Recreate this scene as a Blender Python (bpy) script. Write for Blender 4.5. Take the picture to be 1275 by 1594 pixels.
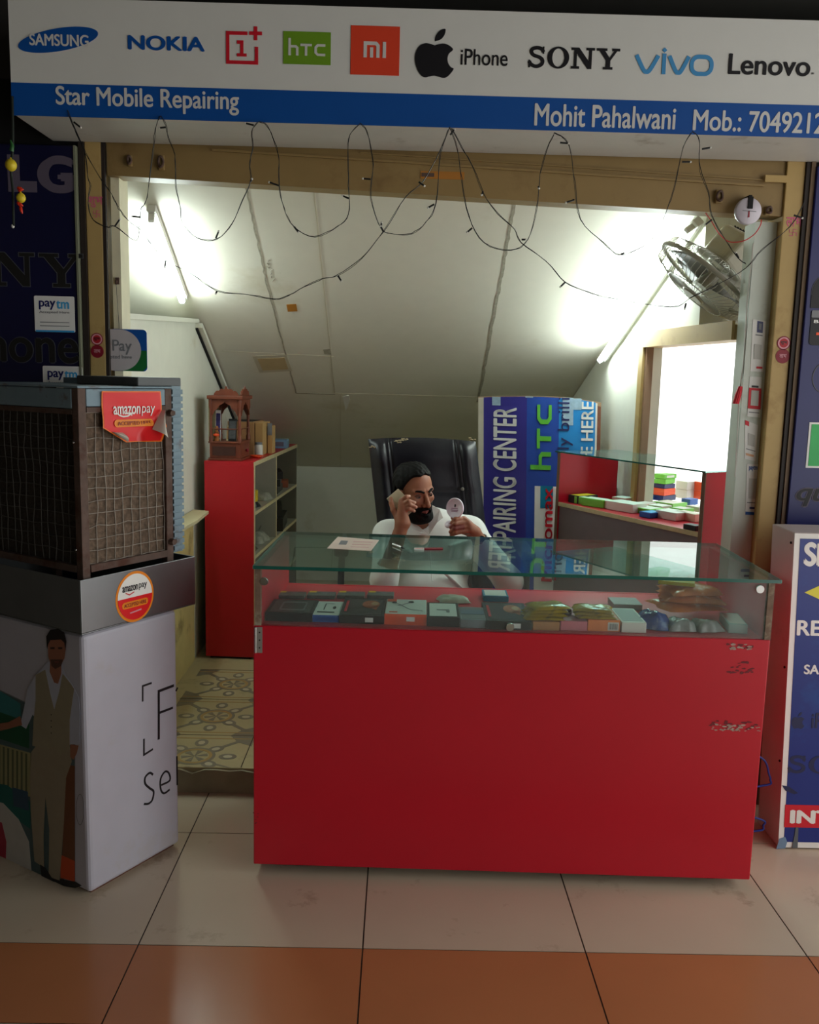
import bpy, math, random
import numpy as np
from mathutils import Vector, Matrix

random.seed(7)
for o in list(bpy.data.objects):
    bpy.data.objects.remove(o)
SC = bpy.context.scene
COL = SC.collection
PI = math.pi

# ------------------------------------------------------------------ camera
W, H = 1275, 1594
FPX, PITCH, ROLL, YAW, CAMH = 1400.0, 0.14756, 0.02484, 0.01212, 1.51651
_cp, _sp, _cy, _sy = math.cos(PITCH), math.sin(PITCH), math.cos(YAW), math.sin(YAW)
_f = Vector((_sy * _cp, _cy * _cp, -_sp))
_r = Vector((_cy, -_sy, 0))
_u = _r.cross(_f)
CR = math.cos(ROLL) * _r + math.sin(ROLL) * _u
CU = -math.sin(ROLL) * _r + math.cos(ROLL) * _u
CF = _f
CAM = Vector((0, 0, CAMH))
cd = bpy.data.cameras.new('camera')
cam = bpy.data.objects.new('camera', cd)
COL.objects.link(cam)
cam.matrix_world = Matrix(((CR.x, CU.x, -CF.x, 0), (CR.y, CU.y, -CF.y, 0), (CR.z, CU.z, -CF.z, CAMH), (0, 0, 0, 1)))
cd.sensor_fit = 'VERTICAL'
cd.sensor_height = 24.0
cd.lens = 24.0 * FPX / H
cd.clip_start = 0.05
SC.camera = cam

# ------------------------------------------------------------------ light
SC.view_settings.view_transform = 'Standard'
SC.view_settings.look = 'None'
SC.view_settings.gamma = 1.0
SC.view_settings.use_curve_mapping = False
SC.view_settings.exposure = 0.0
WORLD_STRENGTH = 2.3
TUBE_STRENGTH = 95.0
w = bpy.data.worlds.new('daylight')
SC.world = w
w.use_nodes = True
w.node_tree.nodes['Background'].inputs[0].default_value = (1.0, 0.985, 0.95, 1)
w.node_tree.nodes['Background'].inputs[1].default_value = WORLD_STRENGTH
SC.cycles.max_bounces = 10
SC.cycles.transparent_max_bounces = 24
SC.cycles.caustics_reflective = False
SC.cycles.caustics_refractive = False
SC.cycles.sample_clamp_indirect = 6.0

# ------------------------------------------------------------------ helpers
def s2l(c):
    c = c / 255.0
    return c / 12.92 if c <= 0.04045 else ((c + 0.055) / 1.055) ** 2.4

MATS = {}
def mat(name, rgb, rough=0.6, metal=0.0, var=0.08, scale=14.0, bump=0.0, spec=0.4, coat=0.0, stain=None, stain_amt=0.0, stain_scale=5.0):
    """procedural Principled material: base colour varied by noise, optional bump and stain patches"""
    if name in MATS:
        return MATS[name]
    m = bpy.data.materials.new(name)
    m.use_nodes = True
    nt = m.node_tree
    b = nt.nodes['Principled BSDF']
    col = [s2l(c) for c in rgb]
    b.inputs['Roughness'].default_value = rough
    b.inputs['Metallic'].default_value = metal
    b.inputs['Specular IOR Level'].default_value = spec
    b.inputs['Coat Weight'].default_value = coat
    tc = nt.nodes.new('ShaderNodeTexCoord')
    no = nt.nodes.new('ShaderNodeTexNoise')
    no.inputs['Scale'].default_value = scale
    no.inputs['Detail'].default_value = 4
    nt.links.new(tc.outputs['Object'], no.inputs['Vector'])
    mx = nt.nodes.new('ShaderNodeMix')
    mx.data_type = 'RGBA'
    mx.inputs[6].default_value = [max(0, c * (1 - var * 1.6)) for c in col] + [1]
    mx.inputs[7].default_value = [min(1, c * (1 + var * 1.6)) for c in col] + [1]
    nt.links.new(no.outputs['Fac'], mx.inputs[0])
    out = mx.outputs[2]
    if stain:
        n2 = nt.nodes.new('ShaderNodeTexNoise')
        n2.inputs['Scale'].default_value = stain_scale
        n2.inputs['Detail'].default_value = 8
        n2.inputs['Roughness'].default_value = 0.65
        nt.links.new(tc.outputs['Object'], n2.inputs['Vector'])
        rp = nt.nodes.new('ShaderNodeMapRange')
        rp.inputs[1].default_value = 0.62 - 0.25 * stain_amt
        rp.inputs[2].default_value = 0.78 - 0.2 * stain_amt
        nt.links.new(n2.outputs['Fac'], rp.inputs[0])
        m2 = nt.nodes.new('ShaderNodeMix')
        m2.data_type = 'RGBA'
        m2.inputs[7].default_value = [s2l(c) for c in stain] + [1]
        nt.links.new(rp.outputs[0], m2.inputs[0])
        nt.links.new(out, m2.inputs[6])
        out = m2.outputs[2]
    nt.links.new(out, b.inputs['Base Color'])
    if bump:
        bp = nt.nodes.new('ShaderNodeBump')
        bp.inputs['Strength'].default_value = bump
        bp.inputs['Distance'].default_value = 0.004
        nt.links.new(no.outputs['Fac'], bp.inputs['Height'])
        nt.links.new(bp.outputs['Normal'], b.inputs['Normal'])
    MATS[name] = m
    return m

def emis(name, rgb, strength):
    if name in MATS:
        return MATS[name]
    m = bpy.data.materials.new(name)
    m.use_nodes = True
    nt = m.node_tree
    nt.nodes.remove(nt.nodes['Principled BSDF'])
    e = nt.nodes.new('ShaderNodeEmission')
    e.inputs[0].default_value = [s2l(c) for c in rgb] + [1]
    e.inputs[1].default_value = strength
    nt.links.new(e.outputs[0], nt.nodes['Material Output'].inputs[0])
    MATS[name] = m
    return m

def glass(name, tint, ior=1.5, haze=0.0, haze_rgb=(200, 220, 215)):
    """clear sheet glass: tinted transparency under a fresnel reflection, an optional diffuse haze over it"""
    if name in MATS:
        return MATS[name]
    m = bpy.data.materials.new(name)
    m.use_nodes = True
    nt = m.node_tree
    nt.nodes.remove(nt.nodes['Principled BSDF'])
    tr = nt.nodes.new('ShaderNodeBsdfTransparent')
    tr.inputs[0].default_value = [s2l(c) for c in tint] + [1]
    gl = nt.nodes.new('ShaderNodeBsdfGlossy')
    gl.inputs['Roughness'].default_value = 0.01
    lw = nt.nodes.new('ShaderNodeLayerWeight')      # Schlick reflectance, the same at both faces of the pane
    lw.inputs[0].default_value = 0.5
    pw = nt.nodes.new('ShaderNodeMath'); pw.operation = 'POWER'; pw.inputs[1].default_value = 5.0
    nt.links.new(lw.outputs['Facing'], pw.inputs[0])
    fr = nt.nodes.new('ShaderNodeMapRange')
    f0 = ((ior - 1) / (ior + 1)) ** 2
    fr.inputs[3].default_value = f0
    fr.inputs[4].default_value = 1.0
    nt.links.new(pw.outputs[0], fr.inputs[0])
    mx = nt.nodes.new('ShaderNodeMixShader')
    nt.links.new(fr.outputs[0], mx.inputs[0])
    nt.links.new(tr.outputs[0], mx.inputs[1])
    nt.links.new(gl.outputs[0], mx.inputs[2])
    out = mx.outputs[0]
    if haze:
        df = nt.nodes.new('ShaderNodeBsdfDiffuse')
        df.inputs[0].default_value = [s2l(c) for c in haze_rgb] + [1]
        no = nt.nodes.new('ShaderNodeTexNoise')
        no.inputs['Scale'].default_value = 9
        no.inputs['Detail'].default_value = 6
        tc = nt.nodes.new('ShaderNodeTexCoord')
        nt.links.new(tc.outputs['Object'], no.inputs['Vector'])
        ml = nt.nodes.new('ShaderNodeMath')
        ml.operation = 'MULTIPLY'
        ml.inputs[1].default_value = haze * 2
        nt.links.new(no.outputs['Fac'], ml.inputs[0])
        m2 = nt.nodes.new('ShaderNodeMixShader')
        nt.links.new(ml.outputs[0], m2.inputs[0])
        nt.links.new(out, m2.inputs[1])
        nt.links.new(df.outputs[0], m2.inputs[2])
        out = m2.outputs[0]
    nt.links.new(out, nt.nodes['Material Output'].inputs[0])
    MATS[name] = m
    return m

# ---- measuring: turn a photograph pixel into the point where its sight line meets a real plane
def _ray(x, y):
    return CR * ((x - W / 2) / FPX) + CU * (-(y - H / 2) / FPX) + CF
def PY(x, y, Y):
    d = _ray(x, y); return CAM + d * (Y / d.y)
def PZ(x, y, z):
    d = _ray(x, y); return CAM + d * ((z - CAMH) / d.z)
def PX(x, y, X):
    d = _ray(x, y); return CAM + d * (X / d.x)
def PP(x, y, P, n):
    d = _ray(x, y); P = Vector(P); n = Vector(n)
    return CAM + d * ((P - CAM).dot(n) / d.dot(n))

class Frame:
    """a flat face of a real object: origin O, right R, up U, outward normal N"""
    def __init__(s, O, R, U):
        s.O = Vector(O); s.R = Vector(R).normalized(); s.U = Vector(U).normalized(); s.N = s.R.cross(s.U).normalized()
    def px(s, x, y):
        p = PP(x, y, s.O, s.N) - s.O
        k = s.R.dot(s.U); a, b = p.dot(s.R), p.dot(s.U)
        return ((a - k * b) / (1 - k * k), (b - k * a) / (1 - k * k))
    def pxs(s, pts):
        return [s.px(*p) for p in pts]
    def pt(s, u, v, d=0.0):
        return s.O + s.R * u + s.U * v + s.N * d
    def box(s, x0, y0, x1, y1):
        """pixel box (left, top, right, bottom) -> u0, v0, u1, v1"""
        xm, ym = (x0 + x1) / 2, (y0 + y1) / 2
        return s.px(x0, ym)[0], s.px(xm, y1)[1], s.px(x1, ym)[0], s.px(xm, y0)[1]

def wloc(o):
    v = Vector((0, 0, 0))
    while o:
        v = v + o.location
        o = o.parent
    return v

def tag(o, label=None, cat=None, group=None, kind=None):
    if label: o['label'] = label
    if cat: o['category'] = cat
    if group: o['group'] = group
    if kind: o['kind'] = kind
    return o

def thing(name, label, cat, loc, rz=0.0, group=None):
    o = bpy.data.objects.new(name, None)
    COL.objects.link(o)
    o.empty_display_size = 0.05
    o.location = Vector(loc)
    o.rotation_euler = (0, 0, rz)
    return tag(o, label, cat, group)

def link_mesh(name, me, mats, parent, local=False, structure=False):
    o = bpy.data.objects.new(name, me)
    COL.objects.link(o)
    for m in (mats if isinstance(mats, (list, tuple)) else [mats]):
        me.materials.append(m)
    if parent is not None:
        o.parent = parent
        if not local:
            L = wloc(parent)
            me.transform(Matrix.Translation(-L))
    elif structure:
        o['kind'] = 'structure'
    else:
        vs = [v.co for v in me.vertices]
        c = Vector(((min(v.x for v in vs) + max(v.x for v in vs)) / 2, (min(v.y for v in vs) + max(v.y for v in vs)) / 2, min(v.z for v in vs)))
        me.transform(Matrix.Translation(-c))
        o.location = c
    return o

class MB:
    def __init__(s):
        s.v = []; s.f = []; s.m = []; s.sm = []
    def add(s, vs, fs, mi=0, smooth=False):
        b = len(s.v)
        s.v += [tuple(v) for v in vs]
        for f in fs:
            s.f.append([i + b for i in f]); s.m.append(mi); s.sm.append(smooth)
        return s
    def box(s, lo, hi, mi=0):
        (a, b, c), (d, e, f) = lo, hi
        vs = [(a, b, c), (d, b, c), (d, e, c), (a, e, c), (a, b, f), (d, b, f), (d, e, f), (a, e, f)]
        return s.add(vs, [(0, 3, 2, 1), (4, 5, 6, 7), (0, 1, 5, 4), (1, 2, 6, 5), (2, 3, 7, 6), (3, 0, 4, 7)], mi)
    def obox(s, O, A, B, C, mi=0):
        """box from corner O along vectors A, B, C"""
        O, A, B, C = Vector(O), Vector(A), Vector(B), Vector(C)
        vs = [O, O + A, O + A + B, O + B, O + C, O + A + C, O + A + B + C, O + B + C]
        fs = [(0, 3, 2, 1), (4, 5, 6, 7), (0, 1, 5, 4), (1, 2, 6, 5), (2, 3, 7, 6), (3, 0, 4, 7)]
        if A.cross(B).dot(C) < 0: fs = [tuple(reversed(f)) for f in fs]
        return s.add(vs, fs, mi)
    def prism(s, pts, D, mi=0):
        """polygon of 3D points extruded along vector D"""
        n = len(pts); D = Vector(D)
        vs = [Vector(p) for p in pts] + [Vector(p) + D for p in pts]
        nrm = Vector((0, 0, 0))
        for i in range(n):
            nrm += vs[i].cross(vs[(i + 1) % n])
        fs = [tuple(range(n - 1, -1, -1)), tuple(range(n, 2 * n))] + [(i, (i + 1) % n, n + (i + 1) % n, n + i) for i in range(n)]
        if nrm.dot(D) < 0: fs = [tuple(reversed(f)) for f in fs]
        return s.add(vs, fs, mi)
    def cyl(s, a, b, r, r2=None, n=16, mi=0, cap=True):
        a, b = Vector(a), Vector(b)
        r2 = r if r2 is None else r2
        d = (b - a).normalized()
        x = d.orthogonal().normalized(); y = d.cross(x)
        vs = []
        for c, rr in ((a, r), (b, r2)):
            for i in range(n):
                t = 2 * PI * i / n
                vs.append(c + (x * math.cos(t) + y * math.sin(t)) * rr)
        base = len(s.v)
        s.add(vs, [(i, (i + 1) % n, n + (i + 1) % n, n + i) for i in range(n)], mi, True)
        if cap:
            s.add(vs[:n], [tuple(range(n - 1, -1, -1))], mi)
            s.add(vs[n:], [tuple(range(n))], mi)
        return s
    def tube(s, pts, r, n=8, mi=0, closed=False):
        pts = [Vector(p) for p in pts]
        N = len(pts)
        up = None
        rings = []
        for i in range(N):
            a = pts[(i - 1) % N] if (closed or i > 0) else pts[i]
            b = pts[(i + 1) % N] if (closed or i < N - 1) else pts[i]
            d = (b - a).normalized()
            if up is None: up = d.orthogonal().normalized()
            up = (up - d * up.dot(d))
            up = up.normalized() if up.length > 1e-6 else d.orthogonal().normalized()
            y = d.cross(up)
            rr = r[i] if isinstance(r, (list, tuple)) else r
            rings.append([pts[i] + (up * math.cos(2 * PI * k / n) + y * math.sin(2 * PI * k / n)) * rr for k in range(n)])
        vs = [v for ring in rings for v in ring]
        fs = []
        M = N if closed else N - 1
        for i in range(M):
            j = (i + 1) % N
            for k in range(n):
                fs.append((i * n + k, i * n + (k + 1) % n, j * n + (k + 1) % n, j * n + k))
        s.add(vs, fs, mi, True)
        if not closed:
            s.add(rings[0], [tuple(range(n - 1, -1, -1))], mi)
            s.add(rings[-1], [tuple(range(n))], mi)
        return s
    def lathe(s, c, prof, axis=(0, 0, 1), n=24, mi=0):
        c = Vector(c); d = Vector(axis).normalized(); x = d.orthogonal().normalized(); y = d.cross(x)
        vs = []
        for r, h in prof:
            for i in range(n):
                t = 2 * PI * i / n
                vs.append(c + d * h + (x * math.cos(t) + y * math.sin(t)) * r)
        fs = [(k * n + i, k * n + (i + 1) % n, (k + 1) * n + (i + 1) % n, (k + 1) * n + i) for k in range(len(prof) - 1) for i in range(n)]
        s.add(vs, fs, mi, True)
        if prof[0][0] > 1e-4: s.add(vs[:n], [tuple(range(n - 1, -1, -1))], mi)
        if prof[-1][0] > 1e-4: s.add(vs[-n:], [tuple(range(n))], mi)
        return s
    def sphere(s, c, r, n=14, mi=0):
        c = Vector(c)
        rx, ry, rz = r if isinstance(r, (list, tuple)) else (r, r, r)
        vs = []
        m = n // 2 + 1
        for j in range(m + 1):
            p = PI * j / m
            for i in range(n):
                t = 2 * PI * i / n
                vs.append(c + Vector((rx * math.sin(p) * math.cos(t), ry * math.sin(p) * math.sin(t), -rz * math.cos(p))))
        fs = [(j * n + i, j * n + (i + 1) % n, (j + 1) * n + (i + 1) % n, (j + 1) * n + i) for j in range(m) for i in range(n)]
        return s.add(vs, fs, mi, True)
    def grid(s, fn, nu, nv, mi=0, smooth=True):
        vs = [fn(i / nu, j / nv) for j in range(nv + 1) for i in range(nu + 1)]
        fs = [(j * (nu + 1) + i, j * (nu + 1) + i + 1, (j + 1) * (nu + 1) + i + 1, (j + 1) * (nu + 1) + i) for j in range(nv) for i in range(nu)]
        return s.add(vs, fs, mi, smooth)
    def build(s, name, mats, parent=None, bevel=0.0, local=False, structure=False, label=None, seg=2):
        me = bpy.data.meshes.new(name)
        me.from_pydata(s.v, [], s.f)
        me.polygons.foreach_set('material_index', s.m)
        me.polygons.foreach_set('use_smooth', s.sm)
        me.update()
        o = link_mesh(name, me, mats, parent, local, structure)
        if bevel:
            b = o.modifiers.new('bevel', 'BEVEL')
            b.width = bevel; b.segments = seg; b.limit_method = 'ANGLE'; b.angle_limit = math.radians(40)
            b.harden_normals = False
        if label: o['label'] = label
        return o

def _curve_mesh(c, name):
    o = bpy.data.objects.new('tmp', c)
    me = bpy.data.meshes.new_from_object(o)
    bpy.data.objects.remove(o)
    bpy.data.curves.remove(c)
    me.name = name
    return me

def flat(name, loops, fr, m, parent, ext=0.0006, lift=0.0, label=None, structure=False):
    """filled outline (holes allowed) in the u, v of a face"""
    c = bpy.data.curves.new('tmp', 'CURVE')
    c.dimensions = '2D'; c.fill_mode = 'BOTH'; c.extrude = ext
    for pts in loops:
        s = c.splines.new('POLY')
        s.points.add(len(pts) - 1)
        for p, a in zip(s.points, pts): p.co = (a[0], a[1], 0, 1)
        s.use_cyclic_u = True
    me = _curve_mesh(c, name)
    O = fr.pt(0, 0, ext + lift)
    me.transform(Matrix(((fr.R.x, fr.U.x, fr.N.x, O.x), (fr.R.y, fr.U.y, fr.N.y, O.y), (fr.R.z, fr.U.z, fr.N.z, O.z), (0, 0, 0, 1))))
    o = link_mesh(name, me, m, parent, structure=structure)
    if label: o['label'] = label
    return o

def text(name, body, fr, box, m, parent, bold=0.0, ext=0.0005, lift=0.0, shear=0.0, rot=0.0, label=None):
    """lettering fitted to the box (u0, v0, u1, v1) of a face; rot = 90 runs upwards"""
    c = bpy.data.curves.new('tmp', 'FONT')
    c.body = body; c.extrude = 0.01; c.shear = shear
    me = _curve_mesh(c, name)
    if bold:        # heavier strokes: the outline thickened by slightly shifted copies
        vs = [v.co.copy() for v in me.vertices]; fs = [list(p.vertices) for p in me.polygons]
        V, F = [], []
        for i, (dx, dy) in enumerate(((0, 0), (bold, 0), (-bold, 0), (0, bold * 0.7), (0, -bold * 0.7))):
            n0 = len(V)
            V += [(v.x + dx, v.y + dy, v.z + 0.0001 * i) for v in vs]
            F += [[j + n0 for j in f] for f in fs]
        me = bpy.data.meshes.new(name)
        me.from_pydata(V, [], F)
        me.update()
    if rot: me.transform(Matrix.Rotation(math.radians(rot), 4, 'Z'))
    xs = [v.co.x for v in me.vertices]; ys = [v.co.y for v in me.vertices]
    u0, v0, u1, v1 = box
    sx = (u1 - u0) / max(1e-6, max(xs) - min(xs)); sy = (v1 - v0) / max(1e-6, max(ys) - min(ys))
    mx, my = min(xs), min(ys)
    for v in me.vertices:
        v.co = fr.pt(u0 + (v.co.x - mx) * sx, v0 + (v.co.y - my) * sy, lift + ext + (ext + (v.co.z - 0.01) * 0.1 if v.co.z > 0 else -ext))
    o = link_mesh(name, me, m, parent)
    if label: o['label'] = label
    return o

def ellipse(cx, cy, rx, ry, rot=0.0, n=40, a0=0.0, a1=360.0):
    out = []
    full = abs(a1 - a0) >= 360
    for i in range(n if full else n + 1):
        t = math.radians(a0 + (a1 - a0) * i / n)
        x, y = rx * math.cos(t), ry * math.sin(t)
        out.append((cx + x * math.cos(rot) - y * math.sin(rot), cy + x * math.sin(rot) + y * math.cos(rot)))
    return out
def rect(u0, v0, u1, v1):
    return [(u0, v0), (u1, v0), (u1, v1), (u0, v1)]
def rrect(u0, v0, u1, v1, r, n=6):
    out = []
    for cx, cy, a in ((u1 - r, v0 + r, -90), (u1 - r, v1 - r, 0), (u0 + r, v1 - r, 90), (u0 + r, v0 + r, 180)):
        for i in range(n + 1):
            t = math.radians(a + 90 * i / n)
            out.append((cx + r * math.cos(t), cy + r * math.sin(t)))
    return out
def stroke(pts, wd, closed=False):
    """outline of a polyline of given width with mitred corners (returns one loop, or two when closed)"""
    n = len(pts)
    P = [Vector((p[0], p[1])) for p in pts]
    L, Rr = [], []
    for i in range(n):
        a = P[i] - P[i - 1] if (i > 0 or closed) else P[1] - P[0]
        b = P[(i + 1) % n] - P[i] if (i < n - 1 or closed) else P[-1] - P[-2]
        a = a.normalized(); b = b.normalized()
        t = (a + b)
        t = t.normalized() if t.length > 1e-6 else a
        nn = Vector((-t.y, t.x))
        k = wd / 2 / max(0.35, nn.dot(Vector((-a.y, a.x))))
        L.append(tuple(P[i] + nn * k)); Rr.append(tuple(P[i] - nn * k))
    return [L, Rr[::-1]] if closed else [L + Rr[::-1]]
def smooth_path(pts, k=5):
    P = [Vector(p) for p in pts]
    out = []
    for i in range(len(P) - 1):
        p0 = P[max(0, i - 1)]; p1 = P[i]; p2 = P[i + 1]; p3 = P[min(len(P) - 1, i + 2)]
        for j in range(k):
            t = j / k
            out.append(0.5 * ((2 * p1) + (p2 - p0) * t + (2 * p0 - 5 * p1 + 4 * p2 - p3) * t * t + (3 * p1 - p0 - 3 * p2 + p3) * t ** 3))
    out.append(P[-1])
    return out

# ------------------------------------------------------------------ materials
M_white = mat('white_vinyl', (220, 221, 216), 0.45, var=0.02)
M_signblue = mat('sign_blue', (12, 80, 160), 0.45, var=0.03)
M_lettergrey = mat('letter_white', (214, 214, 210), 0.5, var=0.02)
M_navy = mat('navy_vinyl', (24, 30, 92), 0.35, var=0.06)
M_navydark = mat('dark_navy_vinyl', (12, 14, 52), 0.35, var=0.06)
M_black = mat('black_print', (18, 17, 22), 0.5, var=0.05)
M_cream = mat('cream_paint', (180, 153, 98), 0.55, var=0.05, stain=(150, 118, 66), stain_amt=0.1)
M_creamdark = mat('shutter_paint', (142, 118, 74), 0.5, var=0.06, stain=(120, 94, 56), stain_amt=0.25)
M_wall = mat('wall_paint', (226, 228, 214), 0.7, var=0.03, bump=0.1, stain=(196, 190, 160), stain_amt=0.12, stain_scale=2.2)
M_slope = mat('ceiling_board', (222, 218, 204), 0.6, var=0.025, stain=(196, 186, 160), stain_amt=0.1, stain_scale=1.3)
M_red = mat('red_laminate', (192, 24, 44), 0.32, var=0.04, scale=4)
M_darkred = mat('deep_red_laminate', (186, 22, 36), 0.4, var=0.04, scale=4)
M_edge = mat('raw_board_edge', (196, 182, 142), 0.7, var=0.12, scale=40)
M_wood = mat('carved_wood', (108, 52, 32), 0.5, var=0.25, scale=22)
M_board = mat('brown_cardboard', (170, 130, 88), 0.8, var=0.08)
M_leather = mat('black_leather', (20, 20, 30), 0.42, var=0.12, bump=0.12, scale=60)
M_steel = mat('brushed_steel', (128, 132, 134), 0.35, 0.85, var=0.08, scale=9)
M_rust = mat('rusty_iron', (92, 74, 66), 0.75, 0.2, var=0.3, scale=30, bump=0.4, stain=(74, 40, 26), stain_amt=0.5, stain_scale=16)
M_bluegrey = mat('bluegrey_paint', (118, 140, 152), 0.55, var=0.12, stain=(92, 66, 52), stain_amt=0.25, stain_scale=14)
M_pad = mat('wood_wool_pad', (96, 80, 66), 0.95, var=0.62, scale=75, bump=1.0)
M_dark = mat('dark_void', (14, 14, 16), 0.8)
M_wire = mat('dark_green_wire', (14, 18, 18), 0.5)
M_chrome = mat('chrome', (190, 190, 190), 0.2, 1.0)
M_plasticw = mat('white_plastic', (216, 214, 206), 0.4, var=0.03)
M_beigeplastic = mat('beige_plastic', (176, 172, 152), 0.45, var=0.05)
M_glass = glass('green_sheet_glass', (224, 247, 242), 1.8, 0.04, (160, 215, 205))  # milky teal haze paints in part of the glass tops' bright reflection
M_glassclear = glass('clear_sheet_glass', (252, 255, 254), 1.4, 0.012)
M_glassedge = mat('glass_edge_green', (22, 92, 82), 0.15, spec=0.6)
M_cling = glass('clear_polythene', (226, 228, 226), 1.4, 0.12)
def paint(name, rgb, rough=0.5, **k):
    return mat(name, rgb, rough, var=k.pop('var', 0.04), **k)
M_print_red = paint('print_red', (206, 26, 44)); M_print_orange = paint('print_orange', (238, 84, 40))
M_print_green = paint('print_green', (112, 158, 34)); M_print_lime = paint('print_lime', (118, 200, 70))
M_print_cyan = paint('print_cyan', (60, 160, 214)); M_print_blue = paint('print_blue', (36, 92, 176))
M_print_white = paint('print_white', (232, 232, 228)); M_print_yellow = paint('print_yellow', (232, 198, 40))
M_print_grey = paint('print_grey', (120, 122, 126)); M_print_teal = paint('print_teal', (0, 118, 150))
M_pink = paint('pink_paint', (206, 92, 130))

# ================================================================== THE SETTING
YS, ZI = 3.118, 0.092           # shop front plane, level of the shop floor
def SZ(Y):                      # the sloping ceiling under the stairs
    return 1.766 - 0.5 * (Y - 4.483)
YB = 6.215                      # back wall
def RX(Y):                      # right-hand wall
    return 1.14 - 0.1095 * (Y - 3.63)

M_tile = mat('beige_floor_tile', (204, 190, 166), 0.22, var=0.05, scale=3, stain=(150, 128, 106), stain_amt=0.08)
M_tileo = mat('terracotta_floor_tile', (186, 122, 80), 0.22, var=0.07, scale=3)
M_grout = mat('grout', (62, 54, 48), 0.9)
b = MB()
b.box((-3.0, -3.0, -0.06), (2.9, YS, -0.0015), 2)
x0, y0, T, g = -0.66969, 2.21622, 0.6, 0.002
ys = [-2.884, -2.284, -1.684, -1.084, -0.484, 0.116, 0.716, 1.316, 1.916, y0, y0 + T, YS + 0.6]
for i in range(-4, 9):
    for a, c in zip(ys[:-1], ys[1:]):
        xa, xb = max(-3.0, x0 + T * (i)), min(2.9, x0 + T * (i + 1))
        c = min(c, YS)
        if xb <= xa: continue
        b.box((xa + g, a + g, -0.004), (xb - g, c - (g if c < YS else 0), 0.0), 1 if abs(a - 1.916) < 1e-3 else 0)
b.build('floor', [M_tile, M_tileo, M_grout], structure=True)

M_innerfloor = mat('inner_floor_tile', (186, 176, 136), 0.3, var=0.08, scale=5, stain=(150, 142, 108), stain_amt=0.25)
M_step = mat('step_stone', (158, 150, 126), 0.75, var=0.2, scale=12, bump=0.5)
inner = MB().prism([(-1.7, YS, -0.05), (1.3, YS, -0.05), (RX(4.1) + 0.09, 4.1, -0.05), (RX(6.4) + 0.09, 6.4, -0.05), (-1.7, 6.4, -0.05)], (0, 0, ZI + 0.05)).build('floor_inner', M_innerfloor, structure=True)
# chipped stone riser under the doorway
b = MB()
top = [(-1.0 + 0.045 * i, ZI - 0.004 - 0.010 * abs(math.sin(i * 1.7)) * (i % 3 == 0) - 0.008 * (i % 5 == 1)) for i in range(52)]
b.prism([(-1.0, YS - 0.012, 0.0), (1.295, YS - 0.012, 0.0)] + [(x, YS - 0.012, z) for x, z in reversed(top)], (0, 0.0115, 0))
b.build('trim_1', M_step, structure=True)
# medallion pattern printed on the shop's cement tiles
FL = Frame((0, 0, ZI), (1, 0, 0), (0, 1, 0))
M_tp1 = mat('tile_slate', (132, 128, 112), 0.35, var=0.12); M_tp2 = mat('tile_ochre', (176, 146, 90), 0.35, var=0.12); M_tp3 = mat('tile_pale', (196, 190, 164), 0.35, var=0.06)
_flat0 = flat
def flat_floor(nm, loops, *a, **k):
    return _flat0(nm, [[(u, max(v, YS + 0.003)) for u, v in l] for l in loops], *a, **k)
for k in range(3):
    cx, cyy = -0.747, 3.2165 + 0.401 * k
    for dx, dy in ((1, 1), (1, -1), (-1, 1), (-1, -1)):
        # corner quarter stars and diagonal bands
        flat_floor('tile_pattern', [[(cx + dx * 0.198, cyy + dy * 0.198), (cx + dx * 0.198, cyy + dy * 0.10), (cx + dx * 0.15, cyy + dy * 0.13), (cx + dx * 0.125, cyy + dy * 0.125), (cx + dx * 0.13, cyy + dy * 0.15), (cx + dx * 0.10, cyy + dy * 0.198)]], FL, M_tp1, inner, 0.0002)
        flat_floor('tile_pattern', stroke([(cx + dx * 0.05, cyy + dy * 0.05), (cx + dx * 0.15, cyy + dy * 0.15)], 0.018), FL, M_tp1, inner, 0.0002, 0.0001)
    lp = []
    for j in range(8):
        t = j * PI / 4
        r0 = 0.125 if j % 2 == 0 else 0.095
        lp.append(ellipse(cx + r0 * math.cos(t), cyy + r0 * math.sin(t), 0.034, 0.026, t, 18))
    for e in lp:
        flat_floor('tile_pattern', [e], FL, M_tp1, inner, 0.0002, 0.0002)
        mx_, my_ = sum(p[0] for p in e) / len(e), sum(p[1] for p in e) / len(e)
        flat_floor('tile_pattern', [[(mx_ + (p[0] - mx_) * 0.5, my_ + (p[1] - my_) * 0.5) for p in e]], FL, M_tp3, inner, 0.0002, 0.0005)
    flat_floor('tile_pattern', [ellipse(cx, cyy, 0.078, 0.078), ellipse(cx, cyy, 0.066, 0.066)], FL, M_tp1, inner, 0.0002, 0.0006)
    flat_floor('tile_pattern', [ellipse(cx, cyy, 0.066, 0.066), ellipse(cx, cyy, 0.054, 0.054)], FL, M_tp2, inner, 0.0002, 0.0006)
    for j in range(6):
        t = j * PI / 3
        flat_floor('tile_pattern', [[(cx, cyy), (cx + 0.05 * math.cos(t), cyy + 0.05 * math.sin(t)), (cx + 0.05 * math.cos(t + 0.5), cyy + 0.05 * math.sin(t + 0.5))]], FL, M_tp1, inner, 0.0002, 0.0006)
    for yy in (-0.175, 0.165):
        flat_floor('tile_pattern', [rect(cx - 0.198, cyy + yy, cx + 0.198, cyy + yy + 0.008)], FL, M_tp2, inner, 0.0002, 0.0001)
    flat_floor('tile_pattern', [rect(cx - 0.2, cyy + 0.199, cx + 0.2, cyy + 0.202)], FL, M_grout, inner, 0.0002, 0.0007)
flat_floor('tile_pattern', [rect(cx + 0.1895, 3.125, cx + 0.1925, 4.3)], FL, M_grout, inner, 0.0002, 0.0007)

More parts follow.
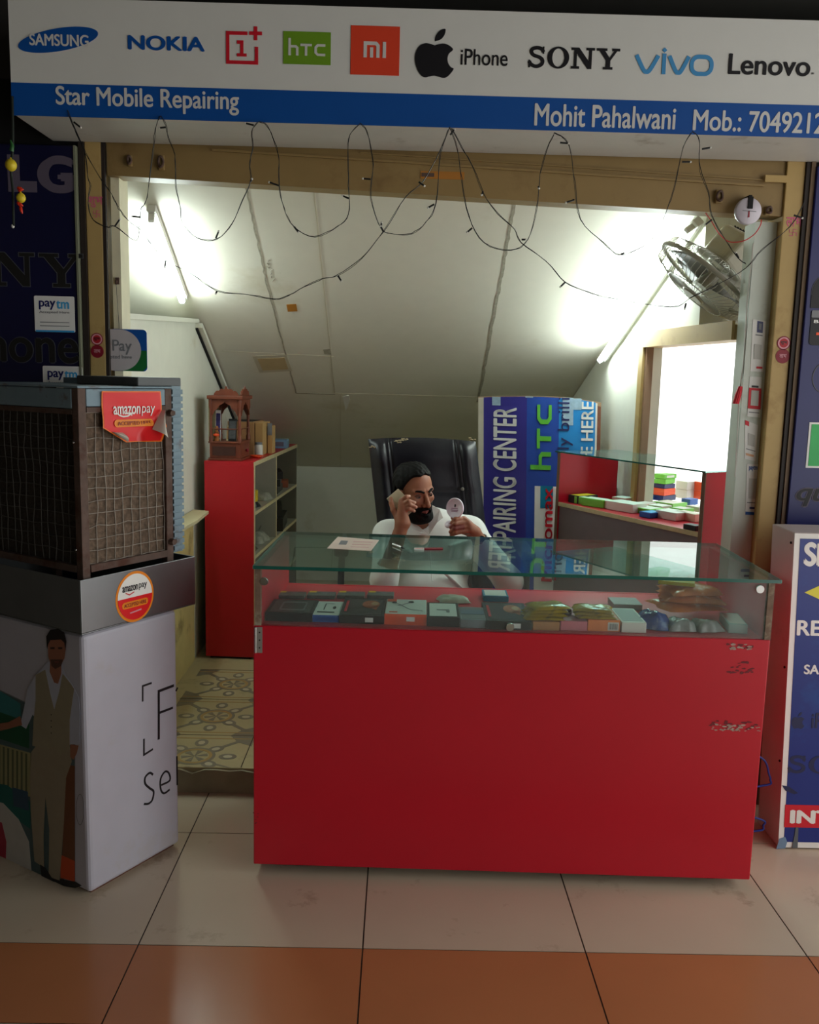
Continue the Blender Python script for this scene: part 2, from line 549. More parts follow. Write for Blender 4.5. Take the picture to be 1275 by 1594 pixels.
# ceiling of the arcade, its dark upper wall, and unseen left and back walls added to block light
M_conc = mat('dark_concrete', (62, 60, 58), 0.8, var=0.15, scale=6)
MB().box((-3.0, -3.0, 2.80), (2.9, YS + 0.1, 2.9)).build('ceiling', M_conc, structure=True)
b = MB().box((-3.0, YS, 2.45), (2.6, YS + 0.1, 2.8))
b.build('wall_front_top', M_conc, structure=True)
MB().box((-1.3, 2.93, 2.70), (2.6, YS - 0.001, 2.74)).build('trim_2', mat('beam_paint', (96, 96, 92), 0.6), structure=True)
MB().box((-2.3, -3.0, 0), (-2.2, YS - 0.001, 2.8)).build('wall_left_light_block', mat('light_block_wall', (84, 78, 70), 0.8), structure=True)  # added out of view, near and dark, to cut the light at left
MB().box((-2.3, -3.1, 0), (2.8, -3.001, 2.8)).build('wall_back_light_block', mat('light_block_wall', (84, 78, 70)), structure=True)  # added behind the camera so light comes only from the right
MB().box((-3.0, YS, 0), (-1.061, YS + 0.09, 2.45)).build('wall_front_left', M_dark, structure=True)
MB().box((1.352, YS, 0), (2.6, YS + 0.1, 2.45)).build('wall_front_right', M_dark, structure=True)
pl = MB().box((-1.061, 3.108, 0), (-1.0065, 3.24, 2.45)).build('trim_3', M_cream, structure=True, bevel=0.003)
pr = MB().box((1.262, 3.108, 0), (1.324, 3.24, 2.45)).build('trim_4', M_cream, structure=True, bevel=0.003)
b = MB().box((-1.079, 3.10, 0), (-1.0615, 3.117, 2.3)).box((-1.006, 3.108, ZI), (-0.9955, 3.125, 2.3))
b.build('trim_5', mat('dark_guide_rail', (40, 32, 28), 0.6), structure=True)
b = MB().box((1.3245, 3.10, 0), (1.338, 3.117, 2.3), 0).box((1.3385, 3.095, 0), (1.352, 3.117, 2.3), 1)
b.build('trim_6', [mat('dark_guide_rail', (40, 32, 28)), mat('brown_guide_rail', (112, 92, 70), 0.6)], structure=True)
# lintel / rolled shutter box
b = MB()
b.prism([(-0.99, 3.119, 2.157), (1.261, 3.119, 2.084), (1.261, 3.119, 2.45), (-0.99, 3.119, 2.45)], (0, 0.08, 0))
A, B2 = PY(330, 231, 3.11), PY(1190, 287, 3.11)
b.obox(A, B2 - A, (0, 0.0085, 0), (0, 0, -0.007))
A, B2 = PY(560, 238, 3.112), PY(1190, 281, 3.112)
b.obox(A, B2 - A, (0, 0.0065, 0), (0, 0, 0.004))
lint = b.build('trim_7', M_creamdark, structure=True)
A = PY(1191, 283, 3.10)
MB().obox(A, (0.075, 0, 0), (0, 0.0078, 0), (0, 0, 0.022)).build('trim_8', M_cream, structure=True)
# sloping ceiling
b = MB()
b.prism([(-1.7, 3.2, SZ(3.2)), (1.45, 3.2, SZ(3.2)), (1.45, 3.55, SZ(3.55)), (RX(3.55) + 0.085, 3.55, SZ(3.55)), (RX(YB) + 0.085, YB + 0.1, SZ(YB + 0.1)), (-1.7, YB + 0.1, SZ(YB + 0.1))], (0, 0, 0.03))
slope = b.build('ceiling_inner', M_slope, structure=True)
SF = Frame((0, 4.483, 1.766), (1, 0, 0), (0, -2, 1))    # its lower face, normal down into the room
if SF.N.z > 0: SF.N = -SF.N
def SPX(x, y): return PP(x, y, SF.O, SF.N)
# joint strips between the boards
def strip_on_slope(p0, p1, wd, m, nm='board_joint', jag=0.0):
    a, c = SF.px(*p0), SF.px(*p1)
    n = 24
    pts = []
    for i in range(n + 1):
        t = i / n
        pts.append((a[0] + (c[0] - a[0]) * t + random.uniform(-jag, jag), a[1] + (c[1] - a[1]) * t))
    return flat(nm, stroke(pts, wd), SF, m, slope, 0.0006)
M_joint = mat('board_joint', (158, 152, 136), 0.8, var=0.3, scale=60)
M_jointl = mat('pale_joint', (196, 188, 168), 0.7)
strip_on_slope((382, 284), (415, 440), 0.008, M_joint, jag=0.003); strip_on_slope((415, 440), (461, 612), 0.008, M_joint, jag=0.003)
strip_on_slope((488, 292), (521, 612), 0.006, M_jointl, jag=0.001)
strip_on_slope((801, 318), (775, 460), 0.012, M_joint, jag=0.003); strip_on_slope((775, 460), (744, 626), 0.014, M_joint, jag=0.004)
strip_on_slope((461, 612), (522, 614), 0.008, M_joint, jag=0.001); strip_on_slope((522, 612), (742, 618), 0.004, M_jointl)
strip_on_slope((345, 546), (520, 555), 0.003, M_jointl)
strip_on_slope((530, 614), (530, 734), 0.003, M_jointl)
# traces on the boards: a patched hatch, peeled tape, flakes
def patch(pxs, m, nm, lift=0.0): return flat(nm, [SF.pxs(pxs)], SF, m, slope, 0.0008, lift)
M_patch = mat('hatch_board', (186, 164, 124), 0.7)
patch([(393, 554), (446, 552), (455, 577), (404, 580)], M_jointl, 'hatch_frame'); patch([(401, 558), (443, 556), (449, 574), (409, 576)], M_patch, 'hatch', 0.0016)
patch([(446, 474), (461, 473), (463, 484), (448, 485)], mat('brown_tape', (170, 112, 40), 0.5), 'tape_scrap')
patch([(503, 544), (514, 543), (516, 552), (505, 551)], M_joint, 'tape_scrap')
patch([(533, 617), (543, 615), (545, 622), (541, 634), (538, 639), (536, 628)], M_print_white, 'paint_flake')
for i in range(7):
    patch([(416 + i * 0.7 + random.uniform(-3, 8), 404 + i * 5)] * 1 + [(419 + i, 406 + i * 5), (417 + i, 408 + i * 5)], M_joint, 'stain_spot')
# back wall, left low wall with its block, right wall with the side opening
MB().box((-1.7, YB, ZI), (1.3, YB + 0.1, SZ(YB) - 0.005)).build('wall_back', M_wall, structure=True)
b = MB()
X1 = -1.012
poly = [(X1, 3.25, ZI), (X1, YB - 0.002, ZI), (X1, YB - 0.002, SZ(YB) - 0.004), (X1, 4.475, 1.762), (X1, 3.25, 1.705)]
b.prism(poly, (-0.12, 0, 0))
wl = b.build('wall_left', M_wall, structure=True)
M_yellow = mat('yellowed_paint', (206, 190, 128), 0.7, var=0.08, stain=(128, 108, 70), stain_amt=0.35, stain_scale=4)
MB().box((X1 + 0.0005, 3.25, ZI + 0.001), (X1 + 0.007, 4.36, 0.835)).build('baseboard_left', M_yellow, structure=True)
b = MB()
b.obox((X1 + 0.0005, 3.25, 1.700), (0.02, 0, 0), (0, 1.225, 0.057), (0, 0, 0.02), 0)
d = Vector((0, YB - 4.478, SZ(YB) - 1.766))
b.obox((X1 + 0.0005, 4.478, 1.735), (0.035, 0, 0), d, (0, 0, 0.022), 0)
b.obox((X1 + 0.0005, 4.478, 1.726), (0.012, 0, 0), d, (0, 0, 0.0085), 1)
b.build('trim_9', [M_wall, M_dark], structure=True)
MB().box((-1.75, 3.21, ZI), (-1.701, YB, SZ(3.2) - 0.01)).build('wall_left_outer', M_wall, structure=True)
b = MB()
def rw(pts):
    b.prism([(RX(Y), Y, z) for Y, z in pts], (0.09, 0, 0))
rw([(4.12, ZI), (YB - 0.003, ZI), (YB - 0.003, SZ(YB) - 0.004), (4.12, SZ(4.12) - 0.004)])
b.build('wall_right', M_wall, structure=True)
b = MB()
rw([(3.552, 1.735), (4.119, 1.735), (4.119, SZ(4.12) - 0.004), (3.552, SZ(3.552) - 0.004)])
b.box((RX(3.55) + 0.091, 3.5525, 1.735), (1.45, 3.59, SZ(3.6) - 0.006))
b.build('wall_right_upper', M_wall, structure=True)
b = MB()
b.prism([(RX(3.25) - 0.012, 3.25, 1.68), (RX(4.13) - 0.012, 4.13, 1.68), (RX(4.13) - 0.012, 4.13, 1.748), (RX(3.25) - 0.012, 3.25, 1.748)], (0.011, 0, 0), 0)
b.prism([(RX(3.25) + 0.0, 3.25, 1.68), (RX(4.11) + 0.0, 4.11, 1.68), (RX(4.11) + 0.0, 4.11, 1.734), (RX(3.25) + 0.0, 3.25, 1.734)], (0.09, 0, 0), 0)
b.prism([(RX(4.09) - 0.012, 4.085, ZI), (RX(4.135) - 0.012, 4.135, ZI), (RX(4.135) - 0.012, 4.135, 1.679), (RX(4.09) - 0.012, 4.085, 1.679)], (0.011, 0, 0), 0)
b.box((RX(4.09), 4.06, ZI), (RX(4.09) + 0.03, 4.118, 1.679), 1)
wf = b.build('window_1', [M_cream, mat('brown_frame', (150, 120, 96), 0.6)], structure=True)
M_pier = mat('pier_paint', (206, 214, 204), 0.6, var=0.03, bump=0.1, stain=(170, 172, 158), stain_amt=0.12)
MB().box((1.187, 3.15, ZI), (1.2615, 3.245, 2.07)).build('trim_10', M_pier, structure=True)
MB().box((-0.9905, 3.15, ZI), (-0.962, 3.245, 2.2)).build('trim_11', mat('pier_cream', (222, 218, 190), 0.6, stain=(190, 180, 140), stain_amt=0.15), structure=True)

# ================================================================== THE SHOP SIGN
YF = 2.80
sign = thing('shop_sign', 'long white fascia signboard with a blue band and phone makers\' emblems above the shop opening', 'sign', (0.45, 2.96, 2.255))
b = MB().box((-1.163, YF + 0.004, 2.257), (2.2, 3.107, 2.578))
b.build('cabinet', mat('sign_cabinet', (198, 196, 190), 0.5, var=0.04, stain=(150, 140, 128), stain_amt=0.1), sign, bevel=0.004)
FS = Frame((-1.163, YF, 2.257), (1, 0, 0), (0, 0, 1))
flat('face', [rect(0.0, 0.0, 3.363, 0.321)], FS, M_white, sign, 0.0015)
FS = Frame((-1.163, YF - 0.003, 2.257), (1, 0, 0), (0, 0, 1))
v0 = FS.px(635, 197)[1]; v1 = FS.px(635, 146)[1]
flat('band', [rect(0.0, v0, 3.363, v1)], FS, M_signblue, sign, 0.0004, label='blue band')
FB = Frame((-1.163, YF - 0.004, 2.257), (1, 0, 0), (0, 0, 1))
def sb(x0, y0, x1, y1): return FB.box(x0, y0, x1, y1)
text('lettering', 'Star Mobile Repairing', FB, sb(87, 137.5, 372, 176), M_lettergrey, sign, bold=0.018, label='white shop title lettering')
text('lettering', 'Mohit Pahalwani', FB, sb(832, 164, 1052, 199), M_lettergrey, sign, bold=0.018, label='white owner name lettering')
text('lettering', 'Mob.: 7049212', FB, sb(1079, 173, 1284, 206), M_lettergrey, sign, bold=0.018, label='white telephone lettering')
# blue ellipse emblem
e0 = FB.px(90.5, 62)
k = abs(FB.px(640, 100)[0] - FB.px(540, 100)[0]) / 100      # metres per pixel on the face
flat('emblem', [ellipse(e0[0], e0[1], 63 * k, 16.5 * k, math.radians(10.5), 60)], FB, M_signblue, sign, 0.0004, label='tilted blue ellipse emblem')
text('lettering', 'SAMSUNG', FB, sb(46, 53.5, 138, 72), M_lettergrey, sign, bold=0.022, lift=0.001, label='white capitals on the ellipse')
text('lettering', 'NOKIA', FB, sb(199, 56, 319, 79), M_signblue, sign, bold=0.035, label='blue wide capitals')
# red square with a plus
u0, v0, u1, v1 = sb(352, 49, 402, 100)
t_ = 5.2 * k
lp = [(u1 - t_ * 3.2, v1), (u0, v1), (u0, v0), (u1, v0), (u1, v1 - t_ * 4.2), (u1 - t_, v1 - t_ * 4.2), (u1 - t_, v0 + t_), (u0 + t_, v0 + t_), (u0 + t_, v1 - t_), (u1 - t_ * 3.2, v1 - t_)]
flat('emblem', [lp], FB, M_print_red, sign, 0.0004, label='red open square emblem')
c0 = FB.px(398, 52); r_ = 10 * k
flat('emblem', [rect(c0[0] - r_, c0[1] - t_ / 2, c0[0] + r_, c0[1] + t_ / 2)], FB, M_print_red, sign, 0.0004, label='red plus bar')
flat('emblem', [rect(c0[0] - t_ / 2, c0[1] - r_, c0[0] + t_ / 2, c0[1] + r_)], FB, M_print_red, sign, 0.0004, 0.0001, label='red plus bar')
u0, v0, u1, v1 = sb(369, 63, 384, 88)
flat('emblem', [[(u0 + 5 * k, v0 + 4.5 * k), (u0 + 5 * k, v1 - 5 * k), (u0, v1 - 5 * k), (u0, v1), (u0 + 10 * k, v1), (u0 + 10 * k, v0 + 4.5 * k), (u1, v0 + 4.5 * k), (u1, v0), (u0, v0), (u0, v0 + 4.5 * k)]], FB, M_print_red, sign, 0.0004, label='red figure one')
# green block with lower-case letters
flat('emblem', [rect(*sb(441, 49.5, 515, 100.5))], FB, M_print_green, sign, 0.0004, label='green block emblem')
def htc_letters(fr, O, s, m, parent, lift, rot=False, wd=0.14):
    """h T C drawn with even strokes; unit height 1, width 2.1"""
    def tr(p):
        x, y = p
        return (O[0] - y * s[1], O[1] + x * s[0]) if rot else (O[0] + x * s[0], O[1] + y * s[1])
    wm = wd
    h = stroke([(0.07, 0), (0.07, 1)], wm) , stroke([(0.07, 0.52), (0.42, 0.52), (0.5, 0.44), (0.5, 0)], wm)
    t = stroke([(0.68, 0.62), (1.32, 0.62)], wm), stroke([(1.0, 0.62), (1.0, 0)], wm)
    c = (stroke([(2.08, 0.62), (1.66, 0.62), (1.54, 0.5), (1.54, 0.19), (1.66, 0.07), (2.08, 0.07)], wm),)
    for grp in (h, t, c):
        for i, lps in enumerate(grp):
            flat('lettering', [[tr(p) for p in l] for l in lps], fr, m, parent, 0.0004, lift + i * 0.0001)
u0, v0, u1, v1 = sb(449, 60, 507, 87)
htc_letters(FB, (u0, v0), ((u1 - u0) / 2.1, (v1 - v0)), M_lettergrey, sign, 0.001)
# orange square emblem
flat('emblem', [rect(*sb(546, 40.5, 622, 117))], FB, mat('sign_orange', (226, 70, 42), 0.45, var=0.03), sign, 0.0004, label='orange square emblem')
u0, v0, u1, v1 = sb(566, 65, 601, 90)
ww = u1 - u0
for l in (stroke([(u0 + 2.6 * k, v0), (u0 + 2.6 * k, v1 - 2.6 * k), (u0 + ww * 0.55, v1 - 2.6 * k), (u0 + ww * 0.64, v1 - 6 * k), (u0 + ww * 0.64, v0)], 5.2 * k),
          stroke([(u0 + ww * 0.36, v0), (u0 + ww * 0.36, v1 - 8.5 * k)], 5.0 * k), stroke([(u1 - 2.6 * k, v0), (u1 - 2.6 * k, v1)], 5.2 * k)):
    flat('emblem', l, FB, M_lettergrey, sign, 0.0004, 0.001, label='white strokes of the orange square emblem')
# black bitten fruit
def fruit(fr, bx, m, parent, lift=0.0):
    u0, v0, u1, v1 = bx
    X = lambda a: u0 + (u1 - u0) * a
    Yv = lambda a: v0 + (v1 - v0) * a
    body = [(0.5, 0.66), (0.62, 0.69), (0.75, 0.70), (0.88, 0.66), (0.97, 0.585), (0.87, 0.50), (0.835, 0.40), (0.86, 0.30), (0.93, 0.225), (1.0, 0.195), (0.94, 0.11), (0.84, 0.025), (0.74, 0.0), (0.62, 0.02), (0.5, 0.04), (0.38, 0.02), (0.27, 0.0), (0.17, 0.04), (0.06, 0.17), (0.0, 0.35), (0.02, 0.51), (0.10, 0.63), (0.22, 0.69), (0.34, 0.695)]
    pts = smooth_path([(X(a), Yv(c), 0) for a, c in body] + [(X(0.5), Yv(0.66), 0)], 4)[:-1]
    flat('emblem', [[(p.x, p.y) for p in pts]], fr, m, parent, 0.0004, lift, label='fruit emblem with a bite')
    leaf = [(0.50, 0.74), (0.52, 0.85), (0.62, 0.96), (0.755, 1.0), (0.75, 0.90), (0.66, 0.79)]
    pts = smooth_path([(X(a), Yv(c), 0) for a, c in leaf] + [(X(0.5), Yv(0.74), 0)], 4)[:-1]
    flat('emblem', [[(p.x, p.y) for p in pts]], fr, m, parent, 0.0004, lift, label='leaf of the fruit emblem')
fruit(FB, sb(646, 44.5, 707, 121), M_black, sign)
text('lettering', 'iPhone', FB, sb(717.5, 77, 790.5, 102), M_black, sign, bold=0.004, label='black thin lettering')
# black slab capitals, drawn as outlines
def slab_letters(fr, bx, word, m, parent, lift=0.0, ratio=0.94, outline=None, nm='lettering'):
    u0, v0, u1, v1 = bx
    hgt = v1 - v0
    wds = {'S': 0.80, 'O': 1.05, 'N': 1.12, 'Y': 1.12}
    tot = sum(wds[c] for c in word) + 0.10 * (len(word) - 1)
    sx = (u1 - u0) / tot
    x = u0
    for ch in word:
        wv = wds[ch]
        def T(p, x=x): return (x + p[0] * sx, v0 + p[1] * hgt)
        loops = []
        if ch == 'O':
            loops = [[T(p) for p in ellipse(0.525, 0.5, 0.525, 0.52, 0, 44)], [T(p) for p in ellipse(0.525, 0.5, 0.29, 0.43, 0, 44)]]
        elif ch == 'N':
            loops = [[T(p) for p in [(0, 0), (0.40, 0), (0.40, 0.12), (0.27, 0.12), (0.27, 0.72), (0.80, 0), (0.99, 0), (0.99, 0.88), (1.12, 0.88), (1.12, 1), (0.72, 1), (0.72, 0.88), (0.85, 0.88), (0.85, 0.36), (0.37, 1), (0, 1), (0, 0.88), (0.13, 0.88), (0.13, 0.12), (0, 0.12)]]]
        elif ch == 'Y':
            loops = [[T(p) for p in [(0.33, 0), (0.79, 0), (0.79, 0.12), (0.67, 0.12), (0.67, 0.42), (0.98, 0.88), (1.12, 0.88), (1.12, 1), (0.74, 1), (0.74, 0.88), (0.83, 0.88), (0.62, 0.56), (0.40, 0.88), (0.50, 0.88), (0.50, 1), (0, 1), (0, 0.88), (0.13, 0.88), (0.45, 0.42), (0.45, 0.12), (0.33, 0.12)]]]
        elif ch == 'S':
            pts = smooth_path([(0.70, 0.74, 0), (0.62, 0.88, 0), (0.40, 0.94, 0), (0.17, 0.87, 0), (0.13, 0.72, 0), (0.25, 0.58, 0), (0.50, 0.50, 0), (0.66, 0.38, 0), (0.66, 0.20, 0), (0.50, 0.08, 0), (0.28, 0.07, 0), (0.10, 0.18, 0), (0.04, 0.30, 0)], 4)
            loops = [[T(p) for p in l] for l in stroke([(p.x, p.y) for p in pts], 0.17)]
            flat(nm, [[T(p) for p in rect(0.66, 0.66, 0.74, 1.0)]], fr, m, parent, 0.0004, lift + 0.0001)
            flat(nm, [[T(p) for p in rect(0.0, 0.0, 0.08, 0.36)]], fr, m, parent, 0.0004, lift + 0.0001)
        flat(nm, loops, fr, m, parent, 0.0004, lift, label='black slab capital' if m is M_black else None)
        if outline:
            for l in loops:
                flat(nm, stroke(l, 0.0022, True), fr, outline, parent, 0.0004, lift + 0.0004)
        x += (wv + 0.10) * sx
slab_letters(FB, sb(823, 74, 965, 107), 'SONY', M_black, sign)
# blue rounded lower-case word
M_vivo = paint('sign_lightblue', (72, 150, 206))
u0, v0, u1, v1 = sb(989, 84, 1111, 116)
ws, hs = (u1 - u0), (v1 - v0)
vw = 6.2 * k
def arc_v(a, c): return [(p.x, p.y) for p in smooth_path([(u0 + ws * a, v1 - vw / 2, 0), (u0 + ws * (a + (c - a) * 0.34), v0 + vw * 1.0, 0), (u0 + ws * (a + c) / 2, v0 + vw * 0.45, 0), (u0 + ws * (a + (c - a) * 0.66), v0 + vw * 1.0, 0), (u0 + ws * c, v1 - vw / 2, 0)], 5)]
for pts in (arc_v(0.01, 0.29), arc_v(0.43, 0.68)):
    flat('lettering', stroke(pts, vw), FB, M_vivo, sign, 0.0004, label='light blue rounded letter')
flat('lettering', stroke([(u0 + ws * 0.365, v0), (u0 + ws * 0.365, v1)], vw), FB, M_vivo, sign, 0.0004, label='light blue rounded letter')
iu = u0 + ws * 0.365
flat('lettering', [[(iu - 4 * k, v1 + 5 * k), (iu, v1 + 1.5 * k), (iu + 4 * k, v1 + 5 * k), (iu, v1 + 9 * k)]], FB, M_vivo, sign, 0.0004, label='light blue dot')
flat('lettering', stroke(rrect(u0 + ws * 0.72, v0 + vw * 0.3, u1 - vw / 2, v1 - vw * 0.5, hs * 0.36), vw, True), FB, M_vivo, sign, 0.0004, label='light blue rounded letter')
text('lettering', 'Lenovo', FB, sb(1134, 85, 1262, 117.5), M_black, sign, bold=0.018, label='black bold lettering')
text('lettering', 'TM', FB, sb(1263, 113, 1267, 116), M_black, sign)

# ================================================================== WIRES OF FAIRY LIGHTS
YW = 2.782
WN = [0]
def wire_thing(label, paths, bulbs, r=0.0010):
    YW = 2.790 - 0.009 * WN[0]; WN[0] += 1
    P0 = PY(*paths[0][0], YW)
    t = thing('fairy_light_string', label, 'string lights', (P0.x, P0.y, P0.z), 0, 'unlit fairy light wires hung from the sign')
    b = MB()
    for p in paths:
        pts = smooth_path([PY(x, y, YW + 0.004 * math.sin(i * 1.3)) for i, (x, y) in enumerate(p)], 4)
        b.tube([q + Vector((random.uniform(-.0012, .0012), 0, random.uniform(-.0012, .0012))) for q in pts], r, 6)
        b.tube([q + Vector((0.0022 * math.sin(i * 0.5), 0.002, 0.0022 * math.cos(i * 0.33))) for i, q in enumerate(pts)], r * 0.8, 5)
    b.build('wire', M_wire, t)
    for (x, y, dx, dy) in bulbs:
        a = PY(x, y, YW); c = PY(x + dx, y + dy, YW)
        o = MB().cyl(a, c, 0.0028, 0.0026, 8, 0).sphere(c + (c - a) * 0.08, 0.0034, 8, 1).build('bulb', [M_wire, M_plasticw], t)
    return t
wire_thing('dark fairy light wire, leftmost loop crossing the left cream pillar',
    [[(105, 172), (112, 192), (132, 237), (137, 276), (140, 290), (137, 316), (145, 342), (166, 353), (179, 352), (211, 375), (216, 358), (219, 326), (229, 308), (238, 232), (242, 200), (250, 181)]],
    [(179, 352, 7, -10), (219, 338, -12, -1), (115, 190, 10, 8)])
wire_thing('thin dark fairy light wire, loop hanging in front of the left tube light',
    [[(250, 181), (258, 195), (262, 213), (272, 240), (273, 289), (281, 324), (285, 348), (307, 370), (338, 372), (362, 348), (377, 312), (390, 281), (389, 253), (393, 230), (392, 205), (402, 190)]],
    [(336, 371, 4, -10), (258, 198, -9, 1), (390, 283, 2, -4)])
wire_thing('thin dark fairy light wire, second loop hanging above the orange tape scrap',
    [[(402, 190), (415, 195), (428, 222), (434, 245), (434, 289), (442, 324), (458, 353), (489, 368), (526, 352), (543, 334), (542, 289), (542, 238), (545, 210), (560, 192)]],
    [(434, 289, -14, -5), (458, 353, 6, 8), (543, 309, -9, -4), (395, 195, -12, -3)])
wire_thing('thin dark fairy light wire, loop hanging left of the middle of the opening',
    [[(560, 192), (570, 203), (578, 232), (581, 257), (577, 308), (593, 355), (613, 364), (640, 363), (663, 346), (679, 317), (685, 241), (700, 198)]],
    [(577, 279, -11, -1), (593, 355, 1, -8), (676, 318, -9, 5)])
wire_thing('dark fairy light wire, loop hanging just right of the middle of the opening',
    [[(700, 198), (711, 230), (719, 278), (730, 336), (753, 378), (796, 390), (822, 373), (835, 325), (841, 272), (853, 230), (863, 207)]],
    [(735, 355, -7, 6), (838, 290, 1, 3), (701, 210, 6, -8)])
wire_thing('dark fairy light wire, widest loop before the right half of sloping ceiling',
    [[(863, 207), (885, 225), (895, 283), (904, 341), (939, 378), (965, 397), (1002, 383), (1023, 360), (1039, 325), (1050, 293), (1063, 230), (1078, 205)]],
    [(894, 311, -12, 4), (972, 394, -6, 2), (1062, 252, 12, 0), (872, 222, 12, 1)])
wire_thing('thin dark fairy light wire, loop falling in front of the wall fan',
    [[(1078, 205), (1088, 218), (1090, 262), (1103, 299), (1108, 336), (1130, 374), (1150, 402), (1161, 410)]],
    [(1108, 342, -10, 8), (1093, 232, 12, -2), (1150, 402, -4, -8)])
wire_thing('long low swag of dark fairy light wire from left pillar to middle',
    [[(108, 182), (132, 237), (158, 279), (171, 297), (184, 324), (200, 344), (219, 358), (237, 382), (258, 405), (299, 427), (338, 453), (385, 458), (420, 464), (440, 464), (475, 446), (503, 434), (526, 428), (562, 402), (597, 361), (632, 306), (658, 283), (685, 235), (698, 202)]],
    [(526, 429, 5, 8), (338, 453, -2, 4), (258, 405, -1, 10), (597, 361, -4, -8), (652, 283, 8, 6)])
wire_thing('long low swag of dark fairy light wire from middle to right pillar',
    [[(703, 200), (719, 230), (738, 262), (753, 301), (775, 333), (801, 357), (812, 378), (849, 405), (880, 439), (917, 455), (944, 463), (1044, 478), (1076, 463), (1118, 442), (1161, 418), (1187, 389), (1230, 352), (1253, 312)]],
    [(880, 439, -7, 7), (1068, 472, -2, 8), (752, 298, -2, 5), (812, 373, 6, 0), (1236, 335, 12, 4)])

# ================================================================== BLUE SIDE PANELS
M_mauve = mat('mauve_letter', (92, 84, 100), 0.5); M_darkletter = mat('dark_letter', (26, 26, 24), 0.45, var=0.1); M_outline = mat('grey_outline', (74, 76, 84), 0.5)
P = thing('wall_sign', 'dark navy side panel with grey and black lettering left of the shop opening', 'sign', (-1.6, 3.1, 1.2))
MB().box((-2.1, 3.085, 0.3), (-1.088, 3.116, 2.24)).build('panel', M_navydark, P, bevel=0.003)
MB().box((-1.0875, 3.08, 0.3), (-1.081, 3.116, 2.24)).build('edge_strip', mat('pale_strip', (120, 124, 104), 0.5), P)
FLP = Frame((-2.1, 3.0845, 0.3), (1, 0, 0), (0, 0, 1))
text('lettering', 'G', FLP, FLP.box(58, 242, 118, 301), M_mauve, P, bold=0.06, label='mauve bold capital')
u0, v0, u1, v1 = FLP.box(12, 241, 57, 299)
flat('lettering', [[(u0, v0), (u1, v0), (u1, v0 + (v1 - v0) * 0.3), (u0 + (u1 - u0) * 0.42, v0 + (v1 - v0) * 0.3), (u0 + (u1 - u0) * 0.42, v1), (u0, v1)]], FLP, M_mauve, P, label='mauve bold capital')
slab_letters(FLP, FLP.box(-142, 392, 130, 445), 'SONY', M_darkletter, P, 0.0, outline=M_outline)
text('lettering', 'iPhone', FLP, FLP.box(-74, 506, 123, 565), M_outline, P, bold=0.032)
text('lettering', 'iPhone', FLP, FLP.box(-72.8, 507.2, 121.8, 563.8), M_darkletter, P, bold=0.018, lift=0.001)

def pay_sticker(label, x0, y0, x1, y1, group):
    fr = Frame(PY((x0 + x1) / 2, (y0 + y1) / 2, 3.0832), (1, 0, 0), (0, 0, 1))
    bx = fr.box(x0, y0, x1, y1)
    t = thing('payment_sticker', label, 'sticker', fr.pt((bx[0] + bx[2]) / 2, bx[1]), 0, group)
    flat('card', [rrect(*bx, 0.005)], fr, M_print_white, t)
    W_, H_ = bx[2] - bx[0], bx[3] - bx[1]
    R_ = lambda a, b_, c, d_: (bx[0] + W_ * a, bx[1] + H_ * b_, bx[0] + W_ * c, bx[1] + H_ * d_)
    text('lettering', 'pay', fr, R_(0.12, 0.62, 0.53, 0.87), M_navy, t, bold=0.022, lift=0.0012)
    text('lettering', 'tm', fr, R_(0.55, 0.65, 0.87, 0.88), M_print_cyan, t, bold=0.022, lift=0.0012)
    text('lettering', 'Accepted Here', fr, R_(0.12, 0.5, 0.87, 0.59), M_print_grey, t, lift=0.0012)
    for a in (0.27, 0.17):
        flat('small_print', stroke([(bx[0] + W_ * 0.13, bx[1] + H_ * a), (bx[0] + W_ * 0.86, bx[1] + H_ * a)], H_ * 0.02), fr, M_print_grey, t, lift=0.0012)
    flat('stripe', [rect(*R_(0.02, 0.0, 0.98, 0.05))], fr, M_print_cyan, t, lift=0.0012)
    return t
pay_sticker('white square payment sticker with blue bottom stripe, between the dark letter rows of left panel', 54, 461, 116.5, 517, 'payment stickers on the navy panel')
pay_sticker('white payment sticker half hidden behind the air cooler top', 67.5, 570, 129, 628, 'payment stickers on the navy panel')

P = thing('wall_sign', 'bright navy side panel with green block and script lettering right of the opening', 'sign', (1.7, 3.1, 1.2))
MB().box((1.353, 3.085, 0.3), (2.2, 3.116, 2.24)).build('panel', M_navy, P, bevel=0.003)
FRP = Frame((1.353, 3.0845, 0.3), (1, 0, 0), (0, 0, 1))
# outlines of dark letters cut by the picture edge
def bx_(x0, y0, x1, y1): return FRP.box(x0, y0, x1, y1)
c0 = FRP.px(1285, 455); kk = FRP.px(1275, 455)[0] - FRP.px(1265, 455)[0]; kk /= 10
flat('lettering', [ellipse(c0[0], c0[1], 22 * kk, 26 * kk)], FRP, M_outline, P); flat('lettering', [ellipse(c0[0], c0[1], 20.5 * kk, 24.5 * kk)], FRP, M_black, P, lift=0.001)
flat('lettering', [rect(*bx_(1262, 460, 1310, 480))], FRP, M_black, P, lift=0.0008)
c0 = FRP.px(1284, 588)
flat('lettering', [ellipse(c0[0], c0[1], 20 * kk, 24 * kk), ellipse(c0[0], c0[1], 18.6 * kk, 22.6 * kk)], FRP, M_outline, P)
flat('phone_print', [rrect(*bx_(1261, 484, 1320, 538), 0.012)], FRP, M_black, P, lift=0.001, label='printed dark phone picture')
flat('phone_print', [rrect(*bx_(1263, 484, 1320, 495), 0.004)], FRP, M_print_grey, P, lift=0.0022)
text('lettering', 'B', FRP, bx_(1266.5, 498, 1274, 503), M_print_white, P, lift=0.0022, bold=0.03)
flat('phone_print', [rect(*bx_(1270, 518, 1300, 522))], FRP, M_print_orange, P, lift=0.0022)
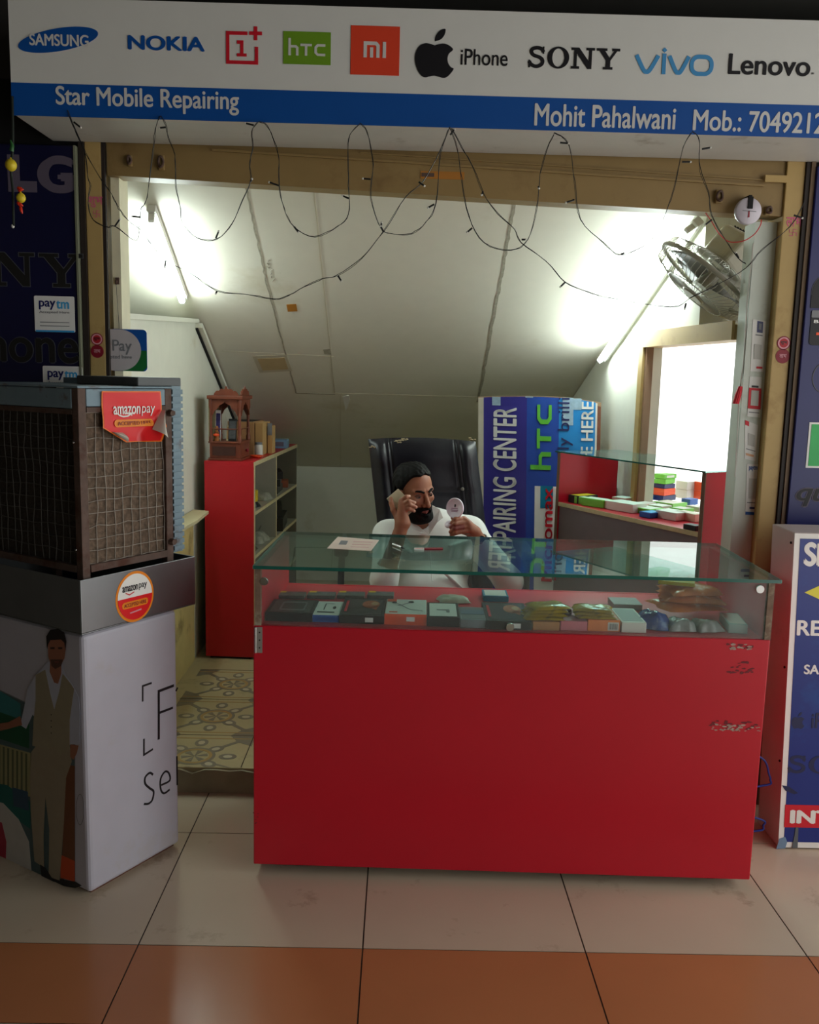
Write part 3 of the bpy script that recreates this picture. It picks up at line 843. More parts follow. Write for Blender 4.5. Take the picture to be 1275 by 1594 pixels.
flat('block', [rect(*bx_(1257, 658, 1330, 729))], FRP, M_print_white, P)
flat('block', [rect(*bx_(1260.5, 661, 1330, 726))], FRP, mat('leaf_green', (58, 176, 96), 0.5), P, lift=0.001, label='green block with white border')
text('lettering', 'quick', FRP, bx_(1238, 750, 1352, 791), M_mauve, P, bold=0.05, shear=0.25, label='mauve halo behind script lettering')
text('lettering', 'quick', FRP, bx_(1240, 752, 1350, 789), M_black, P, bold=0.015, shear=0.25, lift=0.001, label='black script lettering')

# ------------------------------------------------------------------ marks and stickers on the pillars
def round_sticker(label, x, y, r, rgb_in, rgb_out, txt, lines, fr, group):
    c = fr.px(x, y)
    kx = (fr.px(x + 10, y)[0] - fr.px(x - 10, y)[0]) / 20
    R_ = r * kx
    t = thing('round_sticker', label, 'sticker', fr.pt(c[0], c[1] - R_), 0, group)
    flat('disc', [ellipse(c[0], c[1], R_, R_)], fr, rgb_out, t, 0.0004)
    if lines:
        flat('ring', [ellipse(c[0], c[1], R_ * 0.86, R_ * 0.86), ellipse(c[0], c[1], R_ * 0.66, R_ * 0.66)], fr, lines, t, 0.0003, 0.0008)
    if rgb_in: flat('centre', [ellipse(c[0], c[1], R_ * 0.66, R_ * 0.66)], fr, rgb_in, t, 0.0003, 0.0008)
    text('lettering', txt, fr, (c[0] - R_ * 0.5, c[1] - R_ * 0.25, c[0] + R_ * 0.5, c[1] + R_ * 0.3), M_darkletter if rgb_in else M_pinkw, t, bold=0.02, lift=0.0014, ext=0.0002)
M_maroon = mat('maroon_print', (132, 20, 40), 0.5); M_crimson = mat('crimson_print', (176, 30, 42), 0.5); M_pinkw = mat('pale_pink_print', (214, 150, 160), 0.5)
FPL = Frame((-1.061, 3.1075, 0), (1, 0, 0), (0, 0, 1)); FPR = Frame((1.262, 3.1075, 0), (1, 0, 0), (0, 0, 1))
round_sticker('red round sticker with a dotted ring, upper one on the left cream pillar', 151, 528, 9.5, M_crimson, M_maroon, 'शुभ', M_pinkw, FPL, 'round blessing stickers')
round_sticker('plain maroon round sticker, lower one on the left cream pillar', 151.5, 547, 10, None, M_maroon, 'लाभ', None, FPL, 'round blessing stickers')
round_sticker('red round sticker with a pale ring, upper one on the right cream pillar', 1220, 534, 10.5, M_crimson, M_maroon, 'शुभ', M_pinkw, FPR, 'round blessing stickers')
round_sticker('plain maroon round sticker, lower one on the right cream pillar', 1218.5, 554.5, 11, None, M_maroon, 'लाभ', None, FPR, 'round blessing stickers')
for fr, bx1, bx2, par, wd in ((FPL, (138, 306, 160, 323), (146, 328, 155, 338), pl, 'शुभ'), (FPR, (1224, 338, 1248, 353), (1229, 357, 1240, 367), pr, 'लाभ')):
    text('painted_word', wd, fr, fr.box(*bx1), M_pink, par, bold=0.015, ext=0.0003)
    u0, v0, u1, v1 = fr.box(*bx2)
    um, vm = (u0 + u1) / 2, (v0 + v1) / 2
    for l in (stroke([(u0, v1), (u0, vm), (u1, vm), (u1, v0)], 0.0018), stroke([(u1, v1), (um, v1), (um, v0), (u0, v0)], 0.0018)):
        flat('painted_mark', l, fr, M_pink, par, 0.0003)

# ------------------------------------------------------------------ payment board behind left pillar
fr = Frame(PY(200, 545, 3.085), (1, 0, 0), (0, 0, 1)); fr = Frame(PY(200, 545, 3.1425), (1, 0, 0), (0, 0, 1))
bx = fr.box(118, 512, 229, 577)
t = thing('payment_board', 'rounded white board with blue and green corner reading Pay, behind the left pillar', 'sign', fr.pt((bx[0] + bx[2]) / 2, bx[1]))
x_l = fr.px(171, 545)[0]
bx = (x_l, bx[1], bx[2], bx[3])
flat('board', [rrect(*bx, 0.014)], fr, M_signblue, t, 0.0015)
flat('board', [[(bx[0] + 0.02, bx[1] + 0.0005), (bx[2] - 0.014, bx[1] + 0.0005), (bx[2] - 0.0005, bx[1] + 0.014), (bx[2] - 0.0005, (bx[1] + bx[3]) / 2), (bx[0] + 0.02, (bx[1] + bx[3]) / 2)]], fr, mat('dark_green_print', (22, 104, 48), 0.45), t, 0.0003, 0.003, label='green lower corner')
rr = (bx[3] - bx[1]) / 2
xc = fr.px(188, 545)[0]
flat('board', [[(bx[0], bx[1] + 0.001), (xc, bx[1] + 0.001)] + ellipse(xc, (bx[1] + bx[3]) / 2, rr, rr - 0.001, 0, 20, -90, 90) + [(xc, bx[3] - 0.001), (bx[0], bx[3] - 0.001)]], fr, mat('pale_grey_board', (190, 184, 186), 0.4), t, 0.0003, 0.0038, label='white rounded face')
text('lettering', 'Pay', fr, fr.box(176, 529, 206, 552), M_print_grey, t, bold=0.008, lift=0.0046)
text('lettering', 'pted here', fr, fr.box(172.5, 552.5, 206, 560.5), M_print_grey, t, lift=0.0046)
# ------------------------------------------------------------------ little things on the shutter and piers
def latch(label, x, y, w_=0.012, h_=0.026):
    p = PY(x, y, 3.1)
    t = thing('shutter_latch', label, 'latch', p, 0, 'iron latches on the shutter')
    MB().box((p.x - w_, 3.106, p.z - h_), (p.x + w_, 3.1175, p.z + h_)).build('plate', M_creamdark, t, bevel=0.003)
    b = MB()
    b.tube([(p.x + w_ * 0.8 * math.cos(a * PI / 6), 3.10 + 0.004 * math.cos(a), p.z + h_ * 0.7 * math.sin(a * PI / 6)) for a in range(12)], 0.004, 8, closed=True)
    b.build('ring', M_rust, t)
latch('small iron latch ring at the left end of the shutter, nearer the left pillar', 201, 249, 0.007, 0.018)
latch('small iron latch ring on the shutter above the left tube light', 250, 252, 0.010, 0.024)
latch('small rusty latch ring on the shutter left of the white disc', 1121, 305, 0.012, 0.022)
latch('small rusty latch at the right end of the shutter beside the white disc', 1198, 327, 0.010, 0.014)
p = PY(690, 273, 3.118)
q0 = thing('tape_strip', 'brown parcel tape stuck on the shutter below the middle of the sign', 'tape', p)
MB().box((p.x - 0.075, 3.1165, p.z - 0.012), (p.x + 0.07, 3.1185, p.z + 0.012)).build('tape', mat('brown_tape', (170, 112, 40), 0.5), q0)
MB().box((p.x - 0.072, 3.1155, p.z - 0.006), (p.x - 0.03, 3.1163, p.z + 0.006)).build('dirt_mark', M_rust, q0)
# white round disc hanging from the shutter, with its red lead
p = PY(1166, 328, 3.07)
t = thing('hanging_disc', 'round white enamel disc hanging at the right end of the shutter', 'alarm', (p.x, p.y, p.z - 0.045))
MB().lathe((p.x, p.y + 0.022, p.z), [(0.0, 0.0), (0.040, 0.0), (0.043, 0.004), (0.043, 0.018), (0.039, 0.022), (0.0, 0.0225)], (0, -1, 0), 36).build('disc', mat('enamel', (196, 190, 200), 0.3), t)
MB().box((p.x - 0.006, p.y - 0.0045, p.z + 0.006), (p.x + 0.011, p.y - 0.001, p.z + 0.045)).box((p.x - 0.004, p.y - 0.001, p.z + 0.03), (p.x + 0.008, 3.118, p.z + 0.05)).build('hook', M_dark, t, bevel=0.003)
fd = Frame((p.x, p.y - 0.001, p.z), (1, 0, 0), (0, 0, 1))
flat('mark', [[(-0.003, -0.022), (0.003, -0.021), (0.002, 0.0), (-0.002, 0.0)]], fd, M_maroon, t, 0.0003)
flat('mark', stroke([(-0.022, 0.0), (0.024, -0.003)], 0.002), fd, M_print_grey, t, 0.0003); flat('mark', stroke([(-0.008, 0.010), (0.010, 0.009)], 0.005), fd, M_print_grey, t, 0.0003)
b = MB().tube(smooth_path([PY(1185, 342, 3.085), PY(1184, 350, 3.10), PY(1175, 364, 3.115), PY(1160, 374, 3.12), PY(1145, 377, 3.13), PY(1132, 375, 3.14), PY(1118, 362, 3.14), PY(1108, 345, 3.14), PY(1098, 331, 3.14)], 4), 0.0016, 6)
o = b.build('red_wire', M_print_red); tag(o, 'thin red electric wire looping below the white hanging disc', 'wire')

# ------------------------------------------------------------------ cards on the white pier (their codes left blank)
FPI = Frame((1.187, 3.1495, 0), (1, 0, 0), (0, 0, 1))
M_codegrey = mat('blank_code_field', (196, 196, 190), 0.6)
def pier_card(label, corners, parts):
    """corners in pixels tl, tr, br, bl"""
    uv = FPI.pxs(corners)
    zc = min(v for _, v in uv); uc = sum(u for u, _ in uv) / 4
    t = thing('payment_card', label, 'card', FPI.pt(uc, zc), 0, 'payment cards taped on the white pier')
    flat('card', [uv], FPI, M_print_white, t, 0.0005)
    def at(a, b_):
        top = (uv[0][0] + (uv[1][0] - uv[0][0]) * a, uv[0][1] + (uv[1][1] - uv[0][1]) * a)
        bot = (uv[3][0] + (uv[2][0] - uv[3][0]) * a, uv[3][1] + (uv[2][1] - uv[3][1]) * a)
        return (top[0] + (bot[0] - top[0]) * b_, top[1] + (bot[1] - top[1]) * b_)
    for i, (a0, b0, a1, b1, m) in enumerate(parts):
        flat('print', [[at(a0, b1), at(a1, b1), at(a1, b0), at(a0, b0)]], FPI, m, t, 0.0003, 0.0012 + 0.0006 * (i > 0) + 0.0002 * i)
    return t, at
pier_card('white card with a dark blue oval logo, topmost on the white pier', [(1172, 497), (1192, 500), (1188, 579), (1168, 578)], [(0.35, 0.02, 0.8, 0.24, M_navy), (0.48, 0.06, 0.68, 0.18, M_print_grey), (0.25, 0.28, 0.8, 0.30, M_print_grey), (0.2, 0.47, 0.75, 0.76, M_codegrey), (0.45, 0.90, 0.9, 0.94, M_print_red)])
pier_card('card with a red middle band, second from top on the white pier', [(1167, 586), (1186, 587), (1183, 650), (1163, 648)], [(0.0, 0.28, 1.0, 0.80, M_print_red), (0.2, 0.34, 0.8, 0.72, M_codegrey), (0.2, 0.22, 0.75, 0.27, M_black), (0.1, 0.88, 0.9, 0.90, M_print_grey)])
pier_card('curling white card with a red corner, third from top on the white pier', [(1160, 654), (1180, 662), (1176, 718), (1159, 714)], [(0.0, 0.0, 0.3, 0.12, M_print_red), (0.25, 0.30, 0.8, 0.62, M_codegrey), (0.1, 0.72, 0.9, 0.74, M_print_grey), (0.1, 0.84, 0.8, 0.90, mat('print_peach', (222, 170, 130), 0.5))])
t, at = pier_card('white card with dark blue bottom stripe, lowest on the white pier', [(1163, 722), (1181, 723), (1180, 802), (1160, 801)], [(0.2, 0.28, 0.9, 0.68, M_codegrey), (0.0, 0.94, 1.0, 1.0, M_signblue), (0.3, 0.84, 0.7, 0.88, M_navy), (0.1, 0.75, 0.9, 0.765, M_print_grey)])
a_, c_ = at(0.15, 0.14), at(0.9, 0.03)
text('lettering', 'paytm', FPI, (a_[0], a_[1], c_[0], c_[1]), M_signblue, t, bold=0.03, lift=0.0014, ext=0.0003)
# red tag hung at the opening's edge
p = PY(1149, 615, 3.155)
t = thing('hanging_tag', 'small red tassel tag hanging beside the bright side opening', 'tag', (p.x, p.y, p.z - 0.03))
b = MB()
for i in range(9):
    a = i * 0.7
    b.tube([(p.x + 0.006 + 0.004 * math.cos(a), p.y + 0.004 * math.sin(a), p.z + 0.03), (p.x + 0.008 * math.cos(a), p.y + 0.006 * math.sin(a), p.z), (p.x - 0.006 + 0.008 * math.cos(a), p.y + 0.006 * math.sin(a), p.z - 0.03)], 0.0035, 6)
b.build('tassel', M_print_red, t)
MB().tube([(p.x + 0.006, p.y, p.z + 0.03), (p.x + 0.012, p.y + 0.003, p.z + 0.08), (1.19, 3.155, p.z + 0.14)], 0.001, 5).build('thread', M_wire, t)
MB().tube([(1.186, 3.152, 2.0), (1.182, 3.158, 1.8), (1.186, 3.156, 1.6), (1.180, 3.158, 1.5), (1.186, 3.152, 1.2)], 0.0028, 6).build('cable', M_plasticw)
tag(bpy.data.objects['cable'], 'pale flex running down the inner edge of the white pier', 'cable')
# hook and thread on the inner left jamb
p = PY(183, 437, 3.147)
t = thing('wall_hook', 'small rusty hook on the pale jamb left of the tube light', 'hook', p)
MB().box((p.x - 0.006, 3.142, p.z - 0.012), (p.x + 0.006, 3.1495, p.z + 0.010)).tube([(p.x, 3.142, p.z), (p.x, 3.13, p.z - 0.012), (p.x, 3.128, p.z)], 0.003, 6).build('hook', M_rust, t)
MB().tube([(p.x, 3.13, p.z - 0.012), (p.x + 0.002, 3.146, p.z - 0.15), (p.x + 0.002, 3.1452, p.z - 0.19)], 0.0008, 5).build('thread', M_wire, t)

# ------------------------------------------------------------------ lemon and chilli charm hanging at far left
YC = 2.79
p = PY(18, 225, YC)
t = thing('lemon_chilli_charm', 'lemon and chilli charm on a dark cord hanging left of the sign', 'charm', (p.x, YC, p.z - 0.15))
MB().tube(smooth_path([PY(19, 150, YC), PY(20, 225, YC), PY(17, 262, YC), PY(20, 300, YC), PY(21, 352, YC)], 5), 0.004, 8).build('cord', mat('charm_cord', (26, 34, 28), 0.8), t)
M_lemon = mat('lemon_skin', (214, 190, 40), 0.45, bump=0.2, scale=60)
for (x, y, r) in ((17, 257, 0.0165), (32.5, 308, 0.0135)):
    c = PY(x, y, YC - 0.012)
    MB().sphere(c, (r, r, r * 1.08), 16).cyl(c + Vector((0, 0, r)), c + Vector((0, 0, r * 1.3)), 0.004, 0.002, 8).build('lemon', M_lemon, t)
M_chilli = mat('red_chilli', (206, 48, 22), 0.35)
for (x, y, dx, dy) in ((28, 293, 8, 2), (30, 297, 7, -2), (30, 318, 6, 3), (32, 323, 3, 10), (28, 315, 4, 7)):
    a = PY(x, y, YC - 0.010); c = PY(x + dx, y + dy, YC - 0.012)
    MB().tube(smooth_path([a, (a + c) / 2 + Vector((0, -0.003, 0.001)), c], 4), [0.0045, 0.005, 0.005, 0.0048, 0.0045, 0.004, 0.003, 0.0022, 0.001], 8).build('chilli', M_chilli, t)
c = PY(18, 235, YC - 0.008)
MB().tube([c, c + Vector((0.004, -0.003, 0.014)), c + Vector((-0.002, 0, 0.03))], [0.007, 0.006, 0.002], 8).build('chilli', mat('green_chilli', (40, 92, 44), 0.4), t, label='green chilli')
c = PY(20, 352, YC)
MB().sphere(c, (0.005, 0.005, 0.006), 10).build('bead', M_plasticw, t)

# ================================================================== AIR COOLER ON ITS STAND
CO = Vector((-0.871, 2.428, 0)); D1 = Vector((0.53, 0.848, 0)).normalized(); D2 = Vector((-D1.y, D1.x, 0)); UP = Vector((0, 0, 1))
FRR = Frame(CO, D1, UP)             # right-hand face, looks to the right front
FLL = Frame(CO + D2 * 0.6, -D2, UP)      # left-hand face, looks to the left front
st = thing('cooler_stand', 'white printed box stand under the old air cooler, advert of a standing man on it', 'stand', CO + D1 * 0.18 + D2 * 0.3)
b = MB()
b.obox(CO + UP * 0.012, D1 * 0.355, D2 * 0.6, UP * 0.775)
b.build('box', mat('stand_vinyl', (178, 178, 190), 0.5, var=0.03, stain=(176, 172, 172), stain_amt=0.1), st, bevel=0.014, seg=3)
b = MB()
b.obox(CO + D1 * 0.02 + D2 * 0.02, D1 * 0.325, D2 * 0.56, UP * 0.0115)
b.build('base', mat('stand_base', (96, 62, 48), 0.8), st)
def rp(pts): return FRR.pxs(pts)
def lp_(pts): return FLL.pxs(pts)
kR = 0.0028
for pl_ in ([(222, 1092), (222, 1068), (236, 1063)], [(224, 1150), (224, 1175), (238, 1166)]):
    flat('print', stroke(rp(pl_), 0.0062), FRR, M_black, st, 0.0004, label='black bracket mark')
flat('print', stroke(rp([(247, 1151), (247, 1076), (270.5, 1067)]), 0.0085), FRR, M_black, st, 0.0004, label='black capital letter')
flat('print', stroke(rp([(247, 1110), (269, 1101.5)]), 0.0075), FRR, M_black, st, 0.0004, 0.0002, label='black capital letter')
flat('print', stroke(rp([(273.8, 1076), (276.5, 1070)]), 0.006), FRR, M_black, st, 0.0004)
sp_ = smooth_path([(238, 1206, 0), (233, 1203, 0), (226, 1210, 0), (226, 1220, 0), (233, 1227, 0), (239, 1232, 0), (237, 1245, 0), (231, 1251, 0), (224, 1251.5, 0)], 4)
flat('print', stroke(rp([(q.x, q.y) for q in sp_]), 0.0068), FRR, M_black, st, 0.0004, label='black lettering')
sp_ = smooth_path([(251, 1222, 0), (264, 1215, 0), (263, 1204, 0), (257, 1201, 0), (250, 1212, 0), (250, 1228, 0), (255, 1235, 0), (264, 1229, 0)], 4)
flat('print', stroke(rp([(q.x, q.y) for q in sp_]), 0.0062), FRR, M_black, st, 0.0004, label='black lettering')
flat('print', stroke(rp([(275.3, 1177), (275.8, 1222)]), 0.0055), FRR, M_black, st, 0.0004, label='black lettering')
# the advert on the left face: a phone outline, a street scene and a standing man
def adv(nm, pts, rgb, lift, label=None, mname=None):
    return flat(nm, [lp_(pts)], FLL, mat(mname or ('ad_%d_%d_%d' % rgb), rgb, 0.5, var=0.06, scale=30), st, 0.0002, 0.0004 + lift, label=label)
adv('advert', [(-30, 1060), (117, 1130), (117, 1371), (-30, 1345)], (70, 92, 96), 0.0, 'printed street scene')
adv('advert', [(-30, 1100), (46, 1120), (46, 1165), (-30, 1140)], (16, 78, 52), 0.0005)
adv('advert', [(-30, 1150), (48, 1172), (48, 1240), (-30, 1225)], (150, 146, 106), 0.0005)
for i in range(7):
    adv('advert', [(-2 + 7 * i, 1160 + 2 * i), (1 + 7 * i, 1161 + 2 * i), (1 + 7 * i, 1228 + 2 * i), (-2 + 7 * i, 1227 + 2 * i)], (84, 92, 66), 0.0008)
adv('advert', [(-30, 1215), (12, 1222), (48, 1248), (48, 1290), (-30, 1235)], (12, 92, 88), 0.0011)
adv('advert', [(20, 1225), (44, 1232), (46, 1262), (22, 1254)], (44, 74, 96), 0.0014)
adv('advert', [(-30, 1240), (6, 1250), (30, 1275), (46, 1310), (50, 1356), (-30, 1345)], (186, 184, 178), 0.0014, 'printed white car')
adv('advert', [(-30, 1270), (4, 1280), (11, 1310), (10, 1338), (-30, 1335)], (166, 44, 66), 0.0017)
adv('advert', [(104, 1190), (117, 1192), (117, 1372), (96, 1364)], (110, 66, 40), 0.0008)
adv('advert', [(95, 1330), (117, 1340), (117, 1372), (95, 1366)], (190, 70, 30), 0.0012)
adv('advert', [(0, 1075), (32, 1095), (34, 1120), (0, 1108)], (50, 118, 122), 0.0008)
adv('advert', [(-30, 1345), (60, 1362), (118, 1372), (128, 1378), (118, 1382), (60, 1372), (-30, 1353)], (20, 20, 22), 0.0012)
fl_ = ellipse(0, 0, 1, 1, 0, 24)
flat('advert', stroke([FLL.px(125 + 6 * a, 1260 + 24 * c) for a, c in fl_], 0.0016, True), FLL, M_print_grey, st, 0.0002, 0.0006)
flat('advert', stroke(lp_([(-30, 1060), (117, 1130), (117, 1371)]), 0.003), FLL, M_print_grey, st, 0.0002, 0.0007)
# the printed man
adv('printed_man', [(58, 1160), (110, 1162), (113, 1185), (104, 1210), (100, 1290), (94, 1370), (77, 1364), (78, 1290), (72, 1240), (69, 1300), (70, 1350), (55, 1340), (49, 1260), (48, 1210), (50, 1170)], (146, 136, 116), 0.0022, 'beige printed trousers')
adv('printed_man', [(78, 1028), (58, 1050), (45, 1070), (38, 1105), (33, 1128), (42, 1134), (52, 1112), (60, 1120), (70, 1160), (108, 1160), (113, 1158), (125, 1158), (126, 1110), (124, 1085), (114, 1065), (104, 1052), (97, 1030)], (176, 182, 200), 0.0024, 'pale blue printed shirt')
adv('printed_man', [(57, 1050), (72, 1042), (80, 1080), (86, 1104), (94, 1075), (99, 1048), (112, 1064), (117, 1072), (110, 1120), (110, 1165), (104, 1172), (95, 1175), (84, 1160), (75, 1167), (52, 1160), (54, 1120), (57, 1090)], (146, 138, 116), 0.0027, 'beige printed waistcoat')
for i in range(4):
    c = FLL.px(81.5, 1112 + 9.5 * i)
    flat('printed_man', [ellipse(c[0], c[1], 0.0022, 0.0022, 0, 10)], FLL, M_black, st, 0.0002, 0.0034)
SK = (150, 98, 76)
adv('printed_man', [(80, 1025), (97, 1025), (97, 1048), (92, 1064), (86, 1062), (79, 1045)], SK, 0.0029, 'printed neck')
adv('printed_man', [(76, 992), (104, 992), (104, 1008), (102, 1024), (96, 1036), (88, 1040), (81, 1035), (77, 1022)], SK, 0.0030, 'printed face')
adv('printed_man', [(80, 1026), (100, 1026), (97, 1036), (88, 1041), (82, 1036)], (84, 56, 46), 0.0032, 'printed stubble')
adv('printed_man', [(75, 1010), (74, 990), (80, 980), (92, 978), (102, 984), (105, 998), (104, 1012), (102, 1000), (97, 995), (80, 996), (77, 1002)], (24, 20, 20), 0.0034, 'printed dark hair')
for x in (83.5, 95.5):
    adv('printed_man', [(x - 3.5, 1007), (x + 3.5, 1007), (x + 3, 1010), (x - 3, 1010)], (50, 32, 28), 0.0034)
adv('printed_man', [(86, 1029), (94, 1029), (92, 1031), (88, 1031)], (120, 60, 54), 0.0036)
adv('printed_man', [(33, 1114), (36, 1128), (15, 1134), (-2, 1138), (-4, 1126), (14, 1124)], SK, 0.0026, 'printed forearm')
adv('printed_man', [(111, 1158), (124, 1160), (121, 1172), (116, 1182), (111, 1178)], SK, 0.0028, 'printed hand')
adv('printed_man', [(64, 1345), (72, 1350), (88, 1375), (92, 1390), (78, 1391), (68, 1380)], (22, 22, 26), 0.0028, 'printed dark shoe')

co = thing('air_cooler', 'old rusty wire-mesh air cooler on the white printed stand', 'cooler', CO + D1 * 0.19 + D2 * 0.3 + UP * 0.789)
E0 = CO + D1 * -0.004 + D2 * -0.004
b = MB()      # sheet steel water tank, open tray
tw, tl, th = 0.435, 0.62, 0.152
zt0 = 0.789
b.obox(E0 + UP * zt0, D1 * tw, D2 * tl, UP * 0.004)
b.obox(E0 + UP * (zt0 + 0.004), D1 * tw, D2 * 0.004, UP * th); b.obox(E0 + UP * (zt0 + 0.004) + D2 * (tl - 0.004), D1 * tw, D2 * 0.004, UP * th)
b.obox(E0 + UP * (zt0 + 0.004) + D2 * 0.004, D1 * 0.004, D2 * (tl - 0.008), UP * th); b.obox(E0 + UP * (zt0 + 0.004) + D2 * 0.004 + D1 * (tw - 0.004), D1 * 0.004, D2 * (tl - 0.008), UP * th)
b.build('water_tank', M_steel, co, bevel=0.002)
zb, zh = 0.955, 1.468
F0 = CO + D1 * 0.026 + D2 * 0.022
fw, fl2 = 0.34, 0.56
b = MB()
for i, j in ((0, 0), (1, 0), (0, 1), (1, 1)):
    o_ = F0 + D1 * (i * (fw - 0.026)) + D2 * (j * (fl2 - 0.026))
    MB().obox(o_ + UP * 0.80, D1 * 0.026, D2 * 0.026, UP * (zh - 0.80)).build('corner_post', M_rust, co, bevel=0.002)
b = MB()
b.obox(F0 + D1 * 0.027 - D2 * 0.002 + UP * (zb), D1 * (fw - 0.054), D2 * 0.02, UP * 0.02)
b.build('rail', M_rust, co); b = MB()
b.obox(F0 + D2 * 0.027 - D1 * 0.002 + UP * (zb), D2 * (fl2 - 0.054), D1 * 0.02, UP * 0.02)
b.build('rail', M_rust, co); b = MB()
b.obox(F0 + D1 * 0.027 - D2 * 0.001 + UP * (zh - 0.066), D1 * (fw - 0.054), D2 * 0.012, UP * 0.014)
b.build('rail', M_rust, co); b = MB()
b.obox(F0 + D2 * 0.027 - D1 * 0.001 + UP * (zh - 0.072), D2 * (fl2 - 0.054), D1 * 0.012, UP * 0.014)
b.build('rail', M_rust, co)
b = MB()
b.obox(F0 + D1 * 0.027 - D2 * 0.001 + UP * (zh - 0.050), D1 * (fw - 0.054), D2 * 0.012, UP * 0.048)
b.obox(F0 + D2 * 0.027 - D1 * 0.001 + UP * (zh - 0.056), D2 * (fl2 - 0.054), D1 * 0.012, UP * 0.054)
b.obox(F0 - D1 * 0.004 - D2 * 0.004 + UP * zh, D1 * (fw + 0.006), D2 * (fl2 + 0.006), UP * 0.006)
b.build('top_band', M_bluegrey, co, bevel=0.002)
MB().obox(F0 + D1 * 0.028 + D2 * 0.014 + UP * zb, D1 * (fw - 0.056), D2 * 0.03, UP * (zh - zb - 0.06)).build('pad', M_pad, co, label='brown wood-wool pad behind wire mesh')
MB().obox(F0 + D2 * 0.028 + D1 * 0.014 + UP * zb, D2 * (fl2 - 0.056), D1 * 0.03, UP * (zh - zb - 0.06)).build('pad', mat('shaded_wool_pad', (52, 46, 40), 0.95, var=0.5, scale=140, bump=1.0), co, label='left pad behind wire mesh, coloured darker for shade')  # darker copy of the other pad: shade of the left face put into colour
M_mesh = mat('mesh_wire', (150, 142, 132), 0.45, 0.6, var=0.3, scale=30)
M_meshshade = mat('shaded_mesh_wire', (84, 82, 78), 0.7, 0.3, var=0.3, scale=30)  # darker copy of the mesh wire, with the left face's shade in its colour
def mesh_panel(O, A, n, L, Hh, step, m):
    b = MB()
    nx, nz = int(L / step), int(Hh / (step * 1.05))
    for i in range(nx + 1):
        q_ = O + A * (L * i / nx)
        b.tube([q_ + n * random.uniform(0, .003) + A * random.uniform(-.004, .004) + UP * (Hh * j / 8) for j in range(9)], 0.0013, 5)
    for j in range(nz + 1):
        q_ = O + UP * (Hh * j / nz)
        b.tube([q_ + n * random.uniform(0, .003) + UP * random.uniform(-.004, .004) + A * (L * i / 8) for i in range(9)], 0.0013, 5)
    return b.build('wire_mesh', m, co)
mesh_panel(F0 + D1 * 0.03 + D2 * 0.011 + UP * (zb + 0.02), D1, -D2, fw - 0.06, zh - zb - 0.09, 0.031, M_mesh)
mesh_panel(F0 + D2 * 0.03 + D1 * 0.011 + UP * (zb + 0.02), D2, -D1, fl2 - 0.06, zh - zb - 0.09, 0.031, M_meshshade)
b = MB()       # louvred inner drum and raised rear top
b.obox(F0 + D1 * (fw + 0.006) + D2 * 0.006 + UP * 0.962, D1 * 0.038, D2 * 0.5, UP * 0.53)
for i in range(24):
    b.obox(F0 + D1 * (fw + 0.006) + D2 * 0.001 + UP * (0.968 + 0.021 * i), D1 * 0.041, D2 * 0.0048, UP * 0.014)
b.build('louvre_panel', M_bluegrey, co)
b = MB()
b.obox(F0 + D1 * 0.215 + D2 * 0.005 + UP * (zh + 0.0065), D1 * (fw - 0.17), D2 * 0.27, UP * 0.026)
b.build('raised_lid', mat('dark_grey_lid', (84, 88, 90), 0.5, var=0.1), co, bevel=0.003)
for z_ in (1.395, 1.0):
    c = F0 + D1 * (fw - 0.012) - D2 * 0.003 + UP * z_
    MB().cyl(c, c - D2 * 0.014, 0.011, 0.009, 12).obox(c + D1 * 0.005 - UP * 0.006, D1 * 0.012, -D2 * 0.008, UP * 0.012).build('bolt', M_rust, co, bevel=0.001)
for x_, z_ in ((0.008, 1.32), (0.012, 1.02)):
    c = F0 + D2 * (0.013 + x_) - D1 * 0.001 + UP * z_
    MB().sphere(c, (0.004, 0.004, 0.004), 8).build('rivet', M_chrome, co)
# curling red sticker on the pad frame
FR2 = Frame(F0 - D2 * 0.004, D1, UP)
def curl(u, v):
    """sheet coordinates 0..1; the lower corners roll forward"""
    d = 0.0015
    if v < 0.30 and u < 0.40: d += 0.028 * max(0, (0.34 - (u + v)) / 0.34) ** 1.2
    if v < 0.45 and u > 0.6: d += 0.055 * max(0, (0.55 - ((1 - u) + v * 0.9)) / 0.55) ** 1.2
    d += 0.004 * math.sin(v * 4 + u * 2) ** 2
    return d
a0, c0, a1, c1 = FR2.box(158, 609, 250, 688)
c1 = FR2.px(205, 609)[1]; c0 = FR2.px(205, 688)[1]
def sheet(u, v, off=0.0):
    return FR2.pt(a0 + (a1 - a0) * u, c0 + (c1 - c0) * v - 0.0, curl(u, v) + off)
def outl(u, v):  # trims the two lower corners the way the rolled sheet reads
    vv = v
    lim = 0.0
    if u < 0.38: lim = 0.30 * (0.38 - u) / 0.38
    if u > 0.84: lim = 0.30 * (u - 0.84) / 0.16
    return lim + (1 - lim) * vv
sk = MB().grid(lambda u, v: sheet(u, outl(u, v)), 24, 20).build('sticker', mat('sticker_orange_edge', (236, 120, 36), 0.3), co, label='red curling payment sticker')
b = MB().grid(lambda u, v: sheet(0.02 + 0.96 * u, 0.02 + 0.96 * outl(u, v), 0.0008), 24, 20)
b.build('sticker_face', mat('sticker_red', (222, 36, 40), 0.28, var=0.04), sk)
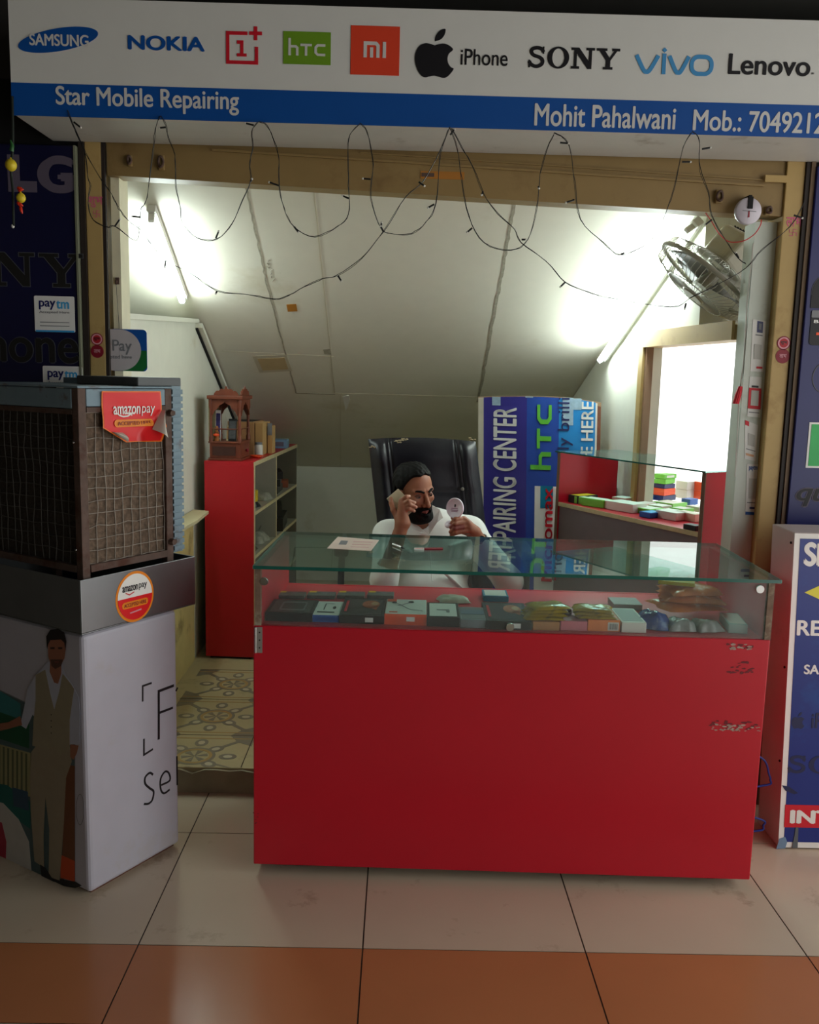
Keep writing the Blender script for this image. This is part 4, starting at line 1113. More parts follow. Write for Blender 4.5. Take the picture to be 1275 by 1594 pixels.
# rolled back corners show the white underside
b = MB()
q1, q2, q3 = sheet(0.13, 0.22, 0.003), sheet(0.30, 0.20, 0.004), sheet(0.33, 0.02, 0.02)
b.grid(lambda u, v: q1.lerp(q2, u).lerp(q1.lerp(q3, u), v) + FR2.N * (0.012 * math.sin(v * PI)), 8, 6)
M_sb = mat('sticker_back', (196, 190, 178), 0.4)
b.build('curled_corner', M_sb, sk); b = MB()
q4, q5, q6 = sheet(0.98, 0.62, 0.004), sheet(0.78, 0.24, 0.004), sheet(0.88, 0.07, 0.02)
b.grid(lambda u, v: q4.lerp(q5, u).lerp(q4.lerp(q6, u), v) + FR2.N * (0.016 * math.sin(v * PI)), 8, 6)
b.build('curled_corner', M_sb, sk)
def on_sheet(o):
    """drape flat lettering over the sticker"""
    W0 = wloc(o)
    for vtx in o.data.vertices:
        pw = vtx.co + W0 - FR2.O
        u, v = (pw.dot(FR2.R) - a0) / (a1 - a0), (pw.dot(FR2.U) - c0) / (c1 - c0)
        vtx.co = vtx.co + FR2.N * (curl(min(1, max(0, u)), min(1, max(0, v))) + 0.0030)
def fbx(x0, y0, x1, y1): return FR2.box(x0, y0, x1, y1)
on_sheet(text('lettering', 'amazon', FR2, fbx(174.5, 632, 216, 645), M_print_white, sk, bold=0.018))
on_sheet(text('lettering', 'pay', FR2, fbx(218.5, 632, 238, 647), M_print_white, sk, bold=0.0))
on_sheet(flat('smile', stroke(FR2.pxs([(180, 643), (184, 646.5), (190, 648.5), (197, 647.5), (203, 643.5)]), 0.004), FR2, M_print_white, sk, 0.0004))
on_sheet(flat('smile', stroke(FR2.pxs([(200, 643), (203.5, 643), (203, 647)]), 0.003), FR2, M_print_white, sk, 0.0004))
u0, v0, u1, v1 = fbx(175, 652.5, 236, 664)
on_sheet(flat('pill', [rrect(u0, v0, u1, v1, (v1 - v0) * 0.48)], FR2, mat('sticker_amber', (230, 134, 30), 0.35), sk, 0.0004))
on_sheet(text('lettering', 'ACCEPTED HERE', FR2, (u0 + (u1 - u0) * 0.07, v0 + (v1 - v0) * 0.25, u1 - (u1 - u0) * 0.07, v0 + (v1 - v0) * 0.75), M_maroon, sk, bold=0.0, lift=0.0034))
# round sticker on the water tank
FT = Frame(E0, D1, UP)
c = FT.px(210, 928.5)
rx_ = abs(FT.px(239.5, 928)[0] - FT.px(180, 928)[0]) / 2; ry_ = abs(FT.px(210, 889)[1] - FT.px(210, 968)[1]) / 2
rs = flat('sticker', [ellipse(c[0], c[1], rx_, ry_)], FT, mat('sticker_amber', (230, 134, 30), 0.35), co, 0.0004, label='round white and red payment sticker')
flat('sticker_face', [ellipse(c[0], c[1], rx_ * 0.9, ry_ * 0.9)], FT, M_print_white, rs, 0.0003, 0.0009)
flat('sticker_face', [ellipse(c[0], c[1], rx_ * 0.9, ry_ * 0.9, 0, 30, 180, 360)], FT, mat('sticker_red', (222, 36, 40)), rs, 0.0003, 0.0016)
text('lettering', 'amazon', FT, (c[0] - rx_ * 0.66, c[1] + ry_ * 0.26, c[0] + rx_ * 0.14, c[1] + ry_ * 0.48), M_black, rs, bold=0.015, lift=0.0016)
text('lettering', 'pay', FT, (c[0] + rx_ * 0.2, c[1] + ry_ * 0.22, c[0] + rx_ * 0.62, c[1] + ry_ * 0.48), M_black, rs, lift=0.0016)
flat('smile', stroke([(c[0] - rx_ * 0.5, c[1] + ry_ * 0.22), (c[0] - rx_ * 0.3, c[1] + ry_ * 0.12), (c[0] - rx_ * 0.05, c[1] + ry_ * 0.2)], 0.003), FT, M_print_red, rs, 0.0003, 0.0016)
flat('pill', [rrect(c[0] - rx_ * 0.7, c[1] - ry_ * 0.40, c[0] + rx_ * 0.66, c[1] - ry_ * 0.14, ry_ * 0.12)], FT, mat('sticker_amber', (230, 134, 30)), rs, 0.0003, 0.0023)
text('lettering', 'ACCEPTED HERE', FT, (c[0] - rx_ * 0.6, c[1] - ry_ * 0.34, c[0] + rx_ * 0.56, c[1] - ry_ * 0.2), M_maroon, rs, bold=0.0, lift=0.003)
flat('small_print', stroke([(c[0] - rx_ * 0.3, c[1] - ry_ * 0.6), (c[0] + rx_ * 0.3, c[1] - ry_ * 0.55)], 0.004), FT, M_pinkw, rs, 0.0003, 0.0023)

# ================================================================== RIGHT-HAND FLOOR LIGHTBOX
lbx = thing('sign_box', 'tall white cabinet with a blue printed front standing on tiles right of the counter', 'sign', (1.6, 2.86, 0))
LBU = Vector((-0.038, 0, 1.062))
MB().obox((1.286, 2.782, 0.004), (0.82, 0, 0), (0, 0.173, 0), LBU).build('cabinet', mat('cabinet_white', (198, 182, 180), 0.3, var=0.03, stain=(150, 120, 110), stain_amt=0.06), lbx, bevel=0.004)
FX = Frame((1.286, 2.7815, 0.004), (1, 0, 0), LBU)
flat('border', [rect(0.0, 0.002, 0.8, 1.060)], FX, M_print_white, lbx, 0.0006)
M_lb = mat('lightbox_blue', (24, 44, 124), 0.3, var=0.1, scale=2, stain=(14, 86, 160), stain_amt=0.3, stain_scale=1.5)
flat('front', [rect(0.018, 0.022, 0.8, 1.044)], FX, M_lb, lbx, 0.0004, 0.0012)
def xb(x0, y0, x1, y1): return FX.box(x0, y0, x1, y1)
text('lettering', 'SERVICE', FX, xb(1251, 845, 1400, 883), M_print_white, lbx, bold=0.05, lift=0.002)
flat('arrow', [FX.pxs([(1252, 922), (1300, 900), (1300, 944)])], FX, mat('arrow_yellow', (220, 214, 70), 0.5), lbx, 0.0004, 0.002, label='yellow arrow head')
text('lettering', 'REPAIR', FX, xb(1240, 966, 1352, 990), M_print_white, lbx, bold=0.03, lift=0.002)
text('lettering', 'SAMSUNG', FX, xb(1251, 1035, 1345, 1050), M_print_white, lbx, bold=0.03, lift=0.002)
M_fade = mat('faded_dark_print', (26, 32, 74), 0.4)
fruit(FX, xb(1232, 1108, 1252, 1134), M_fade, lbx, 0.002)
text('lettering', 'iPhone', FX, xb(1263, 1110, 1330, 1134), M_fade, lbx, bold=0.02, lift=0.002)
slab_letters(FX, xb(1227, 1177, 1380, 1204), 'SONY', M_fade, lbx, 0.002)
flat('red_band', [rect(*xb(1221, 1254, 1420, 1289))], FX, M_print_red, lbx, 0.0004, 0.002, label='red band')
text('lettering', 'INTEX', FX, xb(1229, 1261, 1345, 1282), M_print_white, lbx, bold=0.05, lift=0.0032)
flat('wear', [FX.pxs([(1213, 1305), (1222, 1302), (1225, 1310), (1222, 1320), (1208, 1321)])], FX, mat('worn_print', (110, 136, 164), 0.6), lbx, 0.0003, 0.002)
flat('wear', [FX.pxs([(1238, 1287), (1242, 1287), (1241, 1319), (1232, 1319), (1236, 1300)])], FX, mat('worn_grey', (90, 96, 100), 0.7), lbx, 0.0003, 0.0034)
flat('wear', [FX.pxs([(1217, 1222), (1228, 1224), (1242, 1234), (1236, 1236), (1222, 1230)])], FX, M_fade, lbx, 0.0003, 0.002)
for z_ in (1.03, 0.62, 0.3):
    MB().cyl((1.2865 - 0.0358 * z_, 2.80, z_), (1.2825 - 0.0358 * z_, 2.80, z_), 0.004, n=10).build('screw', M_dark, lbx)
for (pts, lb) in (([(1176, 1165), (1186, 1180), (1197, 1205), (1199, 1214), (1194, 1222), (1180, 1230)], 'upper'), ([(1176, 1262), (1186, 1276), (1188, 1285), (1182, 1293), (1176, 1296)], 'lower')):
    o = MB().tube(smooth_path([Vector((1.1035, 2.80, PY(*pts[0], 2.80).z))] + [PY(x, y, 2.80) for x, y in pts[1:-1]] + [Vector((1.1035, 2.80, PY(*pts[-1], 2.80).z))], 5), 0.0035, 8).build('cable', mat('blue_cable', (24, 44, 130), 0.4))
    tag(o, 'blue cable loop between counter and white cabinet, the %s one' % lb, 'cable', 'blue cable loops beside the counter')

# ================================================================== INSIDE THE SHOP
# ---- tube lights
def tube_light(label, a, c, nrm, lit=True):
    """a, c: ends on the surface it is fixed to; nrm points into the room"""
    a, c, nrm = Vector(a), Vector(c), Vector(nrm).normalized()
    t = thing('tube_light', label, 'light', (a + c) / 2, 0, 'fluorescent tube lights of the shop')
    d = (c - a).normalized(); s_ = d.cross(nrm).normalized()
    MB().obox(a + nrm * 0.001 - s_ * 0.018, c - a, s_ * 0.036, nrm * 0.03).build('batten', M_plasticw, t, bevel=0.003)
    for p_ in (a + d * 0.012, c - d * 0.03):
        MB().obox(p_ + nrm * 0.031 - s_ * 0.012, d * 0.018, s_ * 0.024, nrm * 0.034).build('end_holder', M_plasticw, t, bevel=0.003)
    MB().cyl(a + nrm * 0.052 + d * 0.03, c + nrm * 0.052 - d * 0.03, 0.013, n=16).build('tube', emis('tube_glow', (236, 252, 248), TUBE_STRENGTH), t, label='glowing white tube')
    return t
NS = SF.N
tube_light('bright white tube light fixed along the sloping ceiling at upper left', SPX(236, 318), SPX(287, 458), NS)
yr0, yr1 = 3.55, 4.55
zr = lambda Y: SZ(Y) - 0.085
tube_light('bright white tube light along the right wall under the sloping ceiling', (RX(yr0) - 0.018, yr0, zr(yr0)), (RX(yr1) - 0.018, yr1, zr(yr1)), (-0.8, -0.0876, -0.6))
# ---- wall fan at upper right
FC = PY(1100, 436, 3.44)
axis = (-0.62 * CR - 0.72 * CU + 0.19 * CF).normalized()
fx_ = axis.orthogonal().normalized(); fy_ = axis.cross(fx_)
fan = thing('wall_fan', 'grey wire-cage wall fan tilted downwards at upper right by the white pier', 'fan', FC)
Rf = 0.205
def ring(c, r, tr, b, n=48, mi=0): b.tube([c + (fx_ * math.cos(2 * PI * i / n) + fy_ * math.sin(2 * PI * i / n)) * r for i in range(n)], tr, 8, mi, closed=True)
M_fan = mat('fan_grey', (150, 148, 132), 0.45, var=0.06); M_fanwire = mat('fan_wire', (176, 176, 164), 0.35, 0.4)
b = MB(); ring(FC, Rf, 0.009, b); b.build('rim', M_fan, fan)
for sgn, nm, dep in ((1, 'front_guard', 0.07), (-1, 'rear_guard', 0.065)):
    b = MB()
    for i in range(56):
        t_ = 2 * PI * i / 56
        e = fx_ * math.cos(t_) + fy_ * math.sin(t_)
        b.tube([FC + e * Rf, FC + e * Rf * 0.97 + axis * sgn * dep * 0.55, FC + e * Rf * 0.6 + axis * sgn * dep * 0.95, FC + e * 0.045 + axis * sgn * dep], 0.0013, 5)
    ring(FC + axis * sgn * dep * 0.95, Rf * 0.6, 0.002, b)
    ring(FC + axis * sgn * dep, 0.045, 0.004, b)
    b.build(nm, M_fanwire, fan)
MB().cyl(FC + axis * 0.067, FC + axis * 0.079, 0.047, 0.043, 28).build('badge', M_fan, fan, bevel=0.002)
for k_ in range(3):
    a0_ = k_ * 2 * PI / 3
    b = MB()
    def bl(u, v, a0_=a0_):
        r = 0.035 + (Rf * 0.88 - 0.035) * u
        t_ = a0_ + (v - 0.5) * (0.5 + 0.75 * u)
        return FC + (fx_ * math.cos(t_) + fy_ * math.sin(t_)) * r + axis * (0.032 * (v - 0.5) * (1.2 - 0.4 * u))
    b.grid(bl, 10, 6)
    bo = b.build('blade', mat('fan_blade', (120, 122, 118), 0.4), fan)
    so = bo.modifiers.new('thick', 'SOLIDIFY'); so.thickness = 0.002
MB().cyl(FC - axis * 0.03, FC + axis * 0.03, 0.032, n=20).build('hub', M_fan, fan)
mo = FC - axis * 0.066
b = MB()
uu = fx_ if abs(fx_.z) < abs(fy_.z) else fy_
vv = axis.cross(uu)
b.obox(mo - uu * 0.075 - vv * 0.06, uu * 0.15, vv * 0.12, -axis * 0.13)
b.build('motor_housing', M_beigeplastic, fan, bevel=0.022, seg=4)
b = MB()
for i in range(5):
    b.obox(mo - axis * (0.135) - uu * 0.05 + vv * (-0.03 + 0.014 * i), uu * 0.1, vv * 0.005, -axis * 0.004)
b.build('vent', M_dark, fan)
wm = Vector((RX(3.56) + 0.12, 3.551, FC.z + 0.14))
MB().tube([mo - axis * 0.06 + uu * 0.0, (mo - axis * 0.06 + wm) / 2 - Vector((0, 0, 0.03)), wm], 0.014, 10).box((wm.x - 0.02, wm.y - 0.035, wm.z - 0.06), (wm.x + 0.002, wm.y + 0.035, wm.z + 0.06)).build('bracket', M_fan, fan)
# ---- cream ledge board and red shelf unit at left
lb_ = MB()
lb_.prism([(X1 + 0.0075, 3.55, 0.842), (-0.915, 3.58, 0.842), (-0.922, 3.9, 0.842), (-0.914, 4.05, 0.842), (-0.923, 4.33, 0.842), (X1 + 0.0075, 4.36, 0.842)], (0, 0, 0.014))
o = lb_.build('ledge_board', mat('pale_ply', (206, 196, 158), 0.6, var=0.06)); tag(o, 'pale plywood ledge with a broken edge fixed to the left wall behind the cooler', 'board')

SU = Vector((-0.958, 4.40, ZI)); SD = Vector((0.0535, 0.9986, 0)).normalized(); SR = Vector((SD.y, -SD.x, 0))
SW, SL, SH = 0.245, 1.25, 1.0
su = thing('shelf_unit', 'tall red laminate shelf unit with open shelves standing against the left wall', 'shelf', SU + SR * SW / 2 + SD * SL / 2)
def sbox(r0, r1, d0, d1, z0, z1): return MB().obox(SU + SR * r0 + SD * d0 + UP * z0, SR * (r1 - r0), SD * (d1 - d0), UP * (z1 - z0))
def shelf_board(nm, r0, r1, d0, d1, z0, z1, m): return sbox(r0, r1, d0, d1, z0, z1).build(nm, m, su, bevel=0.001)
M_shelfin = mat('grey_shelf_laminate', (168, 168, 152), 0.5)
shelf_board('side_panel', 0, SW, 0, 0.018, 0.012, SH - 0.02, M_darkred)
sbox(SW, SW + 0.003, 0.0, 0.018, 0.012, SH - 0.02).build('edge_strip', M_edge, su, label='pale board edge')
shelf_board('side_panel', 0, SW, SL - 0.018, SL, 0.012, SH - 0.02, mat('olive_board', (104, 100, 84), 0.6))
shelf_board('divider', 0.013, SW, 0.56, 0.578, 0.03, SH - 0.02, M_shelfin)
sbox(SW, SW + 0.003, 0.56, 0.578, 0.03, SH - 0.02).build('edge_strip', M_edge, su, label='pale board edge')
sbox(0, SW - 0.001, 0.0, SL, SH - 0.02, SH).build('top_board', M_darkred, su)
sbox(SW - 0.001, SW + 0.003, 0.0, SL, SH - 0.02, SH).build('edge_strip', M_edge, su, label='pale board edge')
shelf_board('back_panel', 0, 0.012, 0.019, SL - 0.019, 0.012, SH - 0.021, M_shelfin)
shelf_board('plinth', 0.02, SW - 0.02, 0.01, SL - 0.01, 0.0, 0.011, M_dark)
SHZ = [0.012, 0.27, 0.515, 0.735]
for z_ in SHZ:
    for d0, d1 in ((0.0185, 0.5595), (0.5785, SL - 0.0185)):
        sbox(0.0125, SW - 0.002, d0, d1, z_, z_ + 0.016).build('shelf', M_shelfin, su)
        sbox(SW - 0.002, SW + 0.003, d0, d1, z_, z_ + 0.016).build('shelf_edge', M_edge, su, label='pale board edge')
def shelf_thing(name, label, cat, build, group=None): pass
def on_shelf(r, d, k): return SU + SR * r + SD * d + UP * (SHZ[k] + 0.0163)
def carton(name, label, cat, c, sx, sy, sz, rot, m, group=None, lid=None, tape=None):
    """a small carton standing on its base centre c"""
    t = thing(name, label, cat, c, rot, group)
    MB().box((-sx / 2, -sy / 2, 0), (sx / 2, sy / 2, sz)).build('box', m, t, bevel=min(0.0015, sz * 0.1), local=True)
    if lid is not None:
        MB().box((-sx * 0.42, -sy * 0.42, sz), (sx * 0.42, sy * 0.42, sz + 0.0006)).build('print', lid, t, local=True)
    if tape is not None:
        MB().box((-sx * 0.3, -sy / 2 - 0.0006, sz * 0.25), (sx * 0.3, -sy / 2, sz * 0.75)).build('front_print', tape, t, local=True)
    return t
def bag(name, label, cat, c, sx, sy, sz, rot, m, inner=None, group=None, seed=1):
    """a crumpled flat packet"""
    rnd = random.Random(seed)
    ph = [rnd.uniform(0, 6.28) for _ in range(8)]
    def f(u, v, s_):
        x, y = (u - 0.5) * 2, (v - 0.5) * 2
        e = max(0.0, (1 - abs(x) ** 4) * (1 - abs(y) ** 4)) ** 0.6
        h = sz * e * (0.80 + 0.09 * math.sin(3.1 * x + ph[0] + 1.7 * y) + 0.07 * math.sin(4.3 * y + ph[1] - 2 * x) + 0.045 * math.sin(9 * x + 5 * y + ph[2]) + 0.03 * math.sin(15 * x - 11 * y + ph[3]))
        wob = 0.06 * math.sin(5 * y + ph[4]); wob2 = 0.06 * math.sin(5 * x + ph[5])
        return ((x + wob) * sx / 2, (y + wob2) * sy / 2, 0.0015 + (h if s_ else 0.0) + 0.0005 * s_)
    t = thing(name, label, cat, c, rot, group)
    b = MB().grid(lambda u, v: f(u, v, 1), 22, 18).grid(lambda u, v: f(1 - u, v, 0), 22, 18)
    b.build('wrapper', m, t, local=True)
    if inner: MB().box((-sx * 0.28, -sy * 0.25, 0.0025), (sx * 0.28, sy * 0.25, sz * 0.45)).build('contents', inner, t, local=True, bevel=0.002)
    return t
# goods on the open shelves
M_pouch = mat('clear_pouch', (150, 150, 136), 0.25, var=0.3, scale=40)
bag('packet', 'orange and clear packet lying on the upper shelf behind the red end panel', 'packet', on_shelf(0.10, 0.11, 3), 0.13, 0.10, 0.05, 1.5, M_pouch, None, 'packets on the open shelves', 3)
carton('carton', 'small orange carton on the upper shelf of red unit', 'box', on_shelf(0.13, 0.25, 3), 0.10, 0.05, 0.03, 1.5, M_print_orange, None)
carton('carton', 'yellow carton standing on the upper shelf next to the divider', 'box', on_shelf(0.15, 0.40, 3), 0.045, 0.05, 0.06, 1.5, M_print_yellow)
bag('packet', 'black shiny packet on the upper shelf at front', 'packet', on_shelf(0.2, 0.19, 3), 0.06, 0.06, 0.03, 1.1, M_black, None, 'packets on the open shelves', 5)
bag('packet', 'clear pouch leaning near the divider on the upper shelf', 'packet', on_shelf(0.17, 0.47, 3), 0.1, 0.12, 0.045, 1.3, M_pouch, None, 'packets on the open shelves', 8)
bag('packet', 'brown packet heap on the second shelf of red unit', 'packet', on_shelf(0.14, 0.13, 2), 0.17, 0.16, 0.06, 1.4, mat('brown_pouch', (92, 74, 58), 0.4, var=0.3, scale=30), None, 'packets on the open shelves', 11)
bag('packet', 'grey tool packet on the second shelf near the divider', 'packet', on_shelf(0.15, 0.4, 2), 0.16, 0.15, 0.06, 1.4, M_pouch, None, 'packets on the open shelves', 13)
for i, (d_, ln, an) in enumerate(((0.42, 0.11, 0.5), (0.47, 0.12, 0.3), (0.36, 0.10, -0.2))):
    c = on_shelf(0.16, d_, 2) + UP * 0.05
    t = thing('screwdriver', ['slim metal screwdriver leaning on the second shelf, middle one', 'pale metal screwdriver leaning nearest the shelf divider', 'slim screwdriver lying foremost on the second shelf'][i], 'screwdriver', on_shelf(0.16, d_, 2), 0, 'screwdrivers on the second shelf')
    e = Vector((math.sin(an) * 0.5, math.cos(an), 0.5)).normalized()
    c = on_shelf(0.16, d_ - 0.05, 2) + UP * 0.012
    MB().cyl(c, c + e * ln * 0.5, 0.008, 0.006, 10).build('handle', M_print_yellow if i == 1 else M_black, t)
    MB().cyl(c + e * ln * 0.5, c + e * ln, 0.003, n=8).build('shaft', M_chrome, t)
carton('instrument_case', 'dark case lying on the third shelf bay beyond the divider', 'case', on_shelf(0.135, 0.90, 2), 0.2, 0.34, 0.075, 0.05, mat('dark_olive_case', (44, 44, 36), 0.6), None)
carton('instrument_case', 'smaller dark case lying tilted on top of the dark case', 'case', on_shelf(0.135, 0.92, 2) + UP * 0.0755, 0.15, 0.26, 0.06, 0.15, mat('dark_olive_case', (44, 44, 36), 0.6), None)
carton('carton', 'small orange carton standing next to the dark case beyond the divider', 'box', on_shelf(0.2, 0.64, 2), 0.05, 0.05, 0.075, 0.1, M_print_orange)
for i in range(3):
    carton('stacked_device', ['dark flat device at the bottom of the stack on the far upper shelf', 'dark grey device in the middle of the stack on far upper shelf', 'black device on top of the stack on the far upper shelf'][i], 'device', on_shelf(0.13, 0.82 + 0.02 * i, 3) + UP * 0.0405 * i, 0.18, 0.22, 0.04, 0.1 * i, mat('dark_device', (40, 42, 40), 0.4, var=0.2), 'devices stacked on the far upper shelf')
carton('carton', 'dull orange carton at the far end of the upper shelf', 'box', on_shelf(0.16, 1.08, 3), 0.12, 0.12, 0.04, 0.1, mat('dull_orange', (150, 84, 58), 0.6))
# ---- carved shrine on top of the shelf unit
ZT = ZI + SH + 0.0005
mw, md, mh = 0.165, 0.21, 0.352
MO = SU + SR * 0.012 + SD * 0.03
sh = thing('wooden_shrine', 'small carved brown wooden shrine standing on the red shelf unit', 'shrine', Vector((MO.x, MO.y, ZT)) + SR * mw / 2 + SD * md / 2)
def mbx(r0, r1, d0, d1, z0, z1): return MB().obox(Vector((MO.x, MO.y, ZT)) + SR * r0 + SD * d0 + UP * z0, SR * (r1 - r0), SD * (d1 - d0), UP * (z1 - z0))
mbx(0, mw, 0, md, 0, 0.012).build('base', M_wood, sh, bevel=0.002)
bse = mbx(0.006, mw - 0.006, 0.006, md - 0.006, 0.0125, 0.085).build('drawer_box', M_wood, sh, bevel=0.002)
mbx(0.02, mw - 0.03, 0.002, 0.0058, 0.025, 0.07).build('drawer_front', mat('dark_wood_panel', (60, 30, 22), 0.5), sh)
c = Vector((MO.x, MO.y, ZT)) + SR * (mw - 0.006) + SD * 0.12 + UP * 0.045
MB().sphere(c + SR * 0.008, (0.008, 0.008, 0.008), 12).cyl(c, c + SR * 0.006, 0.004, n=10).build('knob', M_maroon, sh)
mbx(0, mw, 0, md, 0.0855, 0.094).build('floor_board', M_wood, sh, bevel=0.002)
for r_, d_ in ((0.0, 0.0), (mw - 0.022, 0.0), (0.0, md - 0.022), (mw - 0.022, md - 0.022)):
    b = MB()
    p_ = Vector((MO.x, MO.y, ZT)) + SR * (r_ + 0.011) + SD * (d_ + 0.011)
    b.lathe(p_ + UP * 0.0945, [(0.011, 0), (0.011, 0.02), (0.007, 0.028), (0.009, 0.04), (0.007, 0.09), (0.0085, 0.13), (0.0075, 0.15), (0.011, 0.165), (0.011, 0.205)], n=14)
    b.build('post', M_wood, sh)
mbx(0.002, 0.008, 0.002, md - 0.002, 0.0945, 0.3).build('back_panel', mat('painted_back', (130, 120, 90), 0.6, var=0.4, scale=12), sh)
mbx(-0.004, mw + 0.008, -0.008, md + 0.006, 0.30, 0.318).build('cornice', M_wood, sh, bevel=0.003)
def scallop(L, n=24):
    pts = [(0, 0.0), (L, 0.0)]
    for i in range(n + 1):
        u = 1 - i / n
        x = L * u
        a = abs(u - 0.5) * 2
        z = -0.012 - 0.062 * a ** 1.6 - 0.007 * abs(math.sin(a * PI * 2.5))
        pts.append((x, z))
    return pts
for (O_, A_) in ((Vector((MO.x, MO.y, ZT + 0.30)) + SD * 0.004 + SR * 0.02, SR), (Vector((MO.x, MO.y, ZT + 0.30)) + SR * (mw - 0.010) + SD * 0.02, SD), (Vector((MO.x, MO.y, ZT + 0.30)) + SD * (md - 0.014) + SR * 0.02, SR)):
    L_ = (mw if A_ is SR else md) - 0.04
    b = MB().prism([O_ + A_ * x + UP * z for x, z in scallop(L_)], (SD if A_ is SR else SR) * 0.008)
    b.build('scalloped_arch', M_wood, sh)
def crest(L, n=40):
    pts = [(0, 0)]
    for i in range(n + 1):
        u = i / n
        z = 0.006 + 0.024 * math.sin(PI * u) ** 0.8 + 0.006 * abs(math.sin(u * PI * 5)) + (0.010 if abs(u - 0.5) < 0.04 else 0)
        pts.append((L * u, z))
    return pts + [(L, 0)]
for (O_, A_) in ((Vector((MO.x, MO.y, ZT + 0.3185)) + SR * 0.03, SR), (Vector((MO.x, MO.y, ZT + 0.3185)) + SR * (mw - 0.01) + SD * 0.02, SD)):
    L_ = (mw if A_ is SR else md) - 0.045
    MB().prism([O_ + A_ * x + UP * z for x, z in crest(L_)], (SD if A_ is SR else SR) * 0.008).build('crest', M_wood, sh)
b = MB()
for d_ in (0.0,): b.tube([Vector((MO.x, MO.y, ZT + 0.155)) + SR * 0.02 + SD * 0.006, Vector((MO.x, MO.y, ZT + 0.155)) + SR * (mw - 0.02) + SD * 0.006], 0.003, 8)
b.build('rail', M_wood, sh)
b = MB().tube([Vector((MO.x, MO.y, ZT + 0.155)) + SR * (mw - 0.008) + SD * 0.02, Vector((MO.x, MO.y, ZT + 0.155)) + SR * (mw - 0.008) + SD * (md - 0.02)], 0.003, 8)
b.build('rail', M_wood, sh)
def icon_card(label, r_, d_, w_, h_, lean, m1, m2, z=0.0945):
    O_ = Vector((MO.x, MO.y, ZT + z)) + SR * r_ + SD * d_
    u_ = (UP + SD * lean).normalized()
    fr = Frame(O_, SR, u_)
    t = thing('picture_card', label, 'picture', O_ + SR * w_ / 2, 0, 'picture cards inside the shrine')
    flat('card', [rect(0, 0, w_, h_)], fr, m1, t, 0.0015)
    flat('picture', [rect(w_ * 0.1, h_ * 0.1, w_ * 0.9, h_ * 0.9)], fr, m2, t, 0.0003, 0.003)
icon_card('white framed blue picture card inside the shrine at left', 0.024, 0.05, 0.026, 0.15, 0.08, M_print_white, mat('ikon_blue', (60, 50, 110), 0.5, var=0.5, scale=40))
icon_card('dark photo card with white marks leaning inside the shrine at right', 0.088, 0.05, 0.04, 0.11, 0.15, M_dark, mat('dark_photo', (64, 66, 70), 0.4, var=0.8, scale=50))
icon_card('small brown card leaning behind the dark photo card in the shrine', 0.072, 0.075, 0.03, 0.075, 0.2, M_edge, M_board)
c = Vector((MO.x, MO.y, ZT + 0.0945)) + SR * 0.036 + SD * 0.03
t = thing('brass_idol', 'small brown seated figure standing inside the shrine at left', 'figurine', c)
MB().lathe(c, [(0.015, 0), (0.016, 0.006), (0.011, 0.012), (0.014, 0.03), (0.010, 0.045), (0.006, 0.05), (0.009, 0.06), (0.007, 0.07), (0.0, 0.076)], n=14).build('figure', mat('old_brass', (140, 86, 44), 0.4, 0.4, var=0.2), t)
MB().sphere(c + UP * 0.03 - SD * 0.012, (0.016, 0.007, 0.008), 10).build('garland', M_print_orange, t)
# ---- other goods on top of the shelf unit
def top_c(r, d): return SU + SR * r + SD * d + UP * (SH + 0.0004)
carton('cardboard_box', 'large brown cardboard box behind the shrine on the red shelf unit', 'box', top_c(0.09, 0.52), 0.14, 0.26, 0.175, -0.05, M_board, 'brown boxes behind the shrine', lid=M_dark)
carton('cardboard_box', 'tall narrow brown carton right of the large brown box', 'box', top_c(0.185, 0.50), 0.04, 0.2, 0.17, -0.05, mat('tan_cardboard', (186, 148, 96), 0.8), 'brown boxes behind the shrine')
t = carton('cardboard_box', 'slim brown carton with torn white label, rightmost of the brown boxes', 'box', top_c(0.223, 0.55), 0.025, 0.09, 0.15, -0.05, mat('tan_cardboard', (186, 148, 96)), 'brown boxes behind the shrine')
MB().box((-0.0125, -0.0475, 0.10), (0.0125, -0.0455, 0.165)).build('torn_label', M_print_grey, t, local=True)
carton('carton', 'pale blue carton at the far end on top of the red shelf unit', 'box', top_c(0.20, 0.93), 0.09, 0.11, 0.05, 0.0, mat('pale_blue_print', (104, 134, 164), 0.5, var=0.2), tape=M_mauve)
c = top_c(0.197, 0.34)
t = thing('jar', 'small white-labelled jar beside the shrine on the red shelf unit', 'jar', c)
MB().lathe(c, [(0.021, 0), (0.022, 0.004), (0.022, 0.055), (0.018, 0.06)], n=22).build('body', M_plasticw, t)
MB().lathe(c + UP * 0.0605, [(0.019, 0), (0.019, 0.012), (0.0, 0.013)], n=22).build('lid', M_print_grey, t)
c = top_c(0.205, 0.25)
t = thing('dish', 'orange plastic dish on the red shelf unit beside the shrine', 'dish', c)
MB().lathe(c, [(0.0, 0.002), (0.022, 0.0), (0.036, 0.012), (0.034, 0.0125), (0.021, 0.003), (0.0, 0.004)], n=26).build('bowl', M_print_orange, t)

